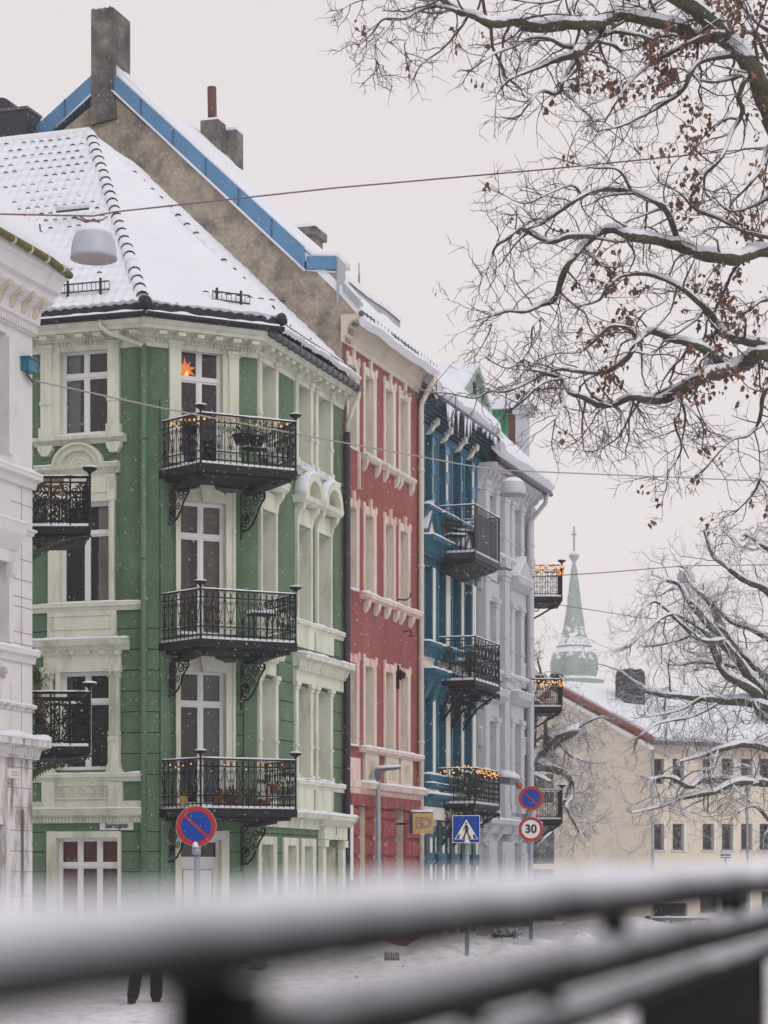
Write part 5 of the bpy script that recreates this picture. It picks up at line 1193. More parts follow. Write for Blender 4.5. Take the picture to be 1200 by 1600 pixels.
extr(tb, FS, [(0, zw(915)), (.12, zw(905)), (.22, zw(872)), (0, zw(872))], ta - .98, ta - .82, WO)
box(tb, FS, ta - .95, ta - .80, 0, .06, zw(1010), zw(888), WO); box(tb, FS, ta - .95, ta - .80, 0, .06, zw(720), zw(540), WO)
# joints
for y in (876, 908, 935, 950, 990, 1008, 760, 790, 1200, 1232, 1262, 1298, 1330, 1362, 1400): box(tb, FS, ta - .8, ta, 0, .004, zw(y) - .006, zw(y) + .006, M['joint'])
box(tb, FS, ta - .41, ta - .40, 0, .005, 0.2, zw(745), M['joint'])
for k in range(22): box(tb, FS, ta - .05 - k * .11, ta - .1 - k * .11, .10, .15, zw(1182), zw(1172), WO)
# frieze ornament under the first floor window
for k in range(4): spiral(tb, FS.pt(ta - 1.1 - k * .28, .03, zw(1058)), FS.u, .12, 1.6, k, WPm, .022)
tb.tube([FS.pt(ta - .43, .04, .2), FS.pt(ta - .43, .04, zw(1265))], .018, M['zinc_dark'], 5)
# mouldings of the main cornice with acanthus consoles
zt = 11.55
pr = [(0, 11.05), (.05, 11.05), (.07, 11.2), (.12, 11.24), (.14, 11.45), (.34, 11.62), (.36, 11.74), (.44, 11.78), (.50, 11.98), (.56, 12.04), (.56, 12.12), (0, 12.12)]
extr(tb, FS, pr, ta - 12, ta, WO, 0, .414)
for k in range(14):
    u_ = ta - .12 - k * .42; extr(tb, FS, [(.1, 11.26), (.16, 11.34), (.22, 11.46), (.34, 11.55), (.36, 11.64), (.1, 11.66)], u_ - .14, u_, M['cornice_warm']); spiral(tb, FS.pt(u_ - .07, .26, 11.48), N_, .07, 1.3, 0, WO, .02)
for k in range(60): box(tb, FS, ta - .02 - k * .09, ta - .06 - k * .09, .07, .115, 11.08, 11.18, WO)
tb.build('facade_trim', WH)
gt = MB(); zg = FS.pt(ta, .6, 0); gt.tube([FS.pt(ta - 12, .62, 12.16), FS.pt(ta - .55, .62, 12.16), FS.pt(ta - .05, .60, 12.12), FS.pt(ta + .22, .60, 12.10)], .065, M['moss'], 8)
for k in range(18): gt.tube([FS.pt(ta - .1 - k * .6, .62, 12.14), FS.pt(ta - .14 - k * .6, .62, 12.14)], .074, M['cornice_warm'], 8)
gt.build('gutter', WH)
rr = MB(); A_, B_, C_, D_ = FS.pt(ta - 12, .6, 12.15), FS.pt(ta + .2, .6, 12.15), FS.pt(ta - 2.2, -1.6, 14.7), FS.pt(ta - 12, -1.6, 14.7)
rr.add([A_, B_, C_, D_], [(0, 1, 2, 3)], M['tile_black']); rr.add([B_, C_, FS.pt(ta + .3, -4, 12.15)], [(0, 1, 2)], M['tile_black']); ro = rr.build('roof', WH)
ss = MB(); snow_sheet(ss, A_, B_, C_, D_, .16, sh(14, .20, .16), nrm(A_, B_, C_), M['snow'], .12); snow_sheet(ss, B_, FS.pt(ta + .3, -4, 12.15), C_, C_ + Vector((.01, 0, 0)), .16, sh(15, .12, .1), nrm(B_, FS.pt(ta + .3, -4, 12.15), C_), M['snow'], .1); ss.build('snow', ro)
gm = MB(); 
for p0 in ((8, 338), (62, 352)):
    p = P(*p0, 39.2); gm.tube([p + Vector((0, 0, .02)), p + Vector((.01, 0, -.09)), p + Vector((.05, -.02, -.12))], .012, M['iron'], 4)
gm.tube([P(-10, 330, 39.4), P(20, 347, 39.4), P(32, 352, 39.3)], .01, M['iron'], 4); gm.build('snow_hook', ro)
sn.build('snow', WH)
# house name plates (small enamel plates with writing too small to read at this size)
pl = MB(); box(pl, FS, FS.U(9), FS.U(30), .0, .02, zw(1217, 20), zw(1200, 20), M['cornice_warm']); box(pl, FS, FS.U(11), FS.U(28), .02, .026, zw(1215, 20), zw(1202, 20), M['sign_white'])
for k in range(3): box(pl, FS, FS.U(15), FS.U(27), .026, .029, zw(1206 + 3 * k, 20), zw(1205 + 3 * k, 20), M['joint'])
pl.build('name_plate', WH)
text_mesh('22', .13, M['joint'], 'house_number', WH, FS, FS.U(15), .012, zw(1226, 15), sx=1.6)
# its balconies
WB = []
for yb, yt, yu, po in ((822, 746, 850, (1,)), (1166, 1083, 1190, (1,))):
    Z = 39.6
    b, zf, h, b0, v = end_balcony(WH, 47, 142, Z, yb, yt, 'scroll', po, 1.6, .13, M['iron'], th=1.5); WB.append((zf, h, b0, v))
    t = MB(); n = 10; ps = []
    for i in range(n + 1):
        s = i / n; ps.append(b0 + v * s + Vector((0, 0, zf - .18 - .40 * (1 - s) ** 2.0)))
    for dy in (.05,):
        vs = []
        for i, p in enumerate(ps): vs += [p + Vector((0, dy, 0)), Vector((p.x, p.y + dy, max(p.z + .03, p.z + (zf - .16 - p.z) * .35))), Vector((p.x, p.y + dy + .06, max(p.z + .03, p.z + (zf - .16 - p.z) * .35))), p + Vector((0, dy + .06, 0))]
        t.add(vs, [(4 * i + j, 4 * i + (j + 1) % 4, 4 * i + 4 + (j + 1) % 4, 4 * i + 4 + j) for i in range(n) for j in range(4)] + [(0, 1, 2, 3)], M['iron_green'])
        for i in range(24):
            s = i / 24; z_ = zf - .18 - .40 * (1 - s) ** 2.0; q0 = b0 + v * s + Vector((0, dy, z_)); bar(t, q0, q0 - Vector((0, 0, .05)), .010, M['iron'])
    for i in range(7): spiral(t, b0 + v * (.08 + i * .11) + Vector((0, .06, zf - .24 - .12 * (1 - i / 7))), Vector((1, 0, 0)), .09 * (1.1 - i * .09), 1.4, i, M['iron_green'], .02)
    t.build('bracket', b)

# ------------------------------------------------------------------ CREAM BUILDING, CHURCH
CZd = 100.0; c0 = P(1017, 1160, CZd); th = R(30)
LF = Face(c0.x, c0.y, math.cos(th), math.sin(th)); GF = Face(c0.x, c0.y, math.sin(th), -math.cos(th))
CBd = empty('cream_building', LF.pt(8, 0, 0), 'long cream building with rows of small dark windows and snowy roof behind bare trees', 'building')
ez = c0.z; dep = 7.2; rz_ = CZ + (HY - 1078) / F * (c0.y + dep * math.cos(th)); L_ = 46
wn = []
for xs_, (ya, yb_) in (([1020, 1051, 1098, 1128, 1158, 1187, 1222, 1252, 1290, 1320], (1185, 1225)), ([1020, 1051, 1098, 1128, 1158, 1187, 1222, 1252, 1290, 1320], (1287, 1328)), ([1094, 1141, 1190, 1235, 1290], (1392, 1427))):
    for x in xs_: wn.append((LF.U(x), LF.U(x + (17 if ya < 1350 else 30)), LF.Z(x, yb_), LF.Z(x, ya), .18, .5))
wn.append((LF.U(1022), LF.U(1074), 0.05, LF.Z(1045, 1411), .2, .5))
wb = MB(); wall(wb, LF, 0, L_, 0, ez, wn, M['cream_wall'], (), None, M['cream_wall'])
wg = [(GF.U(828), GF.U(865), GF.Z(848, 1185), GF.Z(848, 1140), .2, .5), (GF.U(828), GF.U(865), GF.Z(848, 1255), GF.Z(848, 1210), .2, .5), (GF.U(828), GF.U(866), GF.Z(848, 1350), GF.Z(848, 1290), .2, .5), (GF.U(828), GF.U(866), GF.Z(848, 1440), GF.Z(848, 1358), .2, .5)]
wall(wb, GF, -2 * dep, 0, 0, ez, wg, M['cream_wall'], (), None, M['cream_wall'])
wb.prism([GF.pt(-2 * dep, 0, ez), GF.pt(0, 0, ez), GF.pt(-dep, 0, rz_)], GF.n * -.3, M['cream_wall']); wb.build('wall', CBd)
for o_ in wn[:-1]: 
    w = window(CBd, LF, *o_[:4], .18, 1, [], M['zinc_dark']); t = MB(); box(t, LF, o_[0] - .08, o_[1] + .08, 0, .06, o_[2] - .08, o_[2], M['grey_trim']); box(t, LF, o_[1], o_[1] + .12, 0, .04, o_[2], o_[3] + .1, M['sign_white']); t.build('sill', w)
for o_ in wg: window(CBd, GF, *o_[:4], .2, 2, [.5], M['zinc_dark'])
o_ = wn[-1]; dm = MB(); box(dm, LF, o_[0], o_[1], -.25, -.18, .05, o_[3], M['rail_black']); box(dm, LF, (o_[0] + o_[1]) / 2 - .15, (o_[0] + o_[1]) / 2 + .05, -.17, -.16, o_[3] - .9, o_[3] - .55, M['grey_trim']); dm.build('garage_door', CBd)
r = MB(); e_ = .45
S0, S1 = LF.pt(-.35, e_, ez - .1), LF.pt(L_, e_, ez - .1); R0, R1 = LF.pt(-.35, -dep, rz_), LF.pt(L_, -dep, rz_); T0, T1 = LF.pt(-.35, -2 * dep - e_, ez - .1), LF.pt(L_, -2 * dep - e_, ez - .1)
r.prism([S0, S1, R1, R0], Vector((0, 0, .15)), M['verge']); r.prism([R0, R1, T1, T0], Vector((0, 0, .15)), M['verge'])
k = 26
for i in range(k): 
    p = S0 + (R0 - S0) * (i / k); q_ = S0 + (R0 - S0) * ((i + .92) / k); r.prism([p, q_, q_ + Vector((0, 0, .34)), p + Vector((0, 0, .30))], LF.u * .22, M['verge'])
r.prism([S0 - Vector((0, 0, .25)), R0 - Vector((0, 0, .25)), R0 - Vector((0, 0, .03)), S0 - Vector((0, 0, .03))], LF.u * .2, M['sign_white'])
ro = r.build('roof', CBd); s = MB(); up_ = Vector((0, 0, .32))
snow_sheet(s, S0 + up_ + LF.u * .2, S1 + up_, R1 + up_, R0 + up_ + LF.u * .2, .9, sh(21, .12, .10), nrm(S0, S1, R0), M['snow'], .2); snow_sheet(s, R0 + up_ + LF.u * .2, R1 + up_, T1 + up_, T0 + up_ + LF.u * .2, 1.2, sh(22, .12, .10), nrm(R0, R1, T0), M['snow'], .2); s.build('snow', ro)
r = MB(); q_ = P(993, 1105, 104.5); CF = Face(q_.x, q_.y, math.cos(th), math.sin(th))
box(r, CF, -.55, .55, -.8, 0, q_.z - 2.5, CZ + (HY - 1056) / F * 104.5, M['black_metal']); zt = CZ + (HY - 1056) / F * 104.5
for uu in (-.28, .28):
    r.prism([CF.pt(uu + .26 * math.cos(math.pi * i / 8), 0, zt + .34 * math.sin(math.pi * i / 8)) for i in range(9)], CF.n * -.8, M['black_metal'])
r.build('chimney', ro)
for xp in (1225,): pass
gt = MB(); gt.tube([LF.pt(0.02, .12, ez - .2), LF.pt(0.02, .12, .2)], .06, M['zinc'], 6); gt.tube([LF.pt(-.3, .52, ez - .05), LF.pt(L_, .52, ez - .05)], .08, M['zinc_dark'], 6); gt.build('drainpipe', CBd)
# church
ZT = 185.0; cx = (897 - CX) / F * ZT; zy = lambda y: (HY - y) / F * ZT + CZ; rp = lambda px: px / F * ZT
CT = empty('church_tower', (cx, ZT, 0), 'pale green copper church spire with onion base and a cross, fading in the snowy air', 'tower')
t = MB(); g = M['copper_green']
t.lathe((cx, ZT, 0), [(rp(30), 0), (rp(30), zy(1074)), (rp(49), zy(1072)), (rp(49), zy(1064)), (rp(43), zy(1063)), (rp(36), zy(1058)), (rp(38.5), zy(1050)), (rp(39.5), zy(1040)), (rp(39), zy(1032)), (rp(36), zy(1021)), (rp(30), zy(1014)), (rp(27), zy(1012)), (rp(30), zy(1010)), (rp(28), zy(1008)), (rp(23), zy(998)), (rp(17.5), zy(980)), (rp(13.5), zy(955)), (rp(9), zy(920)), (rp(5.5), zy(893)), (rp(3), zy(882))], g, 8, False)
t.build('spire', CT)
t = MB(); t.lathe((cx, ZT, 0), [(rp(2), zy(886)), (rp(3.2), zy(881)), (rp(2), zy(879)), (rp(5), zy(875)), (rp(8.5), zy(869)), (rp(8.5), zy(868)), (rp(6), zy(864)), (rp(1), zy(861))], M['zinc'], 12); t.tube([Vector((cx, ZT, zy(862))), Vector((cx, ZT, zy(823)))], rp(1.6), M['zinc'], 5); t.tube([Vector((cx - rp(4), ZT, zy(835))), Vector((cx + rp(4), ZT, zy(835)))], rp(1.5), M['zinc'], 5)
t.lathe((cx, ZT, 0), [(rp(3), zy(836)), (rp(3), zy(834)), (rp(.5), zy(833))], M['zinc'], 6); t.build('cross', CT)
t = MB(); t.lathe((cx, ZT, 0), [(rp(49.5), zy(1064) + .02), (rp(48), zy(1062)), (rp(43.5), zy(1061))], M['snow'], 8, False)
t.lathe((cx, ZT, 0), [(rp(8.7), zy(868)), (rp(6), zy(863.5)), (rp(1), zy(861))], M['snow'], 10); t.build('snow', CT)
# ------------------------------------------------------------------ lamps on wires
def cable(name, pts, label, m, r=.012, sag=0, cat='cable'):
    mb = MB(); ps = []
    for i in range(len(pts) - 1):
        a, b = pts[i], pts[i + 1]; k = 14
        for j in range(k + (i == len(pts) - 2)):
            s = j / k; p = a + (b - a) * s; p = Vector(p); p.z -= sag * 4 * s * (1 - s); ps.append(p)
    mb.tube(ps, r, m, 4); return mb.build(name, None, label, cat, base=tuple(pts[0]))
def hang_lamp(px, yt, yb, w, Z, label, tilt=0):
    r = w / 2 / F * Z; zb = CZ + (HY - yb) / F * Z; h = (yb - yt) / F * Z; x = (px - CX) / F * Z
    o = empty('hanging_street_lamp', (x, Z, zb), label, 'street lamp', 'enamel street lamps hung on wires over the street')
    s = MB(); pr = [(r * 1.0, 0), (r * 1.02, .02 * h), (r * 1.0, .12 * h), (r * .985, .3 * h), (r * .94, .48 * h), (r * .85, .65 * h), (r * .70, .80 * h), (r * .52, .90 * h), (r * .34, .96 * h), (r * .24, 1.0 * h)]
    s.lathe((x, Z, zb), pr, M['lamp_enamel'], 28); s.build('shade', o)
    s = MB(); s.lathe((x, Z, zb), [(r * .2, -.02 * h), (r * .90, .0 * h), (r * .95, .005 * h)][::1], M['lamp_inner'], 24); s.lathe((x, Z, zb), [(r * 1.0, -.03 * h), (r * 1.03, -.02 * h), (r * 1.03, .03 * h), (r * .98, .035 * h)], M['wire_grey'], 28); s.build('rim', o)
    s = MB(); s.lathe((x, Z, zb + h), [(r * .27, -.02), (r * .28, .07 * h), (r * .18, .09 * h), (r * .05, .16 * h)], M['chimney_stone'], 12)
    for sg in (-1, 1): s.tube([Vector((x + sg * r * .6, Z, zb + h * 1.22)), Vector((x + sg * r * .35, Z, zb + h * 1.11)), Vector((x, Z, zb + h * 1.10))], .012, M['wire'], 4)
    s.tube([Vector((x - r * .9, Z, zb + h * 1.22)), Vector((x - r * .4, Z, zb + h * 1.07)), Vector((x - r * .1, Z - .05, zb + h * 1.0))], .013, M['wire'], 4)
    s.build('hanger', o)
    s = MB(); s.lathe((x, Z, zb), [(r * .84, .665 * h), (r * .74, .80 * h), (r * .55, .92 * h), (r * .36, .985 * h), (r * .26, 1.01 * h)], M['snow'], 20); s.build('snow', o)
    return o
hang_lamp(146.5, 350, 404, 71, 33.0, 'large grey dome street lamp hanging in front of the snowy green house roof')
hang_lamp(801.5, 746, 773, 41, 56.0, 'grey dome street lamp with a snowy top hanging beside the eave of the grey house')
hang_lamp(1072, 889, 909, 29, 76.0, 'small pale dome street lamp hanging among the snowy branches at the right')
cable('lamp_cable', [P(-70, 333, 31.5), P(115, 337, 32.9), P(146, 337.5, 33), P(180, 331, 33.1), P(520, 294, 34.6), P(850, 265, 36), P(1150, 235, 38), P(1330, 215, 39)], 'purple brown cable crossing high above the roofs and carrying the nearest lamp', M['wire'], .012)
cable('lamp_cable', [FS.pt(ta, .05, 0) + Vector((0, 0, FS.Z(50, 595))), P(250, 637, 43), P(490, 683, 49), P(730, 727, 54.5), P(780, 735, 56), P(815, 736, 56.2), P(1200, 752, 66), P(1420, 762, 72)], 'silver cable running from the blue box past the top balcony to the middle lamp', M['wire_grey'], .016)
cable('lamp_cable', [FS.pt(FS.U(744), .05, 0) + Vector((0, 0, FS.Z(744, 906))), P(820, 902, 70), P(940, 895, 73), P(1072, 884, 76), P(1400, 880, 84)], 'thin dark cable from the grey house to the small lamp in the trees', M['wire'], .015)
cable('lamp_cable', [P(822, 935, 71), P(880, 946, 73), P(1000, 965, 77), P(1300, 985, 88)], 'thin dark cable sloping down to the right across the church spire', M['wire'], .013)
b = MB(); f = FS; box(b, f, FS.U(32), FS.U(46), .0, .16, zw(582, 39), zw(562, 39), M['teal_box']); box(b, f, FS.U(31), FS.U(47), -.0, .18, zw(563, 39), zw(560, 39), M['teal_box'])
bo = b.build('junction_box', None, 'small teal junction box on the white wall at the end of the silver cable', 'box', base=tuple(FS.pt(FS.U(39), 0, zw(582))))
b2 = MB(); b2.tube([FS.pt(FS.U(38), .05, zw(582)), FS.pt(FS.U(38), .06, zw(588)), FS.pt(FS.U(46), .06, zw(594)), FS.pt(FS.U(50), .06, zw(596))], .022, M['chimney_stone'], 5); b2.build('bracket', bo)
# ------------------------------------------------------------------ signs
def no_parking(parent, c, r, pole_r=.03):
    """blue disc, red ring and slash; c centre of the face, facing the camera"""
    def disc(rr, y, m, th=.004, ri=0, n=48):
        mb = MB(); vs = []
        for i in range(n):
            a = 2 * math.pi * i / n; vs += [Vector((c.x + rr * math.cos(a), y, c.z + rr * math.sin(a))), Vector((c.x + ri * math.cos(a), y, c.z + ri * math.sin(a)))]
        mb.add(vs, [(2 * i, 2 * ((i + 1) % n), 2 * ((i + 1) % n) + 1, 2 * i + 1) for i in range(n)], m); return mb, vs
    return disc
def round_face(parent, c, r, kind):
    n = 56
    def ring(r0, r1, y, m, name):
        mb = MB(); vs = []
        for i in range(n):
            a = 2 * math.pi * i / n
            for rr, yy in ((r1, y), (r0, y), (r0, y + .004), (r1, y + .004)): vs.append(Vector((c.x + rr * math.cos(a), yy, c.z + rr * math.sin(a))))
        mb.add(vs, [(4 * i + j, 4 * i + (j + 1) % 4, 4 * ((i + 1) % n) + (j + 1) % 4, 4 * ((i + 1) % n) + j) for i in range(n) for j in range(4)], m); return mb.build(name, parent)
    def plate(rr, y, m, name, th=.02):
        mb = MB(); mb.prism([Vector((c.x + rr * math.cos(2 * math.pi * i / n), y, c.z + rr * math.sin(2 * math.pi * i / n))) for i in range(n)], Vector((0, th, 0)), m); return mb.build(name, parent)
    p = plate(r * 1.03, c.y, M['zinc'], 'sign_plate')
    if kind == 'np':
        plate(r * .80, c.y - .006, M['sign_blue'], 'sign_face', .005); ring(r * .76, r, c.y - .011, M['sign_red'], 'sign_border')
        w = r * .065; a = R(-43); d = Vector((math.cos(a), 0, math.sin(a))); e = Vector((-d.z, 0, d.x))
        mb = MB(); mb.prism([c + d * (r * .8) + e * w - Vector((0, .010, 0)), c - d * (r * .8) + e * w - Vector((0, .010, 0)), c - d * (r * .8) - e * w - Vector((0, .010, 0)), c + d * (r * .8) - e * w - Vector((0, .010, 0))], Vector((0, .003, 0)), M['sign_red']); mb.build('sign_slash', parent)
    else:
        plate(r * .86, c.y - .006, M['sign_white'], 'sign_face', .005); ring(r * .76, r, c.y - .011, M['sign_red'], 'sign_border')
        f = Face(c.x, c.y - .013, 1, 0); text_mesh('30', r * .98, M['sign_black'], 'speed_number', parent, f, 0, 0, c.z - r * .01, sx=.98, bold=.008)
def pole(parent, x, y, z0, z1, r=.03, m=None):
    mb = MB(); mb.tube([Vector((x, y, z0)), Vector((x, y, z1))], r, m or M['galvanised'], 10); mb.lathe((x, y, z1), [(r * 1.2, -.02), (r * 1.2, .01), (r * .8, .03)], M['sign_white'], 10); return mb.build('pole', parent)
Z = 35.0; c = P(306.5, 1291, Z); s = empty('traffic_sign', (c.x, Z, 0), 'large round no parking sign on a grey pole in front of the green house door', 'road sign')
round_face(s, c, 31 / F * Z, 'np'); pole(s, c.x + .01, Z + .06, ground_z(c.x, Z), CZ + (HY - 1322) / F * Z, .048)
m_ = MB(); m_.lathe((c.x, Z + .04, CZ + (HY - 1336) / F * Z), [(.07, 0), (.07, .12)], M['galvanised'], 10); m_.lathe((c.x - .01, Z - .01, CZ + (HY - 1324) / F * Z), [(.05, 0), (.045, .05), (.01, .09)], M['snow'], 8); m_.build('clamp', s)
Z = 51.0; c = P(728.5, 1295.5, Z); s = empty('traffic_sign', (c.x, Z, 0), 'square blue pedestrian crossing sign on a grey pole', 'road sign')
hw = 21 / F * Z; f = Face(c.x, c.y, 1, 0)
m_ = MB(); box(m_, f, -hw * 1.03, hw * 1.03, -.02, 0, c.z - hw * 1.03, c.z + hw * 1.03, M['sign_white']); m_.build('sign_plate', s)
m_ = MB(); box(m_, f, -hw * .98, hw * .98, 0, .005, c.z - hw * .98, c.z + hw * .98, M['sign_blue']); m_.build('sign_face', s)
m_ = MB(); k = hw / 21
def sp(x, y, n=.012): return Vector((c.x + (x - 728.5) * k, c.y - n, c.z - (y - 1295.5) * k))
m_.prism([sp(710, 1311.5, .010), sp(747, 1311.5, .010), sp(728.7, 1280, .010)], Vector((0, .004, 0)), M['sign_white']); m_.build('sign_triangle', s)
m_ = MB(); bk = M['sign_black']; dv = Vector((0, .002, 0))
for pl in ([(712.5, 1310.7), (717, 1310.7), (719.2, 1304), (716, 1304)], [(738.3, 1304), (741.6, 1304), (745, 1310.7), (740.5, 1310.7)], [(722, 1310.7), (726, 1310.7), (727, 1308.5), (724, 1307)], [(731.5, 1310.7), (736, 1310.7), (735, 1306), (733, 1307)]): m_.prism([sp(x, y, .015) for x, y in pl], dv, bk)
m_.prism([sp(728.5 + 1.6 * math.cos(i * .628), 1286.2 + 1.6 * math.sin(i * .628), .015) for i in range(10)], dv, bk)
for pl in ([(727, 1288.5), (730.5, 1289), (731, 1297), (727, 1297)], [(727.2, 1296), (730.8, 1296), (728, 1303), (725.5, 1309), (723.5, 1308.5), (726, 1302)], [(728.5, 1296), (731, 1296), (732, 1302), (734.5, 1308.5), (732.5, 1309), (730, 1303)], [(727.5, 1289), (728, 1291), (725.7, 1294), (725.5, 1298), (724.3, 1298), (724.5, 1293)], [(730, 1289), (731.4, 1293), (733.5, 1295.5), (732.8, 1296.5), (730, 1294)]): m_.prism([sp(x, y, .0155) for x, y in pl], dv, bk)
m_.build('pedestrian_symbol', s); pole(s, c.x + .02, Z + .06, ground_z(c.x, Z) - .1, c.z - hw, .052)
m_ = MB(); m_.lathe((c.x + .01, Z - .0, c.z - hw * 1.02), [(.09, 0), (.05, .05), (.01, .09)], M['snow'], 8); m_.build('snow', s)
Z = 54.0; c = P(829.5, 1247.5, Z); s = empty('traffic_sign', (c.x, Z, 0), 'pole with a small round no parking sign above a red ringed 30 speed limit sign', 'road sign')
round_face(s, c, 19 / F * Z, 'np'); c2_ = P(829.5, 1295.5, Z); round_face(s, c2_, 19 / F * Z, '30'); pole(s, c.x + .01, Z + .06, ground_z(c.x, Z) - .2, c.z - .2, .05)
# street name sign and shop sign
m_ = MB(); box(m_, FL, FL.U(156), FL.U(210), .0, .02, FL.Z(183, 1297.5), FL.Z(183, 1284), M['sign_black']); so_ = m_.build('street_name_sign', None, 'white enamel street name plate on the green wall above the red curtained window', 'sign', base=tuple(FL.pt(FL.U(183), 0, FL.Z(183, 1297))))
m_ = MB(); box(m_, FL, FL.U(156.6), FL.U(209.4), .02, .024, FL.Z(183, 1297), FL.Z(183, 1284.6), M['sign_white']); m_.build('sign_face', so_)
text_mesh('Sparresgaten', .155, M['sign_black'], 'lettering', so_, FL, FL.U(183), .028, FL.Z(183, 1290.0), sx=.66, bold=.003)
Z = 58.0; c = P(661, 1286.5, Z); f = Face(c.x, c.y, 1, 0); w = 16 / F * Z
m_ = MB(); box(m_, f, -w * 1.0, w * 1.0, -.04, 0, c.z - w, c.z + w, M['gold']); box(m_, f, -w * 1.35, -w * 1.0, -.35, -.02, c.z - w * .95, c.z + w * 1.1, M['black_metal']); box(m_, f, -w * 1.2, w * 1.0, -.3, .0, c.z + w + .01, c.z + w * 1.12, M['black_metal'])
so_ = m_.build('shop_sign', None, 'square golden hanging shop sign with overlapping outlined letters between the red and blue houses', 'sign', base=(c.x, c.y, c.z - w))
text_mesh('B', w * 1.55, M['joint'], 'letter', so_, f, -w * .36, .004, c.z, sx=1.0, outline=.008); text_mesh('D', w * 1.35, M['joint'], 'letter', so_, f, w * .28, .006, c.z + .01, sx=1.15, outline=.008)
m_ = MB(); snowcap(m_, f, -w * 1.2, w, -.28, 0, c.z + w * 1.12, .05, 1); m_.build('snow', so_)
m_ = MB(); m_.tube([Vector((c.x - .42, c.y + .15, c.z)), Vector((c.x - .8, c.y + 1.0, c.z))], .03, M['black_metal'], 5); m_.build('bracket', so_)
# modern street light
Z = 56.0; b_ = P(591, 1400, Z); zt = CZ + (HY - 1203) / F * Z; s = empty('street_light', (b_.x, Z, 0), 'slim grey street light pole with a flat horizontal head in front of the red house', 'street light')
m_ = MB(); m_.tube([Vector((b_.x, Z, -.1)), Vector((b_.x, Z, 2.0)), Vector((b_.x, Z, zt - .1))], [.085, .075, .055], M['galvanised'], 10); m_.build('pole', s)
m_ = MB(); x0 = b_.x; m_.prism([Vector((x0 - .09, Z - .1, zt - .22)), Vector((x0 + .05, Z - .1, zt - .22)), Vector((x0 + .06, Z - .1, zt - .09)), Vector((x0 + .2, Z - .1, zt - .02)), Vector((x0 + .55, Z - .1, zt + .02)), Vector((x0 + .55, Z - .1, zt + .07)), Vector((x0 - .09, Z - .1, zt + .02))], Vector((0, .2, 0)), M['zinc_dark']); m_.build('lamp_head', s)
m_ = MB(); m_.tube([Vector((x0 - .07, Z, zt + .04)), Vector((x0 + .2, Z, zt + .07)), Vector((x0 + .55, Z, zt + .09))], [.05, .06, .03], M['snow'], 8); m_.build('snow', s)
# far right poles and a blue plate
Z = 84.0
s = empty('lamp_post', (P(1168, 0, Z).x, Z, 0), 'slender pale lamp post in front of the cream building at the right', 'lamp post'); m_ = MB(); m_.tube([P(1168, 1420, Z), P(1168, 1235, Z)], .045, M['galvanised'], 8); m_.build('pole', s); m_ = MB(); m_.lathe(tuple(P(1168, 1235, Z)), [(.09, 0), (.14, .12), (.10, .22), (.02, .26)], M['zinc'], 10); m_.build('lamp', s)
Z = 74.0; x = P(1135, 0, Z).x; s = empty('sign_post', (x, Z, 0), 'grey post carrying a small blue and white plate before the cream building', 'sign post'); m_ = MB(); m_.tube([P(1134, 1445, Z), P(1134, 1335, Z)], .05, M['galvanised'], 8); m_.lathe(tuple(P(1134, 1404, Z)), [(.09, 0), (.09, .10)], M['zinc_dark'], 10); m_.build('pole', s)
f = Face(x, Z - .06, 1, 0); m_ = MB(); q_ = P(1133, 1338, Z); box(m_, f, -.20, .14, -.02, 0, q_.z - .07, q_.z + .07, M['sign_blue']); box(m_, f, -.20, .14, 0, .006, q_.z - .02, q_.z + .005, M['sign_white']); m_.build('plate', s)
# green gate, railing and posts before the cream building
Z = 88.0
s = empty('green_gate', (P(1060, 0, Z).x, Z, 0), 'dark green metal gate with a white notice and snow along its top bar', 'gate')
m_ = MB(); a_, b_ = P(1020, 1436, Z), P(1108, 1436, Z); z0_ = P(0, 1464, Z).z
m_.tube([a_, b_], .05, M['fence_green'], 6); m_.tube([P(1012, 1431, Z), Vector((P(1012, 0, Z).x, Z, z0_ - .4))], .12, M['fence_green'], 6)
for k in range(25): 
    p = a_ + (b_ - a_) * (k / 24); m_.tube([p, Vector((p.x, Z, z0_))], .018 if k % 8 else .05, M['fence_green'], 4)
m_.tube([Vector((a_.x, Z, z0_ + .1)), Vector((b_.x, Z, z0_ + .1))], .04, M['fence_green'], 5); m_.tube([P(1022, 1462, Z), P(1032, 1442, Z)], .03, M['sign_white'], 5); m_.build('gate_frame', s)
m_ = MB(); q_ = P(1086, 1447, Z); f = Face(q_.x, q_.y - .06, 1, 0); box(m_, f, -.17, .17, -.02, 0, q_.z - .20, q_.z + .18, M['sign_white']); m_.build('notice', s)
m_ = MB(); m_.tube([a_ + Vector((0, 0, .07)), b_ + Vector((0, 0, .07))], .045, M['snow'], 6); m_.build('snow', s)
s = empty('wire_fence', (P(960, 0, Z).x, Z + 1, 0), 'low dark green wire fence between the snow bank and the green gate', 'fence'); m_ = MB()
a_, b_ = P(880, 1444, Z + 1), P(1010, 1443, Z + 1); m_.tube([a_, b_], .03, M['fence_green'], 5)
for k in range(6): p = a_ + (b_ - a_) * (k / 5); m_.tube([p, p - Vector((0, 0, .9))], .04, M['fence_green'], 5)
for k in range(40): p = a_ + (b_ - a_) * (k / 39); m_.tube([p, p - Vector((0, 0, .7))], .006, M['fence_green'], 3)
m_.build('fence_panel', s)
m_ = MB(); Z = 47; q_ = P(613, 1492, Z); f = Face(q_.x, q_.y, 1, .15)
for k in range(9): box(m_, f, -.16 + k * .035, -.14 + k * .035, -.03, 0, q_.z - .12, q_.z + .05 + .02 * math.sin(k * 2.1), M['chimney_stone'])
box(m_, f, -.16, .16, -.035, -.005, q_.z - .10, q_.z - .07, M['chimney_stone']); m_.build('buried_grating', None, 'small dark grating sticking out of the snow beside the road', 'grating', base=(q_.x, q_.y, 0))
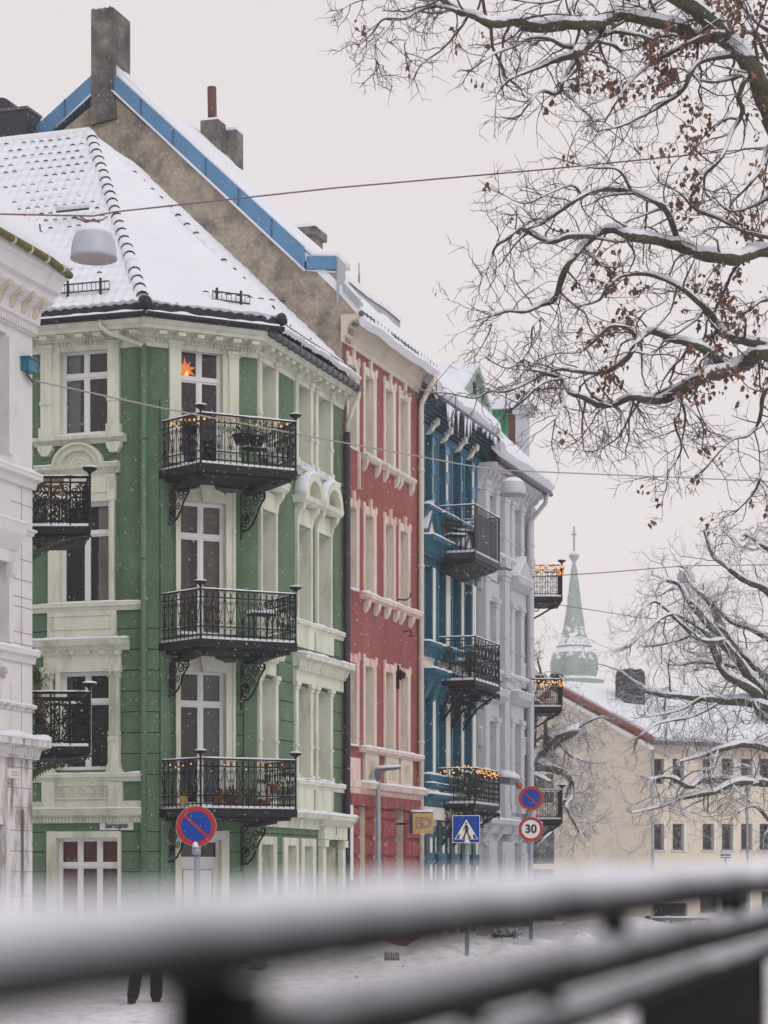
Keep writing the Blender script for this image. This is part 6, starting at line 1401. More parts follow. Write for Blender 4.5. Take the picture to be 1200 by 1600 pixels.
m_ = MB(); q_ = P(543, 1390, 54); f = Face(q_.x + .35, q_.y, 1, 0); m_ = MB(); Z = 52
q_ = P(403, 1414, 47.2); f = Face(q_.x, q_.y, 1, 0); box(m_, f, -.18, .18, -.3, 0, 0, CZ + (HY - 1412) / F * 47.2, M['zinc']); box(m_, f, -.2, .2, -.32, .02, CZ + (HY - 1412) / F * 47.2, CZ + (HY - 1408) / F * 47.2, M['sign_white']); m_.build('letter_box_cabinet', None, 'grey cabinet at the foot of the green house wall', 'cabinet', base=(q_.x, q_.y, 0))

# ------------------------------------------------------------------ things on the balconies and in the windows
def pot(p, r, h, label, m=None, plant=None, ph=.25, seed=0, group='flower pots on the balconies'):
    m = m or M['terracotta']; mb = MB(); mb.lathe(tuple(p), [(r * .7, 0), (r * .95, h * .8), (r * 1.08, h * .82), (r * 1.08, h)], m, 12)
    o = mb.build('flower_pot', None, label, 'flower pot', group, base=tuple(p))
    if plant:
        rg = random.Random(seed); q = MB()
        for i in range(60):
            d = Vector((rg.gauss(0, 1), rg.gauss(0, 1), abs(rg.gauss(.6, .8)))).normalized(); c_ = p + Vector((0, 0, h)) + d * rg.uniform(.3, 1) * ph; e = Vector((rg.gauss(0, 1), rg.gauss(0, 1), rg.gauss(0, 1))).normalized() * .05
            q.add([c_ - e, c_ + d.cross(e) * .6, c_ + e, c_ - d.cross(e) * .6], [(0, 1, 2, 3)], plant)
        q.build('plant', o)
    return o
zb = BZ[2] + .05
def bp(u, n, z=0): return FCc.pt(u, n, zb + z)
pot(bp(2.45, 1.05, .28), .11, .2, 'orange terracotta pot at the right end of the lowest balcony of the green house')
pot(bp(2.3, .75), .22, .16, 'wide brown bowl full of snow below the orange pot', M['wood'])
pot(bp(1.15, 1.1), .12, .2, 'small pinkish clay pot near the left corner post of the lowest balcony', M['terracotta'], M['plant_dry'], .16, 3)
pot(bp(1.38, 1.1), .11, .18, 'small clay pot second from the left corner post of the lowest balcony', M['rust_clay'], M['plant_dry'], .15, 4)
pot(bp(1.65, 1.0), .15, .22, 'pot with a bushy brown plant in the middle of the lowest balcony', M['wood'], M['plant_dry'], .34, 5)
pot(bp(1.95, 1.0), .14, .2, 'dark pot with a low green plant right of the bushy brown plant', M['zinc_dark'], M['plant'], .28, 6)
pot(bp(1.55, .7), .13, .2, 'snow capped white pot behind the bushy brown plant', M['sign_white'], M['plant'], .25, 7)
pot(FCc.pt(.55, .75, BZ[2] + .05), .10, .2, 'yellow pot at the left end of the lowest balcony', M['gold'], M['plant_dry'], .2, 8)
pot(FCc.pt(.62, 1.0, BZ[0] + .62), .14, .16, 'planter with dark green heather hung inside the left end of the top balcony', M['iron'], M['plant'], .26, 9)
pot(FCc.pt(1.72, 1.05, BZ[0] + .50), .20, .2, 'planter with a dark fir bouquet in the middle of the top balcony', M['iron'], M['plant'], .38, 10)
pot(FCc.pt(2.05, 1.05, BZ[0] + .50), .18, .2, 'planter with dry brown flowers right of the fir bouquet on the top balcony', M['iron'], M['plant_dry'], .42, 11)
# benches / snowy table on balconies
def small_table(p, w, h, label, m, name='garden_table', cat='table', back=False):
    mb = MB(); f = Face(p.x, p.y, FCc.u.x, FCc.u.y); o = empty(name, tuple(p), label, cat)
    box(mb, f, -w, w, -w * .7, w * .7, p.z + h - .04, p.z + h, m); mb.build('table_top' if not back else 'seat', o)
    for a in (-1, 1):
        for b_ in (-1, 1): l = MB(); l.tube([f.pt(a * w * .85, b_ * w * .55, p.z), f.pt(a * w * .85, b_ * w * .55, p.z + h - .04)], .018, m, 5); l.build('leg', o)
    if back: l = MB(); [box(l, f, -w, w, -w * .7, -w * .62, p.z + h + .12 + k * .12, p.z + h + .19 + k * .12, m) for k in range(3)]; [box(l, f, a - .02, a + .02, -w * .62, -w * .56, p.z + h - .02, p.z + h + .44, m) for a in (-w * .9, w * .9)]; l.build('backrest', o)
    l = MB(); snowcap(l, f, -w, w, -w * .7, w * .7, p.z + h, .07, w); l.build('snow', o)
small_table(FCc.pt(2.3, .7, BZ[1] + .05), .25, .6, 'small snow covered round table behind the middle balcony rail of the green house', M['iron'])
small_table(FCc.pt(2.2, .55, BZ[0] + .05), .22, .5, 'snow covered stool at the right of the top balcony of the green house', M['iron'], 'stool', 'stool')
q_ = WB[0]; small_table(q_[2] + q_[3] * .22 + Vector((0, .9, q_[0] + .05)), .30, .55, 'brown wooden slatted chair with snow on the upper balcony of the white house', M['wood'], 'balcony_chair', 'chair', True)
q_ = BBZ[0]; small_table(FS.pt(bu + .9, .6, q_ + .07), .34, .6, 'dark table piled with snow on the barred balcony of the blue house', M['iron']); small_table(FS.pt(bu + .35, .45, q_ + .07), .24, .45, 'dark chair left of the snowy table on the barred balcony', M['iron'], 'balcony_chair', 'chair', True)
small_table(FS.pt(bu + 1.0, .6, BBZ[1] + .07), .34, .5, 'blue grey chair with snow on the scrollwork balcony of the blue house', M['blue_seam'], 'balcony_chair', 'chair', True)
# evergreen on the lowest blue balcony
def bush(p, r, h, label, m, name='balcony_bush', cat='plant', n=500, seed=1, leaf=.05, flat=1):
    rg = random.Random(seed); mb = MB(); o = empty(name, tuple(p), label, cat)
    for i in range(n):
        d = Vector((rg.gauss(0, 1), rg.gauss(0, 1), rg.gauss(0, 1))).normalized() * (rg.random() ** .4); c_ = p + Vector((d.x * r, d.y * r * flat, h * .5 + d.z * h * .5)) * 1.0
        e = Vector((rg.gauss(0, 1), rg.gauss(0, 1), rg.gauss(0, 1))).normalized() * leaf; g_ = d.cross(e).normalized() * leaf * .5
        mb.add([c_ - e, c_ + g_, c_ + e, c_ - g_], [(0, 1, 2, 3)], m)
    mb.build('foliage', o); st = MB()
    for i in range(7):
        a = i * .9; st.tube([p, p + Vector((math.cos(a) * r * .3, math.sin(a) * r * .3 * flat, h * .4)), p + Vector((math.cos(a) * r * .7, math.sin(a) * r * .6 * flat, h * .75))], [.02, .014, .006], M['bark'], 4)
    st.build('stem', o); return o
bush(FS.pt(bu + .75, .7, BBZ[2] + .1), .5, .85, 'dense dark evergreen filling the lowest balcony of the blue house', M['plant'], seed=3)
bush(FS.pt(bu + .45, .8, BBZ[1] + .1), .22, .8, 'narrow dark bush in the left corner of the scrollwork balcony', M['plant'], seed=4, n=250)
# potted palm on the lower white balcony
q_ = WB[1]; pp = q_[2] + q_[3] * .20 + Vector((0, .8, q_[0] + .05)); o = empty('potted_palm', tuple(pp), 'yucca palm with spiky green leaves and a leaning brown trunk on the lower white balcony', 'plant')
m_ = MB(); top = P(57, 1068, 40.3); bs = P(72, 1150, 40.3); m_.tube([bs - Vector((0, 0, .15)), bs, (bs + top) / 2 + Vector((.02, 0, 0)), top], [.06, .055, .05, .055], M['wood'], 8); m_.build('trunk', o)
m_ = MB(); rg = random.Random(5)
for i in range(46):
    a = rg.uniform(0, 6.28); el = rg.uniform(-.2, 1.3); L_ = rg.uniform(.25, .5); d = Vector((math.cos(a) * math.cos(el), math.sin(a) * math.cos(el), math.sin(el))); w_ = d.cross(Vector((0, 0, 1))).normalized() * .016
    m1 = top + d * L_ * .55 + Vector((0, 0, .03)); e = top + d * L_ - Vector((0, 0, .12 * math.cos(el)))
    m_.add([top - w_, top + w_, m1 + w_, m1 - w_, e], [(0, 1, 2, 3), (3, 2, 4)], M['plant'])
for i in range(30):
    a = rg.uniform(0, 6.28); e = top + Vector((math.cos(a) * .09, math.sin(a) * .09, -rg.uniform(.15, .4))); w_ = Vector((-math.sin(a), math.cos(a), 0)) * .014
    m_.add([top - w_, top + w_, e], [(0, 1, 2)], M['plant_dry'])
m_.build('leaves', o); m_ = MB(); m_.lathe((bs.x, bs.y, q_[0] + .05), [(.12, 0), (.16, .26), (.17, .3)], M['zinc_dark'], 12); m_.build('pot', o)
# string lights
def string(pts, n, label, m, r=.022, amp=.05, seed=1):
    rg = random.Random(seed); mb = MB(); seg = [(pts[i + 1] - pts[i]).length for i in range(len(pts) - 1)]; T = sum(seg)
    def at(s):
        s *= T
        for i, l in enumerate(seg):
            if s <= l or i == len(seg) - 1: return pts[i] + (pts[i + 1] - pts[i]) * (s / l)
            s -= l
    ps = [at(i / (n * 2)) + Vector((rg.gauss(0, amp * .4), rg.gauss(0, .02), rg.gauss(0, amp))) for i in range(n * 2 + 1)]
    mb.tube(ps, .006, M['iron'], 3); o = mb.build('string_lights', None, label, 'string lights', base=tuple(pts[0])); b = MB(); b.lathe((0, 0, 0), [(r * .3, -r), (r, -r * .3), (r, r * .3), (r * .3, r)], m, 6)
    me = None
    for i in range(n):
        p = ps[2 * i]
        if me is None:
            bo = b.build('bulb', o); me = bo.data; 
            # mesh was offset by the root location: rebuild around its own origin
            for v in me.vertices: v.co += o.location
        else: bo = bpy.data.objects.new('bulb', me); sc.collection.objects.link(bo); bo.parent = o
        bo.location = p - o.location
    return o
zt_ = BZ[0] + .92
string([FCc.pt(.40, .25, zt_), FCc.pt(.68, 1.27, zt_), FCc.pt(2.8, 1.27, zt_)], 22, 'warm string lights along the rail of the top green house balcony', M['bulb'], .028, .04, 1)
string([FCc.pt(.40, .25, BZ[2] + .9), FCc.pt(.68, 1.27, BZ[2] + .9), FCc.pt(2.8, 1.27, BZ[2] + .9)], 12, 'sparse string lights along the rail of the lowest green house balcony', M['bulb_dim'], .02, .04, 2)
string([FS.pt(bu + .05, .1, BBZ[2] + .88), FS.pt(bu + .05, 1.1, BBZ[2] + .88), FS.pt(bu + 2.2, 1.1, BBZ[2] + .84)], 60, 'dense golden string lights wound along the lowest blue house balcony', M['bulb_dim'], .024, .06, 3)
for i, lab in ((0, 'golden string lights wound thickly round the highest balcony at the end of the grey house'), (1, 'golden string lights along the middle balcony at the end of the grey house')):
    zf, h, b0, v = zf_g[i]; string([b0 + Vector((0, 0, zf + h - .08)), b0 + v + Vector((0, 0, zf + h - .1)), b0 + v + Vector((0, 1.4, zf + h - .1))], 80 if i == 0 else 50, lab, M['bulb_dim'], .028, .07 if i == 0 else .05, 7 + i)
zf, h, b0, v = zf_g[1]
bush(b0 + v * .35 + Vector((0, .4, zf + h - .15)), .24, .42, 'round snowy bush on the middle balcony at the end of the grey house', M['conifer'], seed=8, n=250); bush(b0 + v * .85 + Vector((0, .3, zf + h - .05)), .22, .30, 'flat snowy plant at the right corner of the middle end balcony', M['conifer'], seed=9, n=220)
# snowy planter hung on the end of the lowest blue balcony
f = FS; ps_ = MB(); uu = bu + 2.3; box(ps_, FS, uu, uu + .9, 1.14, 1.42, BBZ[2] + .62, BBZ[2] + .80, M['zinc_dark']); o = ps_.build('planter_box', None, 'dark planter box heaped with snow hanging on the outer rail of the lowest blue balcony', 'planter', base=tuple(FS.pt(uu, 1.2, BBZ[2] + .6)))
ps_ = MB(); snowcap(ps_, FS, uu - .05, uu + .95, 1.1, 1.45, BBZ[2] + .8, .16, 3); ps_.build('snow', o); ps_ = MB(); 
for k in range(3): ps_.lathe(tuple(FS.pt(uu + .7 + k * .14, 1.46, BBZ[2] + .50)), [(.03, 0), (.06, .08), (.06, .16), (.02, .18)], M['terracotta'], 8)
ps_.build('ornament', o)
# paper star, lamp and candle in the windows
sc_ = FCc.pt(FCc.U(301), -.42, FCc.Z(301, 571)); o = empty('star_lamp', tuple(sc_), 'glowing orange paper star hanging in the top corner window above the balcony', 'lamp')
mb = MB(); rg = random.Random(2); vn = -FCc.n
for i in range(9):
    a = 2 * math.pi * i / 9 + .25; L_ = .27 if i % 2 == 0 else .22; d = FCc.u * math.cos(a) + Vector((0, 0, math.sin(a))); e = FCc.u * -math.sin(a) + Vector((0, 0, math.cos(a)))
    mb.add([sc_ + e * .062 + d * .03, sc_ - e * .062 + d * .03, sc_ - vn * .08, sc_ + vn * .08, sc_ + d * L_], [(0, 2, 4), (2, 1, 4), (1, 3, 4), (3, 0, 4)], M['star'])
mb.build('star_points', o); mb = MB(); mb.lathe(tuple(sc_ + FCc.n * .03 + Vector((.02, 0, -.10))), [(.02, -.05), (.05, 0), (.02, .05)], M['star_core'], 8); mb.tube([sc_ + Vector((0, 0, .1)), sc_ + Vector((0, 0, .6))], .006, M['iron'], 3); mb.build('bulb', o)
p = FL.pt(FL.U(116), -.55, FL.Z(116, 672)); o = empty('table_lamp', tuple(p), 'table lamp with a white drum shade in the top left window of the green house', 'lamp'); mb = MB(); mb.lathe(tuple(p), [(.10, .20), (.085, .42)], M['shade_cloth'], 16); mb.build('lamp_shade', o); mb = MB(); mb.lathe(tuple(p), [(.06, -.1), (.05, 0), (.02, .05), (.02, .2)], M['iron'], 8); mb.build('lamp_base', o)
p = FL.pt(FL.U(155), -.40, FL.Z(155, 676)); mb = MB(); mb.lathe(tuple(p), [(.018, 0), (.018, .18), (.005, .19)], M['candle'], 8); mb.build('candle', None, 'thin white candle in the right pane of the top left window', 'candle', base=tuple(p))
p = FL.pt(FL.U(148), -.42, FL.Z(148, 643)); mb = MB()
for i in range(5): a = math.pi / 2 + i * 2 * math.pi / 5; e = p + FL.u * math.cos(a) * .09 + Vector((0, 0, math.sin(a) * .09)); s_ = FL.u * -math.sin(a) * .025 + Vector((0, 0, math.cos(a) * .025)); mb.add([p + s_, p - s_, e, p + FL.n * .02], [(0, 3, 2), (3, 1, 2)], M['rust_clay'])
mb.build('paper_star', None, 'small reddish paper star hanging behind the right pane of the top left window', 'star', base=tuple(p))
# ------------------------------------------------------------------ trees
def smooth(pts, k=3, jit=0, rg=None):
    out = []; n = len(pts)
    for i in range(n - 1):
        p0, p1, p2, p3 = pts[max(i - 1, 0)], pts[i], pts[i + 1], pts[min(i + 2, n - 1)]
        for j in range(k):
            t = j / k; q = [.5 * ((2 * p1[c]) + (-p0[c] + p2[c]) * t + (2 * p0[c] - 5 * p1[c] + 4 * p2[c] - p3[c]) * t * t + (-p0[c] + 3 * p1[c] - 3 * p2[c] + p3[c]) * t ** 3) for c in range(len(p1))]
            out.append(q)
    out.append(list(pts[-1])); return out
class Tree:
    def __init__(s, twig, bark, seed, crook=.35, droop=.0, tips=None, snow_min=.012, fine=1.0, cell=1.0, upturn=0):
        s.tw = MB(); s.lb = MB(); s.sn = MB(); s.rg = random.Random(seed); s.twig = twig; s.bark = bark; s.crook = crook; s.droop = droop; s.tips = []; s.snow_min = snow_min; s.fine = fine; s.upturn = upturn; s.dens = 1.0
    def rv(s): g = s.rg.gauss; return Vector((g(0, 1), g(0, 1), g(0, 1)))
    def snow(s, pts, rad):
        run = []; rr = []
        for i, (p, r) in enumerate(zip(pts, rad)):
            t = (pts[min(i + 1, len(pts) - 1)] - pts[max(i - 1, 0)]).normalized()
            lie = 1 - abs(t.z); bare = noise.noise(p * 1.3) > .42
            if r > s.snow_min and lie > .22 and not bare: run.append(p + Vector((0, 0, r * .62))); rr.append(r * (.88 if lie > .4 else .62) * (.9 + .3 * noise.noise(p * 3)) + (.006 if s.upturn == 0 else .018))
            else:
                if len(run) > 1: s.sn.tube(run, rr, M['snow'], 6)
                run = []; rr = []
        if len(run) > 1: s.sn.tube(run, rr, M['snow'], 6)
    def twigs(s, p, d, L, r, lev):
        rg = s.rg; n = max(3, min(8, int(L / (.13 if lev > 0 else .07)))); pts = [p.copy()]; dd = d.copy(); st = L / n
        for i in range(n):
            dd = (dd + s.rv() * (s.crook * .45) + Vector((0, 0, -s.droop * (.12 if i < n * .6 else .02) + s.upturn * (.18 if i > n * .45 else -.05)))).normalized(); pts.append(pts[-1] + dd * st)
        rad = [r * (1 - .65 * i / n) for i in range(n + 1)]
        (s.tw if r < .03 else s.lb).tube(pts, rad, s.twig if r < .03 else s.bark, 3 if r < .012 else 4 if r < .03 else 6, cap=False)
        if r > s.snow_min: s.snow(pts, rad)
        if lev <= 0: s.tips.append((pts[-1], dd)); return
        k = max(2, int(L / (.34 if lev >= 2 else .15) * s.dens * rg.uniform(.8, 1.2)))
        for c in range(k):
            t = .12 + .88 * (c + rg.random() * .8) / k; i = min(n - 1, int(t * n)); q = pts[i] + (pts[i + 1] - pts[i]) * (t * n - i)
            tg = (pts[i + 1] - pts[i]).normalized(); ax = s.rv(); ax = (ax - tg * ax.dot(tg)).normalized(); a = R(rg.uniform(28, 68)); nd = (tg * math.cos(a) + ax * math.sin(a)).normalized()
            L2 = L * rg.uniform(.32, .58) * (1.1 - .4 * t) if lev > 1 else rg.uniform(.10, .32) * s.fine
            s.twigs(q, nd, L2, max(.0055, rad[i] * rg.uniform(.45, .6)), lev - 1)
        s.tips.append((pts[-1], dd))
    def limb(s, pix, Z0, Z1, kids=1.0, rscale=1.0, lev=2, klen=(.8, 1.7), side=None, k0=0.0):
        """pix: (x, y, radius in photo pixels); depth runs from Z0 to Z1 with a wander"""
        n = len(pix); sp = smooth([(x, y, r, Z0 + (Z1 - Z0) * i / (n - 1)) for i, (x, y, r) in enumerate(pix)], 5); ph = s.rg.random() * 9
        pts = []; rad = []
        for i, (x, y, r, z) in enumerate(sp):
            zz = z + .5 * math.sin(i * .35 + ph); p = P(x, y, zz); p += s.rv() * r * .05 / F * zz * 1.2; pts.append(p); rad.append(max(.006, r * rscale / F * zz * (1 + .10 * s.rg.uniform(-1, 1))))
        s.lb.tube(pts, rad, s.bark, 8 if max(rad) > .04 else 6); s.snow(pts, rad)
        T = sum((pts[i + 1] - pts[i]).length for i in range(len(pts) - 1)); k = int(T / .42 * kids * s.dens); acc = 0
        for c in range(k):
            t = k0 + (1 - k0) * (c + s.rg.random()) / k; i = min(len(pts) - 2, int(t * (len(pts) - 1))); tg = (pts[i + 1] - pts[i]).normalized(); ax = s.rv(); ax = (ax - tg * ax.dot(tg)).normalized()
            if side: ax = (ax + side * .8).normalized()
            a = R(s.rg.uniform(35, 75)); nd = (tg * math.cos(a) + ax * math.sin(a)).normalized(); nd.y *= .7
            r0 = min(rad[i] * .5, .03) * s.rg.uniform(.5, 1); s.twigs(pts[i], nd.normalized(), s.rg.uniform(*klen), max(.009, r0), lev)
        # continue the tip
        if rad[-1] < .05:
            tg = (pts[-1] - pts[-3]).normalized()
            for c in range(3): s.twigs(pts[-1], (tg + s.rv() * .4).normalized(), s.rg.uniform(.25, .6), rad[-1] * .8, 2)
        return pts
    def leaves(s, keep, mname, size=(.035, .06), n=(3, 7)):
        mb = MB(); rg = s.rg
        for p, d in s.tips:
            if not keep(p): continue
            for k in range(rg.randint(*n)):
                c = p + s.rv() * .05; dn = (Vector((0, 0, -1)) + s.rv() * .55).normalized(); w = dn.cross(s.rv()).normalized(); L_ = rg.uniform(*size); W_ = L_ * rg.uniform(.35, .6); cu = dn.cross(w) * L_ * .25
                mb.add([c, c + dn * L_ * .55 + w * W_ + cu, c + dn * L_ * 1.5, c + dn * L_ * .55 - w * W_ - cu], [(0, 1, 2), (0, 2, 3)], M[mname])
        return mb
    def build(s, root):
        b = s.lb.build('trunk', root); t = s.tw.build('twigs', root); 
        if s.sn.v: s.sn.build('snow', root)
def px_of(p): return (CX + F * p.x / p.y, HY - F * (p.z - CZ) / p.y)

# --- oak whose limbs reach in from the upper right
Zt = 36.0; bx = P(1360, 0, Zt).x
OK = empty('oak_tree', (bx, Zt, ground_z(bx, Zt)), 'large mossy oak with brown withered leaves and snowy limbs reaching in from upper right', 'tree')
T = Tree(M['twig'], M['bark'], 7, crook=.55, droop=.35, snow_min=.013)
T.lb.tube([P(1385, 1610, Zt), P(1372, 1500, Zt), P(1360, 1250, Zt), P(1350, 950, Zt), P(1345, 700, Zt), P(1335, 560, Zt), P(1300, 400, Zt), P(1262, 290, Zt), P(1225, 215, Zt), P(1205, 180, Zt)], [.62, .46, .40, .37, .35, .33, .28, .25, .21, .18], M['bark'], 14)
T.dens = 1.08
L = T.limb
L([(1205, 180, 17), (1177, 110, 16), (1155, 80, 15), (1133, 58, 14), (1093, 20, 13), (1060, -2, 12), (1010, -35, 9), (950, -60, 6)], 36, 35, .9)
L([(1133, 58, 8), (1087, 57, 9), (1060, 43, 10), (1007, 30, 9.5), (960, 25, 9), (933, 38, 9.5), (887, 37, 9), (843, 43, 9), (800, 33, 8), (767, 37, 7.5), (743, 25, 6), (717, 18, 5.5), (690, -2, 5), (670, -30, 4)], 36, 34, 1.1)
L([(1093, 20, 6), (1060, 5, 6), (1040, -10, 5), (1010, -30, 4)], 36, 37, .8)
L([(717, 18, 3.5), (687, 10, 3), (660, 14, 2.6), (633, 28, 2.2), (600, 30, 1.8), (583, 50, 1.3), (560, 72, 1)], 34.2, 33.6, 1.5, klen=(.4, .9))
L([(687, 10, 2), (650, -6, 1.6), (600, -4, 1.2), (560, 2, 1), (535, 14, .8)], 34.2, 33.8, 1.3, klen=(.3, .7))
L([(633, 28, 1.4), (640, 50, 1.2), (632, 72, 1), (640, 95, .8)], 34, 33.5, 1.6, klen=(.3, .7)); L([(583, 50, 1.2), (585, 80, 1), (592, 105, .9), (598, 120, .7)], 34, 33.6, 1.5, klen=(.2, .5))
L([(942, 38, 7), (930, 58, 7.5), (905, 80, 8), (897, 86, 6), (867, 95, 4), (835, 108, 3), (800, 122, 2.4), (790, 132, 1.5)], 35, 34, 1.3, klen=(.5, 1.1))
L([(903, 88, 4.5), (882, 122, 3.5), (877, 140, 3), (867, 147, 2.6), (845, 143, 2), (830, 158, 1.6), (812, 182, 1.1)], 35, 34, 1.4, klen=(.4, .9)); L([(875, 138, 2.2), (895, 155, 1.8), (915, 175, 1.3), (928, 190, 1)], 35, 34.5, 1.5, klen=(.3, .8))
L([(905, 75, 4), (880, 72, 3.2), (857, 60, 3), (830, 60, 2.2), (800, 74, 2), (770, 85, 1.6), (735, 110, 1.2)], 35, 33.8, 1.4, klen=(.4, 1.0))
L([(945, 55, 4), (960, 50, 3.5), (990, 53, 3), (1020, 62, 2.2)], 35, 35.4, 1.2, klen=(.4, .9)); L([(935, 65, 3), (960, 72, 2.6), (972, 85, 2), (965, 112, 1.3)], 35, 35, 1.3, klen=(.4, .8))
L([(1130, 52, 4), (1110, 53, 3.6), (1067, 73, 3.2), (1017, 100, 2.8), (980, 133, 2.2), (960, 165, 1.6), (945, 190, 1.2)], 35.6, 34.6, 1.4, klen=(.5, 1.1))
L([(1160, 85, 5), (1093, 97, 4), (1067, 140, 3.6), (1033, 165, 3), (1000, 183, 2.4), (965, 198, 1.6), (935, 205, 1.1)], 35.6, 34.5, 1.5, klen=(.5, 1.2))
L([(1170, 110, 5), (1155, 150, 4.4), (1160, 175, 4), (1143, 207, 3.5), (1127, 247, 3), (1103, 272, 2.2), (1100, 295, 1.5)], 35.8, 35, 1.5, klen=(.5, 1.1))
L([(1160, 118, 3), (1120, 128, 2.6), (1095, 125, 2), (1070, 110, 1.4)], 35.8, 35, 1.3, klen=(.4, 1)); L([(1225, 215, 6), (1200, 230, 4), (1190, 262, 3), (1170, 290, 2), (1150, 310, 1.4)], 36, 35.4, 1.6, klen=(.5, 1.2))
L([(1330, 520, 16), (1270, 420, 13), (1200, 392, 10.5), (1150, 403, 10.5), (1100, 397, 10), (1060, 383, 9.5), (1017, 373, 8.5), (987, 370, 7.5), (957, 358, 6.5), (927, 370, 5.6), (900, 397, 5), (880, 427, 4.6), (867, 467, 4.4), (843, 477, 3.8), (820, 487, 3), (795, 486, 2.4), (768, 494, 1.7)], 36, 34, .95, klen=(.5, 1.3), k0=.15)
L([(930, 370, 4.5), (893, 368, 4.2), (860, 378, 4), (827, 363, 3.6), (810, 357, 3), (795, 372, 2.6), (775, 385, 2), (765, 410, 1.5), (750, 445, 1)], 34.8, 33.8, 1.5, klen=(.4, 1.1))
L([(1057, 370, 4.5), (1043, 333, 5), (1027, 317, 5), (987, 300, 4.2), (947, 296, 3.8), (917, 303, 3.2), (880, 327, 2.8), (850, 347, 2.2), (828, 357, 1.5)], 35.4, 34.2, 1.6, klen=(.5, 1.2))
L([(910, 305, 2.5), (893, 290, 2), (862, 300, 1.6), (820, 318, 1.3), (780, 300, 1)], 34.6, 34, 1.7, klen=(.4, 1)); L([(985, 295, 2.6), (965, 265, 2), (925, 262, 1.6), (880, 250, 1.2)], 35, 34.4, 1.6, klen=(.4, 1))
L([(1210, 372, 4), (1167, 363, 3.4), (1127, 343, 3), (1087, 327, 2.4), (1060, 300, 1.6), (1030, 285, 1.2)], 36, 35.2, 1.7, klen=(.5, 1.2)); L([(1215, 300, 4), (1180, 320, 3), (1140, 330, 2), (1110, 300, 1.4)], 36, 36, 1.6, klen=(.5, 1.2))
L([(900, 397, 2.4), (905, 385, 2), (930, 402, 1.9), (942, 415, 1.6), (957, 418, 1.3), (961, 428, 1)], 34.6, 34.4, 1.2, klen=(.3, .6))
L([(1335, 650, 18), (1270, 590, 14), (1200, 553, 12), (1183, 553, 12), (1167, 567, 11.5), (1133, 580, 11), (1100, 588, 10), (1067, 607, 9), (1033, 624, 8), (1007, 623, 7), (987, 620, 6), (960, 631, 5.4), (933, 632, 5), (910, 620, 4.4), (890, 613, 4), (877, 593, 3.6), (850, 583, 3), (830, 578, 2)], 36, 33.8, 1.0, klen=(.5, 1.2), k0=.12)
L([(1140, 580, 7), (1110, 553, 7), (1083, 537, 6.4), (1053, 530, 6), (1017, 518, 5.2), (997, 533, 4.6), (980, 560, 4.2), (950, 580, 4), (925, 582, 3.6), (900, 580, 3), (870, 578, 2), (840, 592, 1.4)], 35.4, 34, 1.3, klen=(.5, 1.1))
L([(1107, 560, 5.5), (1101, 577, 5), (1100, 586, 4)], 35.3, 35.2, .3)
L([(1210, 540, 7), (1160, 532, 7), (1133, 523, 6.4), (1120, 510, 5.6), (1110, 490, 5), (1073, 457, 4.4), (1047, 440, 4), (1007, 428, 3.5), (967, 433, 3), (947, 453, 2.4), (935, 470, 1.8), (905, 478, 1.2)], 36, 34.4, 1.3, klen=(.5, 1.1))
L([(992, 530, 3), (985, 515, 2.8), (955, 510, 2.6), (930, 532, 2.2), (905, 550, 1.8), (870, 552, 1.4), (835, 565, 1)], 34.8, 34, 1.5, klen=(.4, 1)); L([(1047, 445, 2.4), (1038, 470, 2), (1010, 485, 1.6), (995, 505, 1.2)], 35, 34.5, 1.3, klen=(.3, .8))
L([(850, 583, 2.5), (820, 600, 2.2), (790, 612, 2), (765, 612, 1.6), (740, 622, 1.2), (705, 615, 1), (670, 612, .8)], 33.9, 33, 1.7, klen=(.4, .9)); L([(875, 592, 2.2), (845, 600, 2), (822, 622, 1.6), (800, 640, 1.2)], 34, 33.4, 1.6, klen=(.3, .8)); L([(840, 585, 1.6), (815, 570, 1.4), (790, 575, 1.1), (760, 560, .8)], 33.8, 33.2, 1.6, klen=(.3, .8))
L([(832, 480, 2), (843, 495, 1.8), (832, 512, 1.4), (830, 540, 1.1), (815, 565, .8)], 34.2, 33.8, 1.4, klen=(.2, .6)); L([(768, 494, 1.4), (768, 505, 1.3), (764, 520, 1.1), (752, 543, .8)], 34, 33.9, .4, klen=(.1, .3))
L([(1057, 608, 2.6), (1057, 640, 2.4), (1055, 665, 2.1), (1065, 700, 1.6), (1050, 730, 1.2), (1035, 755, .8)], 35, 34.6, 1.8, klen=(.4, 1)); L([(1050, 618, 2), (1080, 640, 1.8), (1098, 665, 1.4), (1097, 700, .9)], 35, 34.8, 1.7, klen=(.3, .9))
L([(960, 632, 2.2), (973, 655, 1.9), (968, 680, 1.5), (950, 695, 1.1), (930, 705, .8)], 34.6, 34, 1.7, klen=(.3, .8)); L([(935, 632, 1.8), (942, 655, 1.6), (950, 680, 1.2)], 34.4, 34, 1.7, klen=(.3, .8)); L([(870, 595, 1.8), (880, 625, 1.5), (868, 655, 1.3), (862, 690, .9)], 34, 33.6, 1.6, klen=(.3, .8)); L([(985, 622, 1.8), (1000, 648, 1.5), (990, 672, 1.1)], 34.6, 34.2, 1.6, klen=(.3, .7))
L([(1260, 560, 6), (1215, 590, 4.5), (1193, 617, 3.6), (1187, 655, 3), (1170, 680, 2.4), (1140, 690, 1.8), (1100, 735, 1.2)], 36, 35, 1.6, klen=(.5, 1.1)); L([(1225, 640, 3), (1205, 700, 2.6), (1190, 740, 2.2), (1178, 770, 1.6), (1150, 800, 1.1)], 36, 35.4, 1.6, klen=(.4, 1)); L([(1225, 470, 4), (1190, 470, 3), (1160, 490, 2), (1130, 480, 1.2)], 36, 35.6, 1.7, klen=(.5, 1.2))
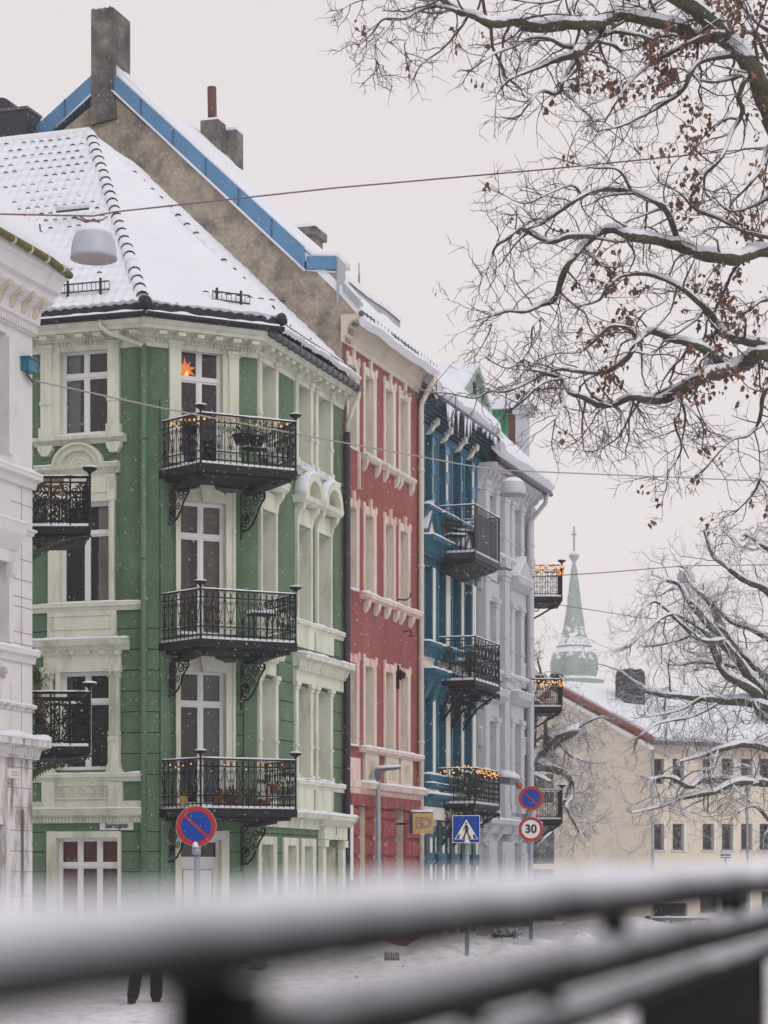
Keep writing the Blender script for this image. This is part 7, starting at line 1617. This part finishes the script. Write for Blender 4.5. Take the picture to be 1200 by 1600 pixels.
L([(1225, 60, 5), (1190, 40, 4), (1165, 15, 3), (1150, -10, 2)], 36, 36, 1.6, klen=(.5, 1.2)); L([(1225, 120, 5), (1200, 90, 4), (1180, 50, 3)], 36, 36.4, 1.6, klen=(.5, 1.2)); L([(985, 0, 3), (960, -5, 2.5), (900, -8, 2), (850, 5, 1.6), (790, -2, 1.2)], 36, 35, 1.7, klen=(.5, 1.2)); L([(1075, -10, 3), (1050, 30, 2.6), (1000, 10, 1.8)], 36, 36, 1.6, klen=(.5, 1.1))
def keep(p):
    x, y = px_of(p)
    if x < 900 or x > 1260: return T.rg.random() < .008
    g = noise.noise(Vector((x * .011, y * .012, 3)))
    k = .30 + .55 * (x - 900) / 300
    return (g > .12 or (g > -.05 and x > 1060)) and T.rg.random() < k * .72 and (y < 620 or T.rg.random() < .2)
lm = T.leaves(keep, 'leaf', (.045, .085), (2, 6)); T.build(OK); lm.build('leaves', OK)

# --- spreading tree at the right edge
Zt = 66.0; bx = P(1330, 0, Zt).x
LT = empty('bare_tree', (bx, Zt, ground_z(bx, Zt)), 'wide bare tree with curling snow covered branches standing at the right edge', 'tree')
T = Tree(M['twig_grey'], M['bark'], 21, crook=.7, droop=.35, snow_min=.016, fine=1.7, upturn=.9); T.dens = 1.2
T.lb.tube([P(1345, 1500, Zt), P(1335, 1400, Zt), P(1325, 1250, Zt), P(1310, 1150, Zt), P(1300, 1050, Zt)], [.75, .55, .5, .45, .4], M['bark'], 12)
L = T.limb; kl = (.9, 2.0)
for pix, a, b in (
    ([(1310, 1180, 18), (1250, 1130, 12), (1200, 1088, 9), (1167, 1047, 8), (1133, 1010, 7), (1100, 967, 6), (1077, 940, 5), (1060, 913, 3.5), (1035, 905, 2)], 66, 63),
    ([(1305, 1120, 16), (1250, 1090, 11), (1200, 1057, 8.5), (1160, 1020, 7.5), (1133, 993, 6.5), (1110, 943, 5), (1083, 917, 3.5), (1070, 895, 2)], 66, 65),
    ([(1300, 1150, 14), (1230, 1130, 9), (1177, 1080, 7.5), (1133, 1053, 6.5), (1115, 1015, 5.5), (1100, 987, 4), (1060, 1000, 2.6), (1020, 1010, 1.6)], 66, 62),
    ([(1310, 1200, 14), (1240, 1130, 9), (1183, 1100, 8), (1133, 1095, 6.5), (1090, 1090, 5.6), (1040, 1086, 4.6), (1010, 1080, 4)], 66, 62),
    ([(1320, 1290, 16), (1250, 1240, 9), (1200, 1223, 7.5), (1150, 1221, 6.5), (1100, 1217, 5.6), (1077, 1230, 4), (1050, 1215, 3), (1020, 1217, 2)], 66, 61),
    ([(1190, 1224, 5), (1150, 1222, 5), (1117, 1237, 4.4), (1067, 1247, 3.6), (1033, 1260, 2.6), (987, 1270, 1.6)], 64, 61),
    ([(1310, 1220, 12), (1230, 1180, 7), (1167, 1163, 5.6), (1130, 1170, 4.6), (1100, 1180, 3.6), (1060, 1190, 2)], 66, 62),
    ([(1300, 1060, 16), (1240, 980, 9), (1200, 925, 6), (1160, 905, 4.8), (1133, 883, 4), (1113, 867, 3), (1100, 830, 1.6)], 66, 65),
    ([(1300, 1050, 18), (1260, 950, 10), (1220, 880, 6), (1190, 850, 4), (1165, 835, 2.4)], 66, 67),
    ([(1300, 1080, 12), (1230, 1020, 7), (1180, 985, 5), (1140, 970, 3.4), (1100, 930, 2)], 67, 68),
    ([(1240, 1130, 7), (1190, 1120, 5), (1160, 1050, 3.6), (1100, 1035, 2.6), (1060, 1040, 1.6)], 67, 66),
    ([(1130, 1000, 4), (1095, 1000, 3.4), (1060, 970, 3), (1025, 940, 2.4), (1000, 955, 1.6)], 63, 61),
    ([(1100, 985, 3), (1050, 960, 2.6), (1010, 985, 2), (985, 1010, 1.4)], 62, 61), ([(1260, 1330, 8), (1210, 1290, 4), (1180, 1260, 2.6), (1150, 1270, 1.6)], 66, 64),
    ([(1290, 1010, 12), (1250, 900, 7), (1230, 840, 4), (1215, 800, 2.4)], 66, 66), ([(1120, 1100, 3), (1080, 1120, 2.4), (1030, 1130, 2), (1000, 1150, 1.4)], 63, 61), ([(1100, 1090, 3), (1060, 1110, 2), (1010, 1120, 1.5)], 62, 61)):
    L(pix, a, b, 1.0, klen=kl, lev=2)
T.build(LT)
# --- small tree behind the grey house
Zt = 84.0; bx = P(812, 0, Zt).x
ST = empty('bare_tree', (bx, Zt, ground_z(bx, Zt)), 'small bare tree with thick snow on its forked limbs, half hidden behind the grey house', 'tree')
T = Tree(M['twig_grey'], M['bark'], 33, crook=.7, droop=.5, snow_min=.016, fine=1.7, upturn=.9); T.dens = 1.5
T.lb.tube([P(815, 1470, Zt), P(815, 1400, Zt), P(822, 1300, Zt), P(828, 1215, Zt), P(830, 1195, Zt)], [.36, .28, .25, .23, .2], M['bark'], 10)
L = T.limb; kl = (.8, 1.9)
for pix in ([(828, 1200, 9), (846, 1173, 9), (862, 1165, 8), (877, 1152, 8), (896, 1143, 7), (905, 1130, 1.5)], [(828, 1200, 8), (850, 1197, 8), (877, 1206, 6), (892, 1219, 4.4), (893, 1246, 3), (885, 1262, 2), (905, 1300, 1.4)],
            [(828, 1190, 6), (832, 1165, 5.6), (835, 1120, 5), (832, 1090, 4), (845, 1060, 2.4), (840, 1030, 1.4)], [(835, 1160, 3), (850, 1150, 3), (868, 1156, 2.6), (888, 1178, 2.2), (915, 1190, 1.6), (935, 1192, 1)], [(850, 1180, 4), (853, 1150, 3.4), (853, 1125, 2.6), (870, 1110, 1.6)],
            [(822, 1210, 5), (840, 1212, 3.6), (860, 1222, 2.4)], [(890, 1225, 2.4), (880, 1260, 2), (870, 1290, 1.5), (850, 1310, 1)], [(895, 1145, 2.5), (915, 1130, 1.8), (940, 1120, 1.2)], [(830, 1100, 2.4), (815, 1060, 2), (835, 1025, 1.2)], [(893, 1240, 2), (910, 1262, 1.6), (925, 1290, 1)]):
    L(pix, Zt, Zt - 1.5, 1.15, klen=kl, lev=2)
T.build(ST)

# ------------------------------------------------------------------ snowy conifer bushes on the bank
def twiggy(px, py, w, h, Z, label, seed):
    rg = random.Random(seed); p = P(px, py, Z); o = empty('snowy_bush', tuple(p), label, 'bush'); mb = MB(); s = MB(); st = MB()
    W_ = w / F * Z; H_ = h / F * Z
    for i in range(46):
        a = rg.uniform(0, 6.28); el = rg.uniform(.15, 1.2); L_ = rg.uniform(.5, 1); d = Vector((math.cos(a) * math.cos(el) * W_, math.sin(a) * math.cos(el) * W_ * .6, math.sin(el) * H_)) * L_
        pts = [p + Vector((rg.gauss(0, W_ * .25), rg.gauss(0, .1), 0)), None, None]; pts[1] = pts[0] + d * .6; pts[2] = pts[0] + d + Vector((0, 0, -.10)); st.tube(pts, [.018, .012, .005], M['bark'], 4)
        for k in range(22):
            t = .2 + .8 * rg.random(); c_ = pts[0] + (pts[2] - pts[0]) * t + Vector((0, 0, .05)); e = Vector((rg.gauss(0, 1), rg.gauss(0, 1), rg.gauss(0, .6))).normalized() * .085; g_ = Vector((rg.gauss(0, 1), rg.gauss(0, 1), rg.gauss(0, 1))).normalized() * .02
            mb.add([c_, c_ + e + g_, c_ + e * 1.3, c_ + e - g_], [(0, 1, 2, 3)], M['conifer'])
        if rg.random() < .55: s.tube([pts[1] - d * .2 + Vector((0, 0, .03)), pts[1] + Vector((0, 0, .05)), pts[2] + Vector((0, 0, .06))], [.05, .09, .03], M['snow'], 6)
    st.build('stem', o); mb.build('foliage', o); s.build('snow', o)
twiggy(912, 1470, 26, 28, 76, 'dark evergreen bush under snow on the bank, right of the speed limit pole', 1)
twiggy(855, 1462, 22, 22, 72, 'low evergreen branches under snow on the bank beside the speed limit pole', 2)
twiggy(790, 1462, 26, 16, 60, 'low dark shrub under snow between the two sign poles', 3)

# ------------------------------------------------------------------ person walking on the snow
def person():
    Z = 33.6; px = 226; s = Z / F; bz = ground_z(P(px, 0, Z).x, Z) - .05; x0 = P(px, 0, Z).x
    o = empty('person', (x0, Z, bz), 'person in dark hooded coat and trousers walking on the snow behind the railing', 'person')
    def sk(name, verts, edges, rad, mt, sub=2):
        me = bpy.data.meshes.new(name); me.from_pydata([Vector(v) for v in verts], edges, []); ob = bpy.data.objects.new(name, me); sc.collection.objects.link(ob); ob.parent = o
        md_ = ob.modifiers.new('skin', 'SKIN'); 
        for i, r in enumerate(rad): me.skin_vertices[0].data[i].radius = (r, r) if not hasattr(r, '__len__') else r
        me.skin_vertices[0].data[0].use_root = True; sb = ob.modifiers.new('sub', 'SUBSURF'); sb.levels = sub; sb.render_levels = sub; me.materials.append(mt); return ob
    if True:
        # body (skin): head, neck, torso, arms, legs; mid-stride
        V = [(0, 0, .92), (0, 0, 1.12), (0, 0, 1.34), (0, .0, 1.47), (0, -.01, 1.56), (0, -.01, 1.66),
             (-.10, 0, .88), (-.16, -.02, .60), (-.17, -.03, .42), (.10, 0, .88), (.10, .08, .60), (.10, .10, .42),
             (-.19, 0, 1.38), (-.25, .03, 1.12), (-.25, -.10, .90), (.19, 0, 1.38), (.26, -.02, 1.12), (.24, .12, .90), (-.17, -.03, .36), (.105, .10, .36)]
        E = [(0, 1), (1, 2), (2, 3), (3, 4), (4, 5), (0, 6), (6, 7), (7, 8), (0, 9), (9, 10), (10, 11), (2, 12), (12, 13), (13, 14), (2, 15), (15, 16), (16, 17), (8, 18), (11, 19)]
        Rr = [(.15, .11), (.14, .10), (.17, .11), .055, .085, .09, .09, .062, .045, .09, .062, .045, .06, .045, .034, .06, .045, .034, .04, .04]
        if not bpy.data.meshes.get('body'): pass
        me = bpy.data.meshes.new('body')
    def make(name, V, E, Rr, mt):
        me = bpy.data.meshes.new(name); me.from_pydata(V, E, []); ob = bpy.data.objects.new(name, me); sc.collection.objects.link(ob); ob.parent = o
        ob.modifiers.new('skin', 'SKIN')
        if not me.skin_vertices: 
            bpy.context.view_layer.objects.active = ob
            bpy.ops.mesh.customdata_skin_add()
        for i, r in enumerate(Rr): me.skin_vertices[0].data[i].radius = (r if hasattr(r, '__len__') else (r, r))
        me.skin_vertices[0].data[0].use_root = True; sb = ob.modifiers.new('sub', 'SUBSURF'); sb.levels = 2; sb.render_levels = 2; me.materials.append(mt); return ob
    b = make('body', V, E, Rr, M['skin'])
    cv = [(0, 0, .80), (0, 0, 1.0), (0, 0, 1.2), (0, 0, 1.38), (-.20, 0, 1.40), (-.27, .03, 1.12), (-.26, -.09, .93), (.20, 0, 1.40), (.28, -.02, 1.12), (.25, .11, .93)]
    make('coat', cv, [(0, 1), (1, 2), (2, 3), (3, 4), (4, 5), (5, 6), (3, 7), (7, 8), (8, 9)], [(.23, .17), (.20, .15), (.19, .14), (.17, .13), .085, .068, .055, .085, .068, .055], M['coat'])
    make('trousers', [(0, 0, .86), (-.10, 0, .82), (-.17, -.03, .50), (-.17, .02, .07), (.10, 0, .82), (.11, .10, .50), (.165, .18, .08)], [(0, 1), (1, 2), (2, 3), (0, 4), (4, 5), (5, 6)], [(.18, .13), .125, .10, .095, .125, .10, .095], M['trousers'])
    make('hood', [(0, .02, 1.45), (0, .03, 1.56), (0, .02, 1.68)], [(0, 1), (1, 2)], [.14, .155, .14], M['coat'])
    for sx, sy, nm in ((-.17, .03, 'boot'), (.17, .18, 'boot')): make(nm, [(sx, sy, .16), (sx, sy, .06), (sx, sy - .14, .05)], [(0, 1), (1, 2)], [.075, .07, .055], M['boot'])
    # gloved hands with five fingers
    for hx, hy, sg in ((-.25, -.11, 1), (.24, .13, -1)):
        V = [(hx, hy, .90), (hx, hy - .01, .84)]; E = [(0, 1)]; Rr = [.028, (.038, .018)]
        for k in range(4):
            a = len(V); yy = hy - .035 + k * .022; ln = (.062, .072, .068, .052)[k]; V += [(hx, yy, .815), (hx + sg * .006, yy, .815 - ln * .5), (hx + sg * .022, yy, .815 - ln)]; E += [(1, a), (a, a + 1), (a + 1, a + 2)]; Rr += [.0105, .0095, .008]
        a = len(V); V += [(hx + sg * .01, hy - .045, .85), (hx + sg * .025, hy - .065, .82)]; E += [(1, a), (a, a + 1)]; Rr += [.012, .0095]; make('glove', V, E, Rr, M['coat'])
person()
bpy.data.objects['person'].scale = (1.0, 1.0, .97); bpy.data.objects['person'].rotation_euler = (0, 0, R(180))

# ------------------------------------------------------------------ railing close to the camera
PA = Vector((-.1673, 1.0, 0)); PB = Vector((.577, 3.45, 0)); RD = (PB - PA).normalized()
RF = Face(PA.x, PA.y, RD.x, RD.y); RLn = (PB - PA).length
def rz(u): return CZ - .0075 + u * .0421 / RLn
RR = empty('railing', tuple(RF.pt(RLn / 2, 0, .62)), 'black metal railing with snow on its rails close to the camera across the bottom', 'railing')
def railbar(u0, u1, dz, h, w, m, name, n=30, bump=0):
    mb = MB(); vs = []
    for i in range(n + 1):
        u = u0 + (u1 - u0) * i / n; z = rz(u) + dz; hh = h + bump * noise.noise(Vector((u * 9, dz * 50, 2)))
        for a, b in ((-w, 0), (-w, hh * .7), (-w * .6, hh), (w * .6, hh), (w, hh * .7), (w, 0)): vs.append(RF.pt(u, a, z + b))
    mb.add(vs, [(6 * i + j, 6 * i + (j + 1) % 6, 6 * i + 6 + (j + 1) % 6, 6 * i + 6 + j) for i in range(n) for j in range(6)] + [(5, 4, 3, 2, 1, 0), tuple(6 * n + j for j in range(6))], m, bool(bump)); return mb.build(name, RR)
K = M['rail_black']
def rtube(u0, dz, r, name, mt='rail_snowy'):
    mb = MB(); mb.tube([RF.pt(u, 0, rz(u) + dz + .0015 * noise.noise(Vector((u * 14, dz * 90, 1)))) for u in [u0 + (3.4 - u0) * i / 90 for i in range(91)]], [r * (1 + .05 * noise.noise(Vector((i * .5, dz * 70, 4)))) for i in range(91)], M[mt], 20); return mb.build(name, RR)
rtube(-.8, -.0255, .0255, 'top_rail'); railbar(-.8, 3.4, -.008, .010, .010, M['snow'], 'snow', 60, .006)
rtube(.35, -.088, .022, 'middle_rail', 'rail_dark')
rtube(.35, -.133, .017, 'lower_rail', 'rail_dark')
def rpost(px, z_top, z_bot, w=.012, name='post'):
    u = RF.U(px); mb = MB(); box(mb, RF, u - w, u + w, -w, w, z_bot, rz(u) + z_top, K); return mb.build(name, RR)
rpost(342, -.051, .62, .022); rpost(960, -.051, rz(RF.U(960)) - .09, .012, 'baluster'); rpost(1140, -.051, rz(RF.U(1140)) - .09, .016, 'baluster'); rpost(1187, -.13, .62, .008)
for px in (600, 740, 860): rpost(px, -.10, .62, .009, 'baluster')
for pa, pb, zt in ((1000, 1190, -.146), (862, 998, -.185)):
    pn = MB(); ua, ub = RF.U(pa), RF.U(pb); vs = [RF.pt(ua, -.004, .66), RF.pt(ub, -.004, .66), RF.pt(ub, -.004, rz(ub) + zt), RF.pt(ua, -.004, rz(ua) + zt)]; pn.prism(vs, RF.n * .008, K); pn.build('panel', RR)

# ------------------------------------------------------------------ leaf litter, falling snow, air
mb = MB(); rg = random.Random(9)
for i in range(150):
    y = rg.uniform(27, 62); x = rg.uniform(-.02, .17) * y; z = ground_z(x, y) + .006; a = rg.uniform(0, 6.28); L_ = rg.uniform(.02, .05); u_ = Vector((math.cos(a), math.sin(a), rg.uniform(-.1, .5))) * L_; v_ = Vector((-math.sin(a), math.cos(a), rg.uniform(-.1, .4))) * L_ * .5
    c_ = Vector((x, y, z + .01)); mb.add([c_ - u_, c_ - v_, c_ + u_, c_ + v_], [(0, 1, 2, 3)], M['leaf'])
mb.build('leaf_litter', None, 'small brown leaves scattered over the trodden snow', 'leaves', kind='stuff')
mb = MB()
for i in range(17000):
    y = 16 + 34 * rg.random() ** .8; x = rg.uniform(-.175, .175) * y; z = CZ + rg.uniform(-.065, .39) * y
    if z < .1: continue
    r_ = rg.uniform(.0022, .0044); c_ = Vector((x, y, z)); d_ = Vector((.25, 0, -1)).normalized() * r_ * rg.uniform(1, 2.0); e_ = Vector((1, 0, .25)).normalized() * r_; f_ = Vector((0, r_, 0))
    mb.add([c_ + d_, c_ + e_, c_ + f_, c_ - e_, c_ - f_, c_ - d_], [(0, 1, 2), (0, 2, 3), (0, 3, 4), (0, 4, 1), (5, 2, 1), (5, 3, 2), (5, 4, 3), (5, 1, 4)], M['flake'])
mb.build('falling_snow', None, 'fine snow falling through the air in front of the houses', 'snowfall', kind='stuff')
sc.cycles.volume_bounces = 4
hm = bpy.data.materials.new('haze_air'); hm.use_nodes = True; hm.node_tree.nodes.clear(); o_ = hm.node_tree.nodes.new('ShaderNodeOutputMaterial'); v_ = hm.node_tree.nodes.new('ShaderNodeVolumePrincipled')
v_.inputs['Color'].default_value = (.96, .96, .98, 1); v_.inputs['Density'].default_value = .0007; v_.inputs['Anisotropy'].default_value = .2; hm.node_tree.links.new(v_.outputs[0], o_.inputs['Volume'])
M['haze'] = hm
mb = MB(); mb.hexa([Vector(v) for v in ((-930, -70, -2.2), (930, -70, -2.2), (930, 2560, -2.2), (-930, 2560, -2.2), (-930, -70, 52), (930, -70, 52), (930, 2560, 52), (-930, 2560, 52))], hm)
mb.build('haze', None, 'pale snowy air that fades the far spire and hill', 'haze', kind='stuff')
